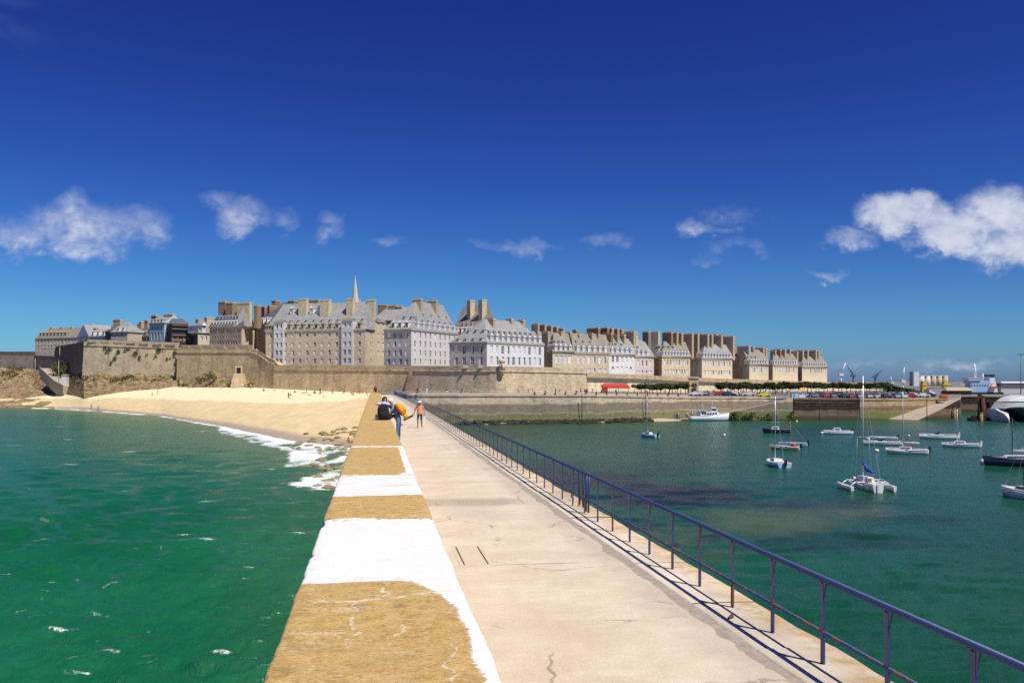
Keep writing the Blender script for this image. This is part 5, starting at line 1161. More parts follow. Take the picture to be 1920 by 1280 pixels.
def red_hood(r, L, B, H): m = MB(); m.ell((-L*.3, 0, H+.15), .45, B*.38, .4); m.obj('red_hood', [REDP], r)
def wscreen(r, L, B, H):
    m = MB(); m.hexa([Vector(p) for p in ((.05*L, -B*.36, H), (.12*L, -B*.3, H), (.12*L, B*.3, H), (.05*L, B*.36, H), (-.02*L, -B*.32, H+.5), (0, -B*.3, H+.5), (0, B*.3, H+.5), (-.02*L, B*.32, H+.5))]); m.obj('windscreen', [WGLASS], r)
boat('small_sailboat', 'small pale sailboat alone at the left of the harbour with a thin mast', 1218, 819, 4.2, 1.7, .55, PI*.70, GELB, 'sail', 7.3, lean=-.2)
boat('sailboat', 'pale blue sailboat seen end-on with a tall mast and small dark outboard', 1457, 874, 5.2, 2.3, .62, PI*.53, GELB, 'sail', 8.3, outb=BLACKP)
boat('dark_motorboat', 'low motorboat with dark navy hull and white deck near the quay', 1457, 811, 5.6, 1.9, .7, PI*.98, NAVY, 'motor', outb=False)
boat('open_boat', 'small cream open boat with a red hood at the stern', 1473, 843, 4.3, 1.7, .6, PI*.86, TAN, 'motor', cab=False, extra=red_hood)
boat('red_masted_boat', 'pale blue dinghy with a short red-brown mast', 1488, 836, 4.3, 1.6, .55, PI*.94, GELB, 'sail', 3.6, WOODM, cab=False)
boat('cabin_motorboat', 'white cabin motorboat between the dark quay and the moorings', 1572, 814, 5.6, 2.1, .72, PI*1.02, GEL, 'motor')
boat('white_dinghy', 'white open dinghy directly behind the longer white launch', 1658, 824, 4.6, 1.6, .5, PI*.97, GEL, 'motor', cab=False)
boat('white_launch', 'long low white launch in front of the white dinghy', 1655, 834, 6.2, 1.9, .62, PI*.96, GEL, 'motor', cab=False, outb=False, extra=wscreen)
boat('keel_sailboat', 'white sailboat with red cushion, dark outboard and tall mast behind the trimaran', 1702, 851, 5.6, 2.1, .75, PI*.90, GEL, 'sail', 8.6, extra=red_box, boom=True)
boat('sports_motorboat', 'white motorboat with dark windscreen and outboard at the right of the moorings', 1761, 823, 6.6, 2.2, .85, PI*.95, GEL, 'motor', cab=False, outb=GEL, extra=wscreen)
boat('slim_sailboat', 'slim white sailboat with bare mast right of the motorboat', 1803, 838, 5.6, 1.9, .62, PI*.94, GEL, 'sail', 5.6, outb=GEL)
boat('navy_sailboat', 'navy hulled sailboat with pale furled boom at the right edge', 1914, 873, 8.8, 2.5, 1.0, PI*.97, NAVY, 'sail', 5.2, BLACKP, boom=True, outb=False)
boat('edge_sailboat', 'white sailboat with blue mast half cut off by the right edge of the picture', 1930, 936, 5.5, 2.2, .8, PI*.62, GEL, 'sail', 6.5, NAVY, boom=BLUEC, lean=.5)
# trimaran, stern to the camera
Yt = EYE*F/(917-HZ); tri = tag(empty('trimaran', (PX(1624, Yt), Yt, 0), PI/2+.06), 'large white trimaran with outrigger floats, tall mast and blue sail cover', 'trimaran'); tri.scale = (.82,)*3
hull(6.6, 1.7, .95, .3).obj('hull', [GEL, DECK], tri)
c = cabin(-.8, 2.2, 1.5, 1.0, .95, 1.55, .6).obj('cabin', [GEL], tri)
m = MB(); m.box(-.83, -.76, -.3, .3, .95, 1.42); m.obj('companionway', [plain('teak_dark', (.20, .12, .07))], c)
for s in (-1, 1):
    m = hull(4.4, .48, .55, .15, .6, .3); m.v = [(p[0]+.1, p[1]+s*2.65, p[2]) for p in m.v]; m.obj('float', [GEL, GEL], tri)
    for x in (1.4, -1.1):
        m = MB(); m.tube((x, s*.7, .98), (x-.1, s*1.9, 1.05), .085, .075, 8); m.tube((x-.1, s*1.9, 1.05), (x-.15, s*2.65, .50), .075, .07, 8); m.tube((x, s*.72, .45), (x-.1, s*1.75, .98), .045, .045, 6); m.obj('crossbeam', [GEL], tri)
m = MB(); m.box(-3.45, -3.25, -.2, .2, -.2, 1.0); m.obj('rudder', [GEL], tri)
m = MB(); m.tube((.9, 0, 1.5), (.85, 0, 14.0), .095, .05, 8); m.obj('mast', [ALU], tri)
m = MB()
for e in ((3.2, 0, 1.2), (-3.0, .5, 1.0), (-3.0, -.5, 1.0), (.3, 1.9, 1.05), (.3, -1.9, 1.05)): m.tube((.86, 0, 13.2), e, .014, n=4, caps=False)
for s in (-1, 1): m.tube((.87, 0, 6.4), (.8, s*.75, 6.4), .03, n=5); m.tube((.86, 0, 13.0), (.8, s*.75, 6.4), .012, n=4); m.tube((.8, s*.75, 6.4), (.9, s*.85, 1.2), .012, n=4)
m.obj('rigging', [ALU], tri)
m = MB(); m.tube((.75, 0, 2.2), (-2.2, 0, 2.05), .07, .06, 6); m.obj('boom', [ALU], tri)
m = MB(); m.tube((.7, 0, 3.2), (-.3, 0, 2.4), .16, .24, 8); m.tube((-.3, 0, 2.4), (-2.1, 0, 2.22), .24, .15, 8); m.obj('sail_cover', [BLUEC], tri)
m = MB()
for s in (-1, 1):
    for x in (-3.0, -2.0): m.tube((x, s*.72, .95), (x, s*.72, 1.55), .018, n=5)
    m.tube((-3.0, s*.72, 1.55), (-2.0, s*.72, 1.55), .018, n=5)
m.tube((-3.0, -.72, 1.55), (-3.0, .72, 1.55), .018, n=5); m.obj('pushpit_rail', [ALU], tri)
# passenger boat at the slipway
Yb = 246.; pb = tag(empty('passenger_boat', (PX(1328, Yb), Yb, 0), .02), 'white passenger boat with stepped bridge lying at the slipway', 'boat')
hull(10.6, 3.4, 1.5, .4, 1.2, .55).obj('hull', [GEL, DECK], pb)
m = cabin(-2.4, 3.2, 2.7, 2.0, 1.5, 2.6, .7); c = m.obj('saloon', [GEL], pb)
m = MB()
for s in (-1, 1):
    for i in range(6): x = -2.0+i*.72; m.box(x, x+.46, s*1.27-.06, s*1.27+.06, 1.85, 2.3)
m.obj('saloon_window', [WGLASS], c)
m = cabin(.6, 2.5, 1.8, 1.5, 2.6, 3.7, .5); w2 = m.obj('wheelhouse', [GEL], pb)
m = MB(); m.box(.75, 2.05, -.92, .92, 3.0, 3.4); m.obj('wheelhouse_window', [WGLASS], w2)
m = MB(); m.box(-4.4, -.6, -1.4, 1.4, 2.72, 2.82)
for x in (-4.2, -2.5): 
    for s in (-1, 1): m.tube((x, s*1.3, 1.4), (x, s*1.3, 2.75), .04, n=5)
m.obj('awning', [plain('awning_blue', (.35, .5, .7), .7)], pb)
m = MB(); m.tube((1.2, 0, 3.7), (1.1, 0, 5.3), .06, .04, 6); m.tube((1.15, -.5, 4.6), (1.15, .5, 4.6), .03, n=5); m.tube((-1.4, 0, 2.6), (-1.5, 0, 4.4), .05, .03, 5); m.obj('mast', [GEL], pb)
m = MB()
for i in range(9): x = 1.0+i*.55; m.tube((x, -1.2+.13*i, 1.6+.07*i), (x, -1.2+.13*i, 2.4+.07*i), .02, n=4)
m.tube((1.0, -1.2, 2.4), (5.4, -.16, 2.96), .025, n=4); m.obj('bow_rail', [ALU], pb)
# buoys
BUOY = plain('buoy_white', (.80, .78, .72), .4, .05)
for u_, v_, rr_, lb in ((1358,817,.30,'white mooring buoy alone in mid harbour left of the boats'),(1431,809,.30,'white mooring buoy left of the dark motorboat'),(1541,813,.34,'white mooring buoy left of the cabin motorboat'),(1628,824,.3,'small white buoy behind the trimaran mast, farther one'),(1628,832,.36,'white buoy behind the trimaran mast, nearer one'),(1644,847,.34,'white buoy right of the trimaran mast'),(1732,822,.30,'white buoy left of the sports motorboat'),(1844,869,.44,'large white mooring buoy left of the navy sailboat'),(1704,818,.24,'small bluish buoy above the keel sailboat'),(1494,791,.3,'tiny pale buoy close under the dark quay')):
    Yq = EYE*F/(v_-HZ); r = tag(empty('mooring_buoy', (PX(u_, Yq), Yq, 0)), lb, 'buoy', 'mooring buoys')
    m = MB(); m.ell((0, 0, rr_*.55), rr_, rr_, rr_*.9, 0, 12, 8); m.obj('float', [BUOY], r); m = MB(); m.tube((0, 0, rr_*1.35), (0, 0, rr_*1.75), .05, .04, 6); m.obj('eye', [BLACKP], r)
for u_, v0, v1, lb, mt in ((1536,810,742,'tall black marker pole standing in the water before the dark quay', BLACKP), (1738,790,730,'thin dark marker pole in the water before the right slipway', BLACKP), (1091,790,742,'black vertical ladder post on the quay wall, left one', BLACKP), (1210,787,742,'black vertical ladder post on the quay wall, right one', BLACKP)):
    Yq = {1536: 245, 1738: 244, 1091: 236.4, 1210: 247.6}[u_]; m = MB(); m.tube((0, 0, -2), (0, 0, ZV(v1, Yq)), .11, .09, 6); m.tube((0, 0, ZV(v1, Yq)), (0, 0, ZV(v1, Yq)+.25), .16, .13, 6); o = m.obj('marker_pole', [mt]); o.location = (PX(u_, Yq), Yq, 0); tag(o, lb, 'pole')
# fast catamaran at the right edge
Yc = 243.; cat = tag(empty('catamaran_ferry', (PX(1921, Yc), Yc, 0)), 'big white catamaran ferry bow-on at the right edge with a dark tunnel', 'ferry')
def sect(pts, y): return [Vector((x, y, z)) for x, z in pts]
m = MB()
m.loft([sect([(-.4, 7.0), (7.5, 7.0), (8.5, 6.4), (8.8, 5.3), (-4.4, 5.3), (-3.2, 6.2)], 6), sect([(-.4, 6.7), (7.5, 6.7), (8.2, 6.3), (8.6, 5.4), (-4.2, 5.4), (-3.0, 6.1)], 1.0), sect([(.4, 6.2), (7.0, 6.2), (7.6, 5.9), (8.2, 5.4), (-3.8, 5.4), (-2.4, 5.8)], -1.5)], 0, smooth=False); m.obj('upper_deck', [GEL], cat)
m = MB(); m.loft([sect([(-5.0, 5.1), (9.4, 5.1), (10.0, 3.4), (-6.2, 3.4)], 6), sect([(-4.8, 5.1), (9.2, 5.1), (9.8, 3.5), (-6.0, 3.5)], -.5), sect([(-4.0, 5.0), (8.6, 5.0), (9.0, 4.0), (-5.0, 4.0)], -3.5)], 0, smooth=False); m.obj('main_deck', [GEL], cat)
m = MB(); m.box(-4.1, 8.4, -.9, 4, 5.08, 5.42); m.obj('window_band', [WGLASS], cat)
m = MB(); m.box(-5.6, 9.6, -1.2, 5, 3.3, 3.55); m.obj('red_stripe', [plain('dull_red', (.30, .07, .08), .5)], cat)
for s, xc in ((-1, -5.6), (1, 9.5)):
    m = MB(); m.loft([[Vector((xc+s*(-3.4 if s < 0 else 3.4)*0+d, y, z)) for d, z in ((-1.3, 3.3), (1.3, 3.3), (.9, 0), (0, -.6), (-.9, 0))] for y in (8, 2)]+[[Vector((xc-s*(-1)*0+d*.55-(.9 if s < 0 else -.9), -3, z)) for d, z in ((-1.0, 2.2), (1.0, 2.2), (.5, .2), (0, -.2), (-.5, .2))]]+[[Vector((xc-(2.1 if s < 0 else -2.1)+d*.15, -6.5, z)) for d, z in ((-1.0, 1.0), (1.0, 1.0), (.5, .3), (0, .0), (-.5, .3))]], 0, smooth=False); m.obj('pontoon_hull', [GEL], cat)
m = MB(); m.loft([sect([(-1.8, 3.5), (6.5, 3.5), (3.2, 1.2), (1.6, 1.2)], 6), sect([(-1.6, 3.7), (6.3, 3.7), (3.2, 1.6), (1.6, 1.6)], -1.5), sect([(.2, 4.0), (4.6, 4.0), (2.9, 3.0), (1.9, 3.0)], -4.8)], 0, smooth=False); m.obj('centre_bow', [plain('grey_gelcoat', (.50, .54, .58), .4)], cat)
m = MB(); m.box(-6.4, 10.2, 5.5, 7.5, -.5, 5); m.obj('tunnel_back', [plain('tunnel_dark', (.02, .015, .03), .8)], cat)
m = MB(); m.tube((2.2, 2, 6.7), (2.2, 2, 8.6), .35, .22, 8); m.box(.6, 3.8, 1.8, 2.2, 8.3, 8.5); m.tube((1.4, 2, 8.4), (1.4, 2, 9.8), .05, n=5); m.tube((3.0, 2, 8.4), (3.0, 2, 9.4), .05, n=5); m.obj('radar_mast', [GEL], cat)
# mooring piles
PILE = plain('rusty_pile', (.10, .035, .025), .85, .4, 1.5); PILEY = plain('pale_pile', (.35, .24, .10), .85, .3, 1.5)
for u_, Yp, zt, w_, mt, lb in ((1837,250,7.0,.55,PILE,'dark rust-red mooring pile left of the ferry bow'), (1843,249,6.6,.5,PILE,'second dark mooring pile close beside the first'), (1840,247,2.1,.45,PILEY,'short ochre timber fender post before the mooring piles'), (1790,262,2.9,.4,PILEY,'ochre timber post at the end of the right slipway')):
    m = MB(); m.tube((0, 0, -3), (0, 0, zt), w_, w_*.95, 10); m.tube((0, 0, zt), (0, 0, zt+.2), w_*1.1, w_*.9, 10); o = m.obj('mooring_pile', [mt]); o.location = (PX(u_, Yp), Yp, 0); tag(o, lb, 'pile')
m = MB(); m.box(-2.6, 2.6, -.9, .9, -.6, .8); m.box(-2.4, -.6, -.9, -.7, .8, 1.4); m.tube((-2.6, -.95, .2), (2.6, -.95, .2), .25, n=8); o = m.obj('fender_pontoon', [BLACKP]); o.location = (PX(1834,248.4), 248.4, 0); tag(o, 'low black fender pontoon at the foot of the mooring piles', 'pontoon')
# ------------------------------------------------------------------ port backdrop
def put(m, name, mats, u, v, Y, label=None, cat=None, rz=0, parent=None):
    o = m.obj(name, mats, parent); o.location = P(u, v, Y); o.rotation_euler.z = rz
    if label: tag(o, label, cat)
    return o
CONC = plain('silo_concrete', (.66, .64, .60), .9, .1, .3); YEL = plain('crane_yellow', (.62, .48, .06), .6, .15); CRB = plain('crane_blue', (.10, .14, .22), .6); CRW = plain('crane_white', (.72, .74, .76), .6)
Ys = 700.; si = tag(empty('grain_silos', P(1738, 728, Ys)), 'group of pale concrete grain silos with a taller lift tower', 'silos')
s_ = Ys/F
for i in range(5):
    m = MB(); x = (-10+i*11)*s_; m.tube((x, 0, 0), (x, 0, 23*s_), 5.3*s_, n=16); m.obj('silo', [CONC if i < 2 else plain('silo_tan', (.52, .44, .33), .9, .1)], si)
m = MB(); m.box(-15*s_, 40*s_, -2, 2, 23*s_, 24.5*s_); m.obj('top_gallery', [CONC], si)
m = MB(); m.box(-27*s_, -18*s_, -3, 3, 0, 31*s_); m.obj('lift_tower', [CRW], si); m = MB(); m.box(-29.5*s_, -27*s_, -3, 3, 0, 31*s_); m.obj('tower_side', [plain('grey_clad', (.3, .32, .36))], si)
def crane(u, v, Y, vt, lean, mt, lb, wide=1.0):
    r = tag(empty('harbour_crane', P(u, v, Y)), lb, 'crane', 'harbour cranes'); k = Y/F; h = (v-vt)*k
    m = MB(); m.tube((0, 0, -4), (0, 0, h*.35), .8*wide, .6*wide, 6); m.box(-1.6*wide, 1.6*wide, -1.2, 1.2, h*.3, h*.42); m.obj('tower', [mt], r)
    m = MB(); a = Vector((0, 0, h*.4)); b = Vector((lean*k, 0, h)); m.tube(a, b, .55*wide, .3*wide, 5); m.tube(a+Vector((-1.5*wide, 0, h*.12)), b, .12, .1, 4); m.obj('jib', [mt], r)
crane(1577, 715, 640, 680, 9, CRW, 'white harbour crane with leaning jib beyond the end of the rampart')
crane(1600, 716, 640, 684, -12, CRB, 'blue-grey harbour crane with jib to the left beyond the rampart end')
crane(1641, 716, 680, 690, 18, CRB, 'faint grey crane with jib to the right at the rampart end')
crane(1693, 730, 560, 688, 3, CRW, 'tall upright white crane left of the silos', .8)
crane(1673, 724, 760, 706, -3, CRW, 'small distant white crane left of the upright crane', .8)
for u_, lb in ((1731, 'left yellow portal leg in front of the silos'), (1771, 'right yellow portal leg in front of the silos')):
    Yy = 345.; m = MB(); k = Yy/F; m.hexa([Vector(p) for p in ((-4.5*k, -1, 0), (4.5*k, -1, 0), (4.5*k, 1, 0), (-4.5*k, 1, 0), (-2.5*k, -1, 28*k), (4*k, -1, 28*k), (4*k, 1, 28*k), (-2.5*k, 1, 28*k))]); m.box(-5*k, 5.5*k, -1.2, 1.2, 20*k, 22*k)
    put(m, 'lock_tower', [YEL], u_, 742, Yy, lb, 'tower')
# ferry ship
Yf = 348.; k = Yf/F; fs = tag(empty('cargo_ferry', P(1845, 742, Yf)), 'ship with pale blue superstructure, white funnel and black hull behind the far quay', 'ship')
m = MB(); m.hexa([Vector(p) for p in ((-40*k, -2.6, -3), (30*k, -2.6, -3), (30*k, 2.6, -3), (-34*k, 2.6, -3), (-42*k, -2.6, 7*k), (30*k, -2.6, 7*k), (30*k, 2.6, 7*k), (-40*k, 2.6, 7*k))]); m.obj('hull', [BLACKP], fs)
SUPB = plain('ship_blue', (.36, .52, .74), .5, .1, .3)
for (x0, x1, z0, z1) in ((-32, 18, 7, 16), (-30, 12, 16, 24), (-33, 6, 24, 29)): m = MB(); m.box(x0*k, x1*k, -2.2, 2.2, z0*k, z1*k); m.obj('superstructure', [SUPB], fs)
m = MB(); m.box(-35*k, -12*k, -2.6, 2.6, 29*k, 33*k); m.box(-36*k, -10*k, -2.8, 2.8, 33*k, 34*k); m.obj('bridge', [CRW], fs)
m = MB(); m.tube((-16*k, 0, 33*k), (-18*k, 0, 60*k), .5, .25, 6); m.box(-23*k, -14*k, -.2, .2, 50*k, 51*k); m.tube((-2*k, 0, 28*k), (-2*k, 0, 42*k), .5, .2, 6); m.obj('mast', [CRW], fs)
m = MB(); m.hexa([Vector(p) for p in ((2*k, -2.4, 7*k), (20*k, -2.4, 7*k), (20*k, 2, 7*k), (2*k, 2, 7*k), (6*k, -2, 36*k), (14*k, -2, 36*k), (14*k, 2, 36*k), (6*k, 2, 36*k))]); f_ = m.obj('funnel', [CRW], fs)
m = MB(); m.box(5.5*k, 14.5*k, -2.2, 2.1, 36*k, 40*k); m.obj('funnel_top', [NAVY], f_); m = MB(); m.box(4*k, 15*k, -3.4, -2.4, 14*k, 18*k); m.obj('lifeboat', [plain('orange_lifeboat', (.6, .14, .03))], fs)
for i in range(8): m = MB(); m.box((-29+i*5)*k, (-27+i*5)*k, -2.32, -2.15, 19*k, 21*k); m.obj('porthole_window', [WGLASS], fs)
# warehouse, hangars, lamp mast
wh = tag(empty('warehouse', P(1905, 742, 352)), 'pale grey warehouse with dark eave band at the right edge', 'warehouse'); k = 352/F
m = MB(); m.box(-28*k, 60*k, 0, 4, 0, 24*k); m.obj('wall', [plain('warehouse_clad', (.55, .55, .53), .7, .06)], wh); m = MB(); m.box(-28.5*k, 60*k, -.3, 4.1, 17*k, 24*k); m.obj('eave_band', [plain('warehouse_band', (.14, .13, .15))], wh); m = MB(); m.hexa([Vector(p) for p in ((-28*k, -.5, 24*k), (60*k, -.5, 24*k), (60*k, 4.4, 24*k), (-28*k, 4.4, 24*k), (-26*k, 1, 27*k), (60*k, 1, 27*k), (60*k, 3, 27*k), (-26*k, 3, 27*k))]); m.obj('roof', [plain('warehouse_roof', (.6, .6, .6))], wh)
hg = tag(empty('long_shed', P(1800, 742, 338)), 'long low brown shed with pale roof before the cargo ship', 'shed'); k = 338/F
m = MB(); m.box(-25*k, 22*k, 0, 4, -1, 10*k); m.obj('wall', [plain('shed_brown', (.16, .09, .08), .8, .2)], hg); m = MB(); m.hexa([Vector(p) for p in ((-27*k, -1, 10*k), (24*k, -1, 10*k), (24*k, 5, 10*k), (-27*k, 5, 10*k), (-22*k, 2, 16*k), (20*k, 2, 16*k), (20*k, 3, 16*k), (-22*k, 3, 16*k))]); m.obj('roof', [plain('shed_roof', (.42, .38, .25), .8, .15)], hg)
hw = tag(empty('boat_shelter', P(1750, 742, 340)), 'white gabled shelter between the yellow portal legs', 'shelter'); k = 340/F
m = MB(); m.hexa([Vector(p) for p in ((-8*k, 0, 0), (4*k, 0, 0), (4*k, 5, 0), (-8*k, 5, 0), (-7*k, 0, 13*k), (3*k, 0, 6*k), (3*k, 5, 6*k), (-7*k, 5, 13*k))]); m.obj('shelter_wall', [LEADW], hw); m = MB(); m.box(4*k, 20*k, 1, 5, 0, 13*k); m.obj('grey_block', [plain('grey_clad2', (.34, .36, .42))], hw)
ll = tag(empty('lamp_mast', P(1914, 742, 336)), 'tall thin lamp mast at the right edge above the warehouse', 'lamp'); k = 336/F
m = MB(); m.tube((0, 0, 0), (0, 0, 77*k), .18, .10, 6); m.obj('mast', [plain('lamp_grey', (.12, .14, .16))], ll); m = MB(); m.box(-1.1, 2.4, -.3, .3, 77*k, 78.5*k); m.obj('lamp_head', [plain('lamp_grey', (.12, .14, .16))], ll)
rr = random.Random(11)
for i in range(26):                                            # low far port buildings on the horizon
    u_ = 1660+i*11+rr.uniform(-4, 4); Yq = rr.uniform(760, 980); k = Yq/F; h_ = rr.uniform(4, 11); w_ = rr.uniform(7, 16)
    m = MB(); m.box(-w_/2*k, w_/2*k, 0, 8, -2, h_*k); m.hexa([Vector(p) for p in ((-w_/2*k-.4, -.4, h_*k), (w_/2*k+.4, -.4, h_*k), (w_/2*k+.4, 8.4, h_*k), (-w_/2*k-.4, 8.4, h_*k), (-w_/2*k+1, 3, (h_+2.5)*k), (w_/2*k-1, 3, (h_+2.5)*k), (w_/2*k-1, 5, (h_+2.5)*k), (-w_/2*k+1, 5, (h_+2.5)*k))], 1)
    put(m, 'port_building', [plain('port_wall_%d' % (i % 4), ((.34, .33, .33), (.42, .36, .28), (.30, .26, .22), (.46, .46, .46))[i % 4], .9, .15), plain('port_roof_%d' % (i % 3), ((.20, .15, .12), (.25, .25, .27), (.32, .30, .22))[i % 3])], u_, 733, Yq, 'low distant port building on the right horizon', 'building'); COL.objects[-1]['group'] = 'distant port buildings'
bl = []
for i in range(60): u_ = rr.uniform(1655, 1960); bl.append((tuple(P(u_, 732, 640)), rr.uniform(3, 8), 3, rr.uniform(1.0, 2.6)))
leafcloud('far_tree_belt', bl, LEAF, 2.2, 1.0, 12, 'dark far belt of trees behind the port', 'trees', 'stuff')
# ------------------------------------------------------------------ people
SKIN = plain('skin', (.50, .29, .20), .6, .08, 6); SKIN2 = plain('skin_tanned', (.40, .20, .12), .6, .08, 6); HAIRD = plain('hair_dark', (.060, .020, .012), .6, .3, 30); JEANS = plain('jeans', (.12, .20, .36), .85, .2, 12); SHORTS = plain('navy_shorts', (.015, .025, .11), .85, .15, 12)
BLACKC = plain('black_cloth', (.018, .015, .016), .9, .2, 8); PEACH = plain('peach_shirt', (.75, .36, .19), .85, .1, 8); GREYB = plain('greyblue_shirt', (.20, .23, .32), .85, .12, 8); WHITEC = plain('white_cloth', (.78, .78, .76), .85, .06, 8); YELC = plain('yellow_rucksack', (.72, .33, .01), .7, .12, 8); LAV = plain('lavender_cloth', (.55, .55, .75), .85, .1, 8); SHOE = plain('shoe', (.10, .08, .07), .7, .1)
MAROON = plain('maroon_cloth', (.16, .03, .04), .85, .1)
def m_objcol(t, b): setp(t, b, t.new('ShaderNodeObjectInfo').outputs['Color'], .8)
OBJC = mat('cloth_by_wearer', m_objcol)
def skin_person(name, J_, bones, mats, sub=1, hands=()):
    """J_: joint -> (pos, radius); bones: (a, b, region index). One continuous skin; faces take the region of the nearest bone"""
    names = list(J_); idx = {n: i for i, n in enumerate(names)}; vs = [Vector(J_[n][0]) for n in names]; rad = [J_[n][1] for n in names]
    ed = [(idx[a], idx[b]) for a, b, _ in bones]; regs = [(vs[idx[a]], vs[idx[b]], r) for a, b, r in bones]
    for (w_, dir_, side) in hands:                               # palm and five unequal fingers
        p = Vector(J_[w_][0]); d = Vector(dir_).normalized(); s = Vector(side).normalized(); n = d.cross(s)
        vs.append(p+d*.07); rad.append(.032); ip = len(vs)-1; ed.append((idx[w_], ip)); regs.append((p, vs[-1], 0))
        for k, (off, ln) in enumerate(((-.03, .065), (-.01, .078), (.01, .072), (.03, .058))):
            a = p+d*.10+s*off; b = a+d*ln*.55+n*.012; c = b+d*ln*.4+n*.03
            i0 = len(vs); vs += [a, b, c]; rad += [.011, .009, .007]; ed += [(ip, i0), (i0, i0+1), (i0+1, i0+2)]; regs += [(a, c, 0)]
        a = p+d*.045-s*.045; b = a+d*.04-s*.02; i0 = len(vs); vs += [a, b]; rad += [.012, .009]; ed += [(ip, i0), (i0, i0+1)]; regs.append((a, b, 0))
    me = bpy.data.meshes.new(name); me.from_pydata([tuple(v) for v in vs], ed, [])
    o = bpy.data.objects.new(name, me); COL.objects.link(o)
    o.modifiers.new('s', 'SKIN'); 
    bm = bmesh.new(); bm.from_mesh(me); lay = bm.verts.layers.skin.verify(); bm.verts.ensure_lookup_table()
    for i, v in enumerate(bm.verts): v[lay].radius = (rad[i], rad[i]); v[lay].use_root = (i == 0)
    bm.to_mesh(me); bm.free()
    ss = o.modifiers.new('u', 'SUBSURF'); ss.levels = sub; ss.render_levels = sub
    dg = bpy.context.evaluated_depsgraph_get(); ev = o.evaluated_get(dg); out = bpy.data.meshes.new_from_object(ev)
    bpy.data.objects.remove(o); bpy.data.meshes.remove(me)
    out.materials.clear()
    for m_ in mats: out.materials.append(m_)
    mi = []
    for p in out.polygons:
        c = p.center; best = 1e9; r_ = 0
        for a, b, rg in regs:
            ab = b-a; t = max(0, min(1, (c-a).dot(ab)/max(1e-9, ab.length_squared))); dd = (a+ab*t-c).length
            if dd < best: best = dd; r_ = rg
        mi.append(r_)
    out.polygons.foreach_set('material_index', mi); out.polygons.foreach_set('use_smooth', [True]*len(mi)); out.name = name
    return out
# body in metres, 1.70 tall, facing -y; regions: 0 skin, 1 top, 2 bottom, 3 shoe, 4 hair
def body(hip, spine_dir, facing, legs, arms, head_dir=None, k=1.0):
    f = Vector(facing).normalized(); up = Vector(spine_dir).normalized(); rt = f.cross(Vector((0, 0, 1))).normalized() if abs(f.z) < .9 else Vector((1, 0, 0)); hd = Vector(head_dir or spine_dir).normalized()
    hip = Vector(hip); J_ = {}; q = lambda n, p, r: J_.__setitem__(n, (Vector(p), r*k))
    q('pelvis', hip, .125); q('waist', hip+up*.16*k, .115); q('chest', hip+up*.36*k, .135); q('collar', hip+up*.49*k, .09); q('neck', hip+up*.55*k, .055); q('head', hip+up*.56*k+hd*.10*k, .085); q('crown', hip+up*.56*k+hd*.22*k, .075)
    q('nose', hip+up*.56*k+hd*.12*k+f*.10*k, .018)
    B = [('pelvis', 'waist', 2), ('waist', 'chest', 1), ('chest', 'collar', 1), ('collar', 'neck', 0), ('neck', 'head', 0), ('head', 'crown', 4), ('head', 'nose', 0)]
    for s, n in ((1, 'r'), (-1, 'l')):
        hp = hip+rt*(s*.095*k)-up*.05*k; kn, an, toe = [Vector(x) for x in legs[n]]
        q('hip'+n, hp, .088); q('knee'+n, kn, .058); q('calf'+n, kn+(an-kn)*.35, .056); q('ankle'+n, an, .038); q('toe'+n, toe, .034)
        B += [('pelvis', 'hip'+n, 2), ('hip'+n, 'knee'+n, 2), ('knee'+n, 'calf'+n, 2), ('calf'+n, 'ankle'+n, 2), ('ankle'+n, 'toe'+n, 3)]
        sh = hip+up*.46*k+rt*(s*.175*k); el, wr = [Vector(x) for x in arms[n]]
        q('sho'+n, sh, .062); q('elb'+n, el, .042); q('wri'+n, wr, .030)
        B += [('collar', 'sho'+n, 1), ('sho'+n, 'elb'+n, 1), ('elb'+n, 'wri'+n, 0)]
    return J_, B
def far_mesh(kind, mats):
    if kind == 'stand': J_, B = body((0, 0, .92), (0, 0, 1), (0, -1, 0), dict(r=((-.1, 0, .5), (-.11, .02, .08), (-.12, -.12, .04)), l=((.1, 0, .5), (.13, .02, .08), (.14, -.12, .04))), dict(r=((-.24, .02, 1.12), (-.26, -.08, .88)), l=((.24, .02, 1.12), (.26, -.08, .88))))
    elif kind == 'walk': J_, B = body((0, 0, .90), (0, -.06, 1), (0, -1, 0), dict(r=((-.1, -.16, .52), (-.1, -.22, .08), (-.1, -.36, .05)), l=((.1, .03, .48), (.1, .32, .14), (.1, .24, .04))), dict(r=((-.24, .12, 1.12), (-.25, .10, .88)), l=((.24, -.06, 1.12), (.26, -.22, .92))))
    elif kind == 'sit': J_, B = body((0, 0, .14), (0, .22, 1), (0, -1, 0), dict(r=((-.12, -.38, .40), (-.12, -.62, .05), (-.12, -.76, .04)), l=((.12, -.38, .38), (.12, -.66, .05), (.12, -.8, .04))), dict(r=((-.25, .16, .36), (-.28, .26, .08)), l=((.25, .16, .36), (.28, .26, .08))))
    else: J_, B = body((0, 0, .12), (0, 1, .06), (0, 0, 1), dict(r=((-.1, -.42, .14), (-.11, -.84, .07), (-.12, -.9, .16)), l=((.1, -.42, .22), (.11, -.8, .07), (.12, -.88, .16))), dict(r=((-.3, .3, .08), (-.34, .06, .05)), l=((.3, .3, .08), (.34, .06, .05))))
    return skin_person('person_'+kind, J_, B, mats, 0)
FM = {}
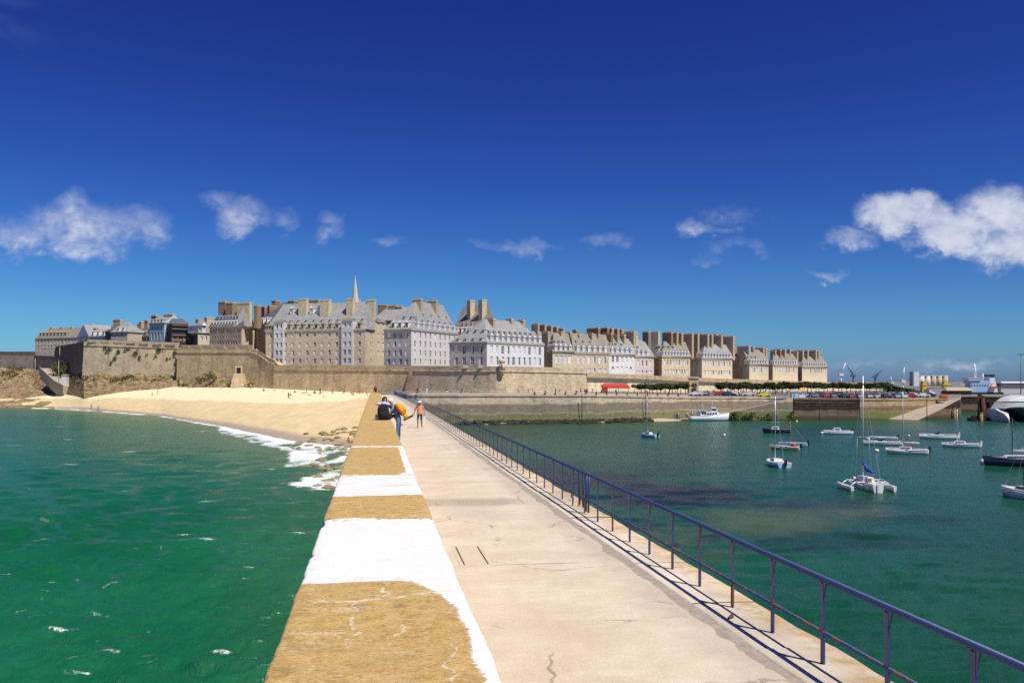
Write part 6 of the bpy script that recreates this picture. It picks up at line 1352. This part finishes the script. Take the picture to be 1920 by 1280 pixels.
for kd in ('stand', 'walk', 'sit', 'lie'):
    for j, ms in enumerate(((SKIN, OBJC, JEANS, SHOE, HAIRD), (SKIN2, OBJC, SKIN2, SKIN2, HAIRD), (SKIN, OBJC, WHITEC, SHOE, plain('hair_brown', (.14, .07, .03))))): FM[(kd, j)] = FM[(kd, j-1)].copy() if j else far_mesh(kd, ms); [FM[(kd, j)].materials.__setitem__(q, m_) for q, m_ in enumerate(ms)]
COLN = {'white': (.75, .75, .72), 'red': (.55, .04, .04), 'pink': (.72, .34, .32), 'blue': (.05, .12, .42), 'dark': (.03, .03, .04), 'yellow': (.7, .5, .08), 'orange': (.7, .22, .08), 'grey': (.3, .3, .32)}
def far_person(u, Y, z, kind, rz, col, where, grp, sc=1.0, j=None):
    o = inst('person', FM[(kind, rr.randrange(3) if j is None else j)], None, (PX(u, Y), Y, z), rz, (sc,)*3, COLN[col])
    pose = {'stand': 'standing', 'walk': 'walking', 'sit': 'sitting', 'lie': 'lying'}[kind]
    return tag(o, f'small {pose} figure in {col} {where}', 'person', grp)
rr = random.Random(21); cols = list(COLN)
def on_sand(u, v):
    lo, hi = float(dshore(np.array(u))), float(interp(np.array(u), RAMP_D))+2
    for i in range(40):
        mid = (lo+hi)/2; z = float(sand_z(np.array(u), np.array(mid)))
        if HZ+(EYE-z)*F/mid > v: lo = mid
        else: hi = mid
    return mid, float(sand_z(np.array(u), np.array(mid)))
for (u, v, kd, c) in ((545,748,'walk','orange'),(541,747,'stand','dark'),(580,741,'lie','red'),(607,744,'lie','orange'),(296,740,'walk','dark'),(286,741,'sit','grey'),(171,766,'walk','orange'),(176,769,'stand','white'),(184,768,'stand','white'),(660,738,'sit','yellow'),(644,738,'sit','dark'),(690,742,'lie','dark'),(680,737,'sit','pink')):
    Y, z = on_sand(u, v); far_person(u, Y, z, kd, rr.uniform(0, 6.3), c, 'out on the open sand', 'bathers on the beach', 1.05)
for i in range(42):
    u = rr.choice((rr.uniform(185, 300), rr.uniform(300, 520), rr.uniform(480, 690))); v = float(interp(np.array(u), SAND_V))+rr.uniform(2.5, 6.5); Y, z = on_sand(u, v)
    far_person(u, Y, z, rr.choice(('sit', 'sit', 'stand', 'lie')), rr.uniform(0, 6.3), rr.choice(cols), 'at the back of the beach', 'bathers on the beach')
for i in range(26):
    u = rr.uniform(770, 1290); Yq = float(np.interp(u, [760, 860, 1100, 1300], [229.5, 229.5, 238, 259]))+rr.uniform(1.8, 9)
    far_person(u, Yq, zq(u)-.05+.0, rr.choice(('stand', 'walk')), rr.uniform(0, 6.3), rr.choice(cols), 'on the quay promenade', 'strollers on the quay')
for i in range(16):
    u = rr.uniform(1262, 1345); t = (u-1290)/110; far_person(u, 252.5+rr.uniform(0, 4), max(.45, .4+2.7*t)+.02, 'stand', rr.uniform(0, 6.3), rr.choice(cols), 'on the slipway by the passenger boat', 'people on the slipway')
for i in range(40):
    u = rr.uniform(1290, 1480); far_person(u, rr.uniform(275, 300), 6.35, rr.choice(('stand', 'walk')), rr.uniform(0, 6.3), rr.choice(cols), 'among the cars on the quay', 'people among the parked cars')
for i in range(12):
    u = rr.uniform(350, 520); Yq = float(np.interp(u, [333, 470, 505, 527], [358, 340, 332, 326])); vt = float(np.interp(u, [333, 470, 486, 505, 512, 522, 527], [653, 653, 657, 671, 672.5, 683.5, 684]))
    far_person(u, Yq+1.6, ZV(vt, Yq)-1.1, 'stand', rr.uniform(0, 6.3), rr.choice(('white', 'pink', 'dark', 'white')), 'looking over the curtain wall parapet', 'people on the ramparts')
# figures on the jetty ------------------------------------------------
def near_person(name, label, loc, rz, J_, B, mats, hands, sub=2):
    me = skin_person(name, J_, B, mats, sub, hands); o = inst('person', me, None, loc, rz); return tag(o, label, 'person')
# walker: path, 46 m out (1.69 m tall), walking towards the camera's right-away
bw = 1700*3/(802-HZ)
J_, B = body((0, 0, .90), (0, -.03, 1), (0, -1, 0), dict(r=((-.11, -.10, .50), (-.11, -.10, .08), (-.13, -.24, .05)), l=((.10, -.02, .48), (.12, .16, .10), (.12, .04, .05))), dict(r=((-.30, .06, 1.10), (-.36, -.02, .86)), l=((.27, .03, 1.10), (.31, -.06, .85))))
B = [(a, b, (4 if (a, b) == ('knee'+a[-1], 'calf'+a[-1]) or (a.startswith('calf')) else r)) for a, b, r in B]; B = [(a, b, 1 if (a, b) == ('elb'+a[-1], 'wri'+a[-1]) and False else r) for a, b, r in B]
pw = near_person('walker', 'person in white hat, peach shirt and navy shorts walking on the jetty path', J(1.0+1.05, 46.6, PATH_Z+.02)*1.0, 0, J_, B, [SKIN2, PEACH, SHORTS, SHOE, SKIN2, HAIRD], [('wrir', (0, 0, -1), (0, 1, 0)), ('wril', (0, 0, -1), (0, 1, 0))])
xw = PX(787, 46.1*JC); pw.location = (PX(787, 57.3), 57.3, PATH_Z+.02)
m = MB(); m.ell((0, 0, 1.615), .112, .118, .10, 0, 14, 8); m.loft([[Vector((.19*math.cos(6.2832*i/16), .20*math.sin(6.2832*i/16)-.02, 1.60)) for i in range(16)], [Vector((.10*math.cos(6.2832*i/16), .11*math.sin(6.2832*i/16), 1.65)) for i in range(16)]]); m.obj('sun_hat', [WHITEC], pw)
m = MB(); m.loft([[Vector((rx_*math.cos(6.2832*i/14), ry_*math.sin(6.2832*i/14), z_)) for i in range(14)] for rx_, ry_, z_ in ((.185, .135, .82), (.175, .13, .93), (.16, .125, 1.08), (.165, .13, 1.24), (.15, .11, 1.36))]); m.obj('shirt', [PEACH], pw)
m = MB(); m.tube((-.15, .14, 1.36), (.14, .15, .9), .022, n=6); m.obj('bag_strap', [MAROON], pw)
bag = MB(); bag.hexa([Vector(p) for p in ((-.55, -.08, -.06), (.08, -.03, -.05), (.08, .03, -.05), (-.55, .08, -.06), (-.60, -.07, .06), (.10, -.03, .07), (.10, .03, .07), (-.60, .07, .06))]); bag.tube((.05, 0, .06), (.2, 0, .16), .015, n=5)
bo = bag.obj('beach_bag', [BLACKC]); bo.location = pw.location+Vector((-.50, -.02, .72)); bo.rotation_euler = (0, -.45, 0); tag(bo, 'dark rolled bag held low by the walker in the white hat', 'bag')
bb = MB(); bb.hexa([Vector(p) for p in ((-.05, -.12, -.5), (.05, -.12, -.5), (.05, .12, -.5), (-.05, .12, -.5), (-.02, -.08, 0), (.02, -.08, 0), (.02, .08, 0), (-.02, .08, 0))]); b2 = bb.obj('carrier_bag', [WHITEC]); b2.location = pw.location+Vector((.33, -.06, .78)); tag(b2, 'white carrier bag hanging from the other hand of the walker', 'bag')
# sitter on the parapet: back to the camera
bs_ = 1700*1.6/(787-HZ); ps = J(.42, bs_/JC, WALL_Z)
J_, B = body((0, 0, .13), (-.04, -.10, 1), (.45, .9, 0), dict(r=((.36, .30, .18), (.56, .34, -.20), (.66, .40, -.24)), l=((.30, .44, .16), (.54, .50, -.22), (.64, .56, -.26))), dict(r=((.30, .14, .36), (.46, .30, .26)), l=((-.28, .08, .38), (-.20, .30, .26))), (-.05, .05, 1), 1.08)
si_ = near_person('sitter', 'dark-haired person in black sitting on the parapet with their back to the sea', ps, 0, J_, B, [SKIN, BLACKC, BLACKC, WHITEC, HAIRD], [('wrir', (.7, .6, -.3), (0, 0, 1)), ('wril', (.5, .8, -.3), (0, 0, 1))])
m = MB(); m.ell((-.03, .0, .80), .115, .12, .15, 0, 12, 8); m.ell((-.03, -.06, .66), .10, .07, .17, 0, 10, 7); m.obj('hair', [HAIRD], si_)
rk = MB(); rk.loft([[Vector((rx_*math.copysign(abs(math.cos(6.2832*i/16))**.6, math.cos(6.2832*i/16)), ry_*math.copysign(abs(math.sin(6.2832*i/16))**.6, math.sin(6.2832*i/16))-.02, z_)) for i in range(16)] for rx_, ry_, z_ in ((.15, .10, .0), (.20, .15, .06), (.235, .18, .25), (.23, .17, .45), (.18, .13, .60), (.10, .07, .66))]); rk.ell((0, -.17, .22), .15, .07, .15, 0, 12, 7); rk.tube((-.18, .1, .62), (-.14, .2, .2), .025, n=5); rk.tube((.18, .1, .62), (.14, .2, .2), .025, n=5)
rko = rk.obj('black_rucksack', [BLACKC]); rko.location = ps+Vector((-.05, -.24, .0)); tag(rko, 'bulky black rucksack on the back of the sitter on the parapet', 'rucksack')
m = MB(); m.ell((-.16, 0, .03), .14, .10, .07, 0, 10, 6); m.ell((.04, .02, .05), .15, .10, .08, 0, 10, 6); m.ell((.2, 0, .02), .10, .08, .06, 0, 10, 6); o = m.obj('folded_jacket', [LAV]); o.location = ps+Vector((-.06, -.27, .62)); tag(o, 'pale lavender jacket folded over the top of the black rucksack', 'jacket')
m = MB(); m.tube((0, 0, 0), (0, 0, .16), .06, .06, 10); m.tube((0, 0, .16), (0, 0, .22), .06, .025, 10); m.box(.07, .16, -.05, .05, 0, .12); o = m.obj('water_bottle', [LAV]); o.location = J(.05, bs_/JC-.15, WALL_Z+.01); tag(o, 'small lavender flask standing on the parapet beside the sitter', 'flask')
# standing companion leaning on the wall, feet on the foot ledge
pm_ = Vector((PX(752, bs_+.35), bs_+.35, PATH_Z+.485))
pm_ = J(A1+.27, (bs_+.1)/JC, PATH_Z+.49)
J_, B = body((0, 0, .97), (-.42, .06, 1), (-1, .12, 0), dict(r=((.02, .10, .52), (.03, .11, .08), (-.11, .12, .04)), l=((-.02, -.10, .52), (-.02, -.11, .08), (-.15, -.12, .04))), dict(r=((-.30, .28, 1.16), (-.50, .24, 1.05)), l=((-.34, -.20, 1.14), (-.52, -.10, 1.05))), (-.55, .0, 1), 1.03)
st = near_person('companion', 'person in jeans and white cap bending beside the sitter with a yellow rucksack', pm_, 0, J_, B, [SKIN, GREYB, JEANS, SHOE, WHITEC], [('wrir', (-1, 0, -.3), (0, 1, 0)), ('wril', (-1, 0, -.3), (0, 1, 0))])
hp = Vector((-.42, .06, 1)).normalized()*.577*1.0+Vector((0, 0, .97))+Vector((-.55, 0, 1)).normalized()*.2
m = MB(); m.ell(tuple(hp), .115, .11, .10, 0, 12, 8); m.hexa([hp+Vector(p) for p in ((-.24, -.08, -.03), (-.08, -.09, -.01), (-.08, .09, -.01), (-.24, .08, -.03), (-.23, -.07, -.01), (-.08, -.08, .02), (-.08, .08, .02), (-.23, .07, -.01))]); m.obj('cap', [WHITEC], st)
rk = MB(); ax = Matrix.Rotation(-.62, 4, 'Y')
rk.ell((.0, 0, 0), .15, .19, .30, 0, 14, 9, ax); rk.ell((.10, 0, -.03), .10, .15, .20, 0, 12, 7, ax); rk.ell((.0, 0, -.36), .11, .21, .11, 1, 12, 7, ax); rk.ell((-.1, 0, .02), .06, .20, .28, 2, 10, 7, ax)
rko = rk.obj('yellow_rucksack', [YELC, YELC, MAROON]); rko.location = pm_+Vector((.10, -.06, 1.34)); tag(rko, 'yellow rucksack on the back of the bending person in jeans', 'rucksack')
# figures further off on the jetty and below it
tag(far_person(783, 228.5, 7.45, 'stand', 0, 'dark', 'x', None, 1.1), 'standing figure with dark top at the shore end of the jetty railing', 'person')
o = far_person(705, 118, WALL_Z-.05, 'sit', 2.6, 'dark', 'x', None, 1.0); tag(o, 'figure in dark clothes sitting at the far end of the parapet', 'person')
pr_ = J(-2.6, 1700*9.4/(836-HZ)/JC, 1.55); o = far_person(657, pr_.y, 1.5, 'sit', 2.4, 'orange', 'x', None, 1.15, 1); o.location = (PX(655, 150), 150, .6); tag(o, 'sunburnt bather sitting on the rocks at the foot of the parapet', 'person')
# ------------------------------------------------------------------ cars
def car_mesh():
    m = MB(); prof = [(-2.0, .35), (-2.02, .75), (-1.85, .92), (-1.55, .95), (-1.1, 1.38), (.35, 1.42), (.95, .98), (1.85, .82), (2.0, .6), (2.0, .35)]
    for s in (-1, 1):
        pts = [Vector((x, s*(.82 if z < 1.0 else .66), z)) for x, z in prof]; m.face(pts if s < 0 else pts[::-1], 0)
    for i in range(len(prof)):
        a, b = prof[i], prof[(i+1) % len(prof)]; wa = .82 if a[1] < 1.0 else .66; wb = .82 if b[1] < 1.0 else .66
        m.face((Vector((a[0], -wa, a[1])), Vector((a[0], wa, a[1])), Vector((b[0], wb, b[1])), Vector((b[0], -wb, b[1]))), 1 if (a[1] < 1 < b[1] or b[1] < 1 < a[1]) else 0)
    for s in (-1, 1):
        m.hexa([Vector(p) for p in ((-1.4, s*.80, 1.0), (.75, s*.80, 1.0), (.75, s*.70, 1.0), (-1.4, s*.70, 1.0), (-1.05, s*.69, 1.34), (.3, s*.69, 1.36), (.3, s*.6, 1.36), (-1.05, s*.6, 1.34))], 1)
        for x in (-1.25, 1.25): m.tube((x, s*.84, .31), (x, s*.62, .31), .31, n=10, mi=2)
        m.box(1.93, 2.03, s*.62-.14, s*.62+.14, .62, .74, 3); m.box(-2.05, -1.98, s*.66-.1, s*.66+.1, .66, .82, 4)
    return m.mesh('car', [OBJCAR, WGLASS, BLACKP, plain('headlamp', (.7, .7, .65), .2), REDP])
def m_carp(t, b): setp(t, b, t.new('ShaderNodeObjectInfo').outputs['Color'], .3, spec=.6)
OBJCAR = mat('car_paint', m_carp); CARM = car_mesh()
CARC = {'white': (.72, .72, .70), 'silver': (.42, .43, .45), 'red': (.42, .03, .03), 'dark blue': (.03, .05, .14), 'black': (.02, .02, .022), 'grey': (.18, .18, .19), 'beige': (.5, .44, .32), 'pale blue': (.28, .42, .6)}
def car(u, Y, rz, c, where, rgb=None):
    z = zq(u)+(.0 if Y < 262 else float(np.interp(Y, [262, 520], [.0, .6]))); o = inst('parked_car', CARM, None, (PX(u, Y), Y, z+.01), rz, (1, 1, 1), rgb or CARC[c]); return tag(o, f'{c} car parked {where}', 'car', 'cars parked on the quay')
names = list(CARC); wts = [6, 4, 2, 3, 2, 3, 2, 2]
for k, (Y, u0, u1, st_) in enumerate(((262, 1526, 1700, 17), (270, 1520, 1706, 15.5), (282, 1518, 1716, 16.), (298, 1512, 1720, 14.))):
    u = u0
    while u < u1: car(u+rr.uniform(-2, 2), Y+rr.uniform(-.6, .6)+max(0, u-1612)*.06, PI/2*0+rr.choice((0, PI))+rr.uniform(-.12, .12) if k % 2 else PI/2+rr.uniform(-.1, .1), rr.choices(names, wts)[0], 'in the rows right of the kiosk'); u += st_*rr.uniform(.75, 1.2)
for u, c in ((1303,'white'),(1313,'silver'),(1332,'beige'),(1348,'red'),(1356,'red'),(1371,'white'),(1381,'white'),(1392,'silver'),(1404,'white'),(1366,'dark blue'),(1320,'pink' if False else 'grey')): car(u, 281+rr.uniform(-3, 6), rr.uniform(-.2, .2)+rr.choice((0, PI)), c, 'along the quay left of the blue kiosk')
car(1432, 268.5, .15, 'yellow', 'x', (.62, .58, .03))['label'] = 'bright yellow car at the head of the slipway'
COL.objects[-1]['label'] = 'bright yellow car at the head of the slipway'
for u, Y, c in ((1712,285,'white'),(1722,290,'pale blue'),(1731,284,'white'),(1742,288,'black')): car(u, Y, 0, c, 'near the stored red hull')
for u, Y, L_, mt, lb in ((1688, 272, 3.4, REDP, 'dark red boat hull stored on the quay among the cars'), (1770, 268, 2.2, plain('orange_hull', (.62, .12, .05), .5), 'small orange boat hull drawn up beside the right slipway')):
    h_ = hull(L_*1.1, 1.3, .75, .25); o = h_.obj('stored_boat', [mt, mt]); o.location = (PX(u, Y), Y, zq(u)+.3); o.rotation_euler.z = .1; tag(o, lb, 'boat')
# ------------------------------------------------------------------ quay furniture
kio = tag(empty('blue_kiosk', (PX(1490,256), 256.5, 6.02)), 'small pale blue and white kiosk with gabled roof at the quay corner', 'kiosk')
m = MB(); m.box(-.85, .85, -.8, .8, 0, 1.75); m.box(-.55, .1, -.84, -.8, .3, 1.4, 1); m.obj('kiosk_wall', [plain('kiosk_blue', (.50, .68, .78), .6), plain('kiosk_panel', (.25, .42, .55), .5)], kio)
m = MB(); a = [Vector(p) for p in ((-1, -.95, 1.75), (1, -.95, 1.75), (1, .95, 1.75), (-1, .95, 1.75))]; r0, r1 = Vector((0, -.95, 2.5)), Vector((0, .95, 2.5)); m.face((a[1], a[2], r1, r0)); m.face((a[3], a[0], r0, r1)); m.face((a[0], a[1], r0)); m.face((a[2], a[3], r1)); m.obj('kiosk_roof', [LEADW], kio)
st2 = tag(empty('orange_stall', (PX(1503,262), 262, 6.05)), 'small stall with orange canopy right of the blue kiosk', 'stall')
m = MB(); m.hexa([Vector(p) for p in ((-1.3, -.9, 1.9), (1.3, -.9, 1.9), (1.3, .9, 1.9), (-1.3, .9, 1.9), (-.5, -.3, 2.5), (.5, -.3, 2.5), (.5, .3, 2.5), (-.5, .3, 2.5))]); m.obj('canopy', [plain('canopy_orange', (.75, .33, .06), .8)], st2)
m = MB()
for x in (-1.1, 1.1):
    for y in (-.8, .8): m.tube((x, y, 0), (x, y, 1.9), .04, n=5)
m.box(-1.0, 1.0, -.6, -.2, 0, .9); m.obj('frame', [LEADW], st2)
# red cafe awning against the cream wall
aw = tag(empty('red_awning', (PX(1152,262), 262, 7.2)), 'long red cafe awning with side flap in front of the cream rampart', 'awning')
AWR = plain('awning_red', (.52, .05, .03), .85, .15, 1.5); m = MB(); m.hexa([Vector(p) for p in ((-3.9, -2, 1.9), (4.2, -2, 1.9), (4.2, 1.5, 2.3), (-3.9, 1.5, 2.3), (-2.8, -1, 2.75), (3.6, -1, 2.75), (3.6, 1.5, 2.9), (-2.8, 1.5, 2.9))]); m.obj('canopy', [AWR], aw)
for i in range(8): m = MB(); x = -3.9+i*1.01; m.hexa([Vector(p) for p in ((x, -2.03, 1.55), (x+.98, -2.03, 1.55), (x+.98, -2.0, 1.55), (x, -2.0, 1.55), (x, -2.03, 1.95), (x+.98, -2.03, 1.95), (x+.98, -2.0, 1.95), (x, -2.0, 1.95))]); m.obj('valance', [AWR], aw)
m = MB(); m.hexa([Vector(p) for p in ((-4.4, -2.0, 0), (-2.0, -2.0, 0), (-2.0, -1.2, 0), (-4.4, -1.2, 0), (-3.6, -1.95, 1.8), (-2.2, -1.95, 1.8), (-2.2, -1.5, 1.8), (-3.6, -1.5, 1.8))]); m.obj('side_flap', [plain('flap_brown', (.32, .10, .05), .8)], aw)
m = MB()
for x in (-1.6, 1, 3.9): m.tube((x, -1.9, 0), (x, -1.9, 1.95), .05, n=5)
m.obj('post', [BLACKP], aw)
for x, y in ((-.9, -1), (.5, -.4), (2.4, -1.1), (3.2, -.2)):
    m = MB(); m.box(-.45, .45, -.35, .35, .68, .74); m.tube((0, 0, 0), (0, 0, .68), .05, n=6); m.box(-.25, .25, -.25, .25, 0, .04); o = m.obj('cafe_table', [BLACKP]); o.location = aw.location+Vector((x, y, 0)); tag(o, 'dark cafe table under the red awning', 'table', 'cafe tables under the awning')
# promenade railing and bollards along the quay edge
qf = tag(empty('promenade_parapet', (0, 0, 0)), 'low pale promenade parapet with dark posts along the quay edge', 'parapet')
edge = [(770,229.8),(860,230.1),(1100,238.6),(1290,258)]; q = [(PX(u, Y), Y, zq(u)) for u, Y in edge]; m = MB(); strip(m, q, lambda zt: [(-.2, zt+.05), (-.2, zt+.5), (-.6, zt+.5), (-.6, zt+.05)]); m.obj('kerb_wall', [plain('parapet_pink', (.58, .47, .37), .9, .15)], qf)
bmm = MB(); bmm.tube((0, 0, 0), (0, 0, .75), .14, .12, 8); bmm.tube((0, 0, .75), (0, 0, .9), .16, .1, 8); bmm = bmm.mesh('bollard', [BLACKP])
u = 1003.
while u < 1290: Yq = float(np.interp(u, [860, 1100, 1290], [230.1, 238.6, 258])); inst('post', bmm, qf, (PX(u, Yq), Yq-.2, zq(u)+.05), 0); u += 19.2
m = MB(); pts = [J(RAIL, JLEN-1, 7.4), Vector((PX(860, 229.6), 229.6, 7.4)), Vector((PX(1000, 234.4), 234.4, 7.3))]
for a, b in zip(pts[:-1], pts[1:]):
    for h in (.45, .95): m.tube(a+Vector((0, 0, h)), b+Vector((0, 0, h)), .03, n=5)
m.obj('top_rail', [LEADW], qf)
pm2 = MB(); pm2.tube((0, 0, 0), (0, 0, .95), .03, n=5); pm2 = pm2.mesh('rail_post', [LEADW])
for i in range(28): t = i/27.; p = pts[0]+(pts[1]-pts[0])*min(1, t*1.9) if t < .526 else pts[1]+(pts[2]-pts[1])*((t-.526)/.474); inst('rail_post', pm2, qf, p, 0)
# ------------------------------------------------------------------ trees along the rampart
def crown_mesh(seed):
    r_ = np.random.default_rng(seed); n = 900; V_ = []
    lob = [(r_.normal(0, .75), r_.normal(0, .5), r_.uniform(-.25, .3), r_.uniform(.55, .85)) for _ in range(9)]
    for (lx, ly, lz, lr) in lob:
        k = n//9; q = r_.normal(size=(k, 3)); q /= np.linalg.norm(q, axis=1)[:, None]; q *= (.55+.45*r_.random((k, 1))); c_ = np.array((lx, ly, lz))+q*np.array((lr, lr, lr*.62))
        ax = r_.normal(size=(k, 3)); ax /= np.linalg.norm(ax, axis=1)[:, None]; bx = np.cross(ax, r_.normal(size=(k, 3))); bx /= np.linalg.norm(bx, axis=1)[:, None]; s_ = .13*(.6+.8*r_.random((k, 1)))
        V_.append(np.stack([c_-ax*s_-bx*s_*.6, c_+ax*s_-bx*s_*.6, c_+ax*s_+bx*s_*.6, c_-ax*s_+bx*s_*.6], 1))
    V_ = np.concatenate(V_).reshape(-1, 3); me = bpy.data.meshes.new('crown'); me.from_pydata(V_.tolist(), [], [(4*i, 4*i+1, 4*i+2, 4*i+3) for i in range(len(V_)//4)]); me.materials.append(LEAF); return me
CR = [crown_mesh(s) for s in range(5)]
tm = MB(); tm.tube((0, 0, 0), (.03, 0, 1.5), .12, .08, 7); tm.tube((.03, 0, 1.4), (.5, .1, 2.1), .06, .03, 5); tm.tube((.03, 0, 1.4), (-.45, -.1, 2.1), .06, .03, 5); tm.tube((.03, 0, 1.45), (0, .2, 2.2), .05, .03, 5); TRM = tm.mesh('trunk', [plain('bark', (.12, .09, .06), .9, .3)])
def ptree(u, Y, z, s, label, grp):
    r = tag(empty('pollard_tree', (PX(u, Y), Y, z)), label, 'tree', grp); r.scale = (s, s, s); inst('trunk', TRM, r, (0, 0, 0), rr.uniform(0, 6)); inst('crown', rr.choice(CR), r, (0, 0, 2.05), rr.uniform(0, 6.3), (1.2, 1.1, 1.35))
for u in np.arange(1202, 1292, 7.5): ptree(u+rr.uniform(-1.5, 1.5), 285+rr.uniform(-1, 1), 6.75, rr.uniform(1.0, 1.2), 'clipped tree in the row beside the red awning', 'left row of clipped trees')
for u in np.arange(1350, 1500, 7.): ptree(u+rr.uniform(-2, 2), 312+rr.uniform(-2, 2), 6.4, rr.uniform(1.1, 1.4), 'clipped tree in the middle row before the cream rampart', 'middle row of clipped trees')
for u in np.arange(1506, 1670, 7.5): ptree(u+rr.uniform(-3, 3), 340+rr.uniform(-3, 3)+(u-1506)*.1, 6.35, rr.uniform(1.1, 1.5), 'clipped tree in the right row behind the parked cars', 'right row of clipped trees')
bl = []
for i in range(26): u = 1664+i*2.6; bl.append((tuple(P(u, 727.5+i*.38, 350)), 1.4, 1.5, 1.6-i*.035))
leafcloud('dark_hedge', bl, LEAF, 40, .3, 31, 'dark sloping hedge at the right end of the rampart behind the cars', 'hedge')

# ------------------------------------------------------------------ look-alikes are told apart by their place in the row
bpy.context.view_layer.update()
_by = {}
for _o in list(COL.objects):
    if _o.parent is None and _o.get('category') and _o.get('label'): _by.setdefault(_o['label'], []).append(_o)
def _nth(n): return str(n)+('th' if 10 < n % 100 < 14 else {1: 'st', 2: 'nd', 3: 'rd'}.get(n % 10, 'th'))
for _l, _os in _by.items():
    if len(_os) > 1:
        for _k, _o in enumerate(sorted(_os, key=lambda o: o.matrix_world.translation.x/max(1, o.matrix_world.translation.y))): _o['label'] = f'{_l}, {_nth(_k+1)} from the left'
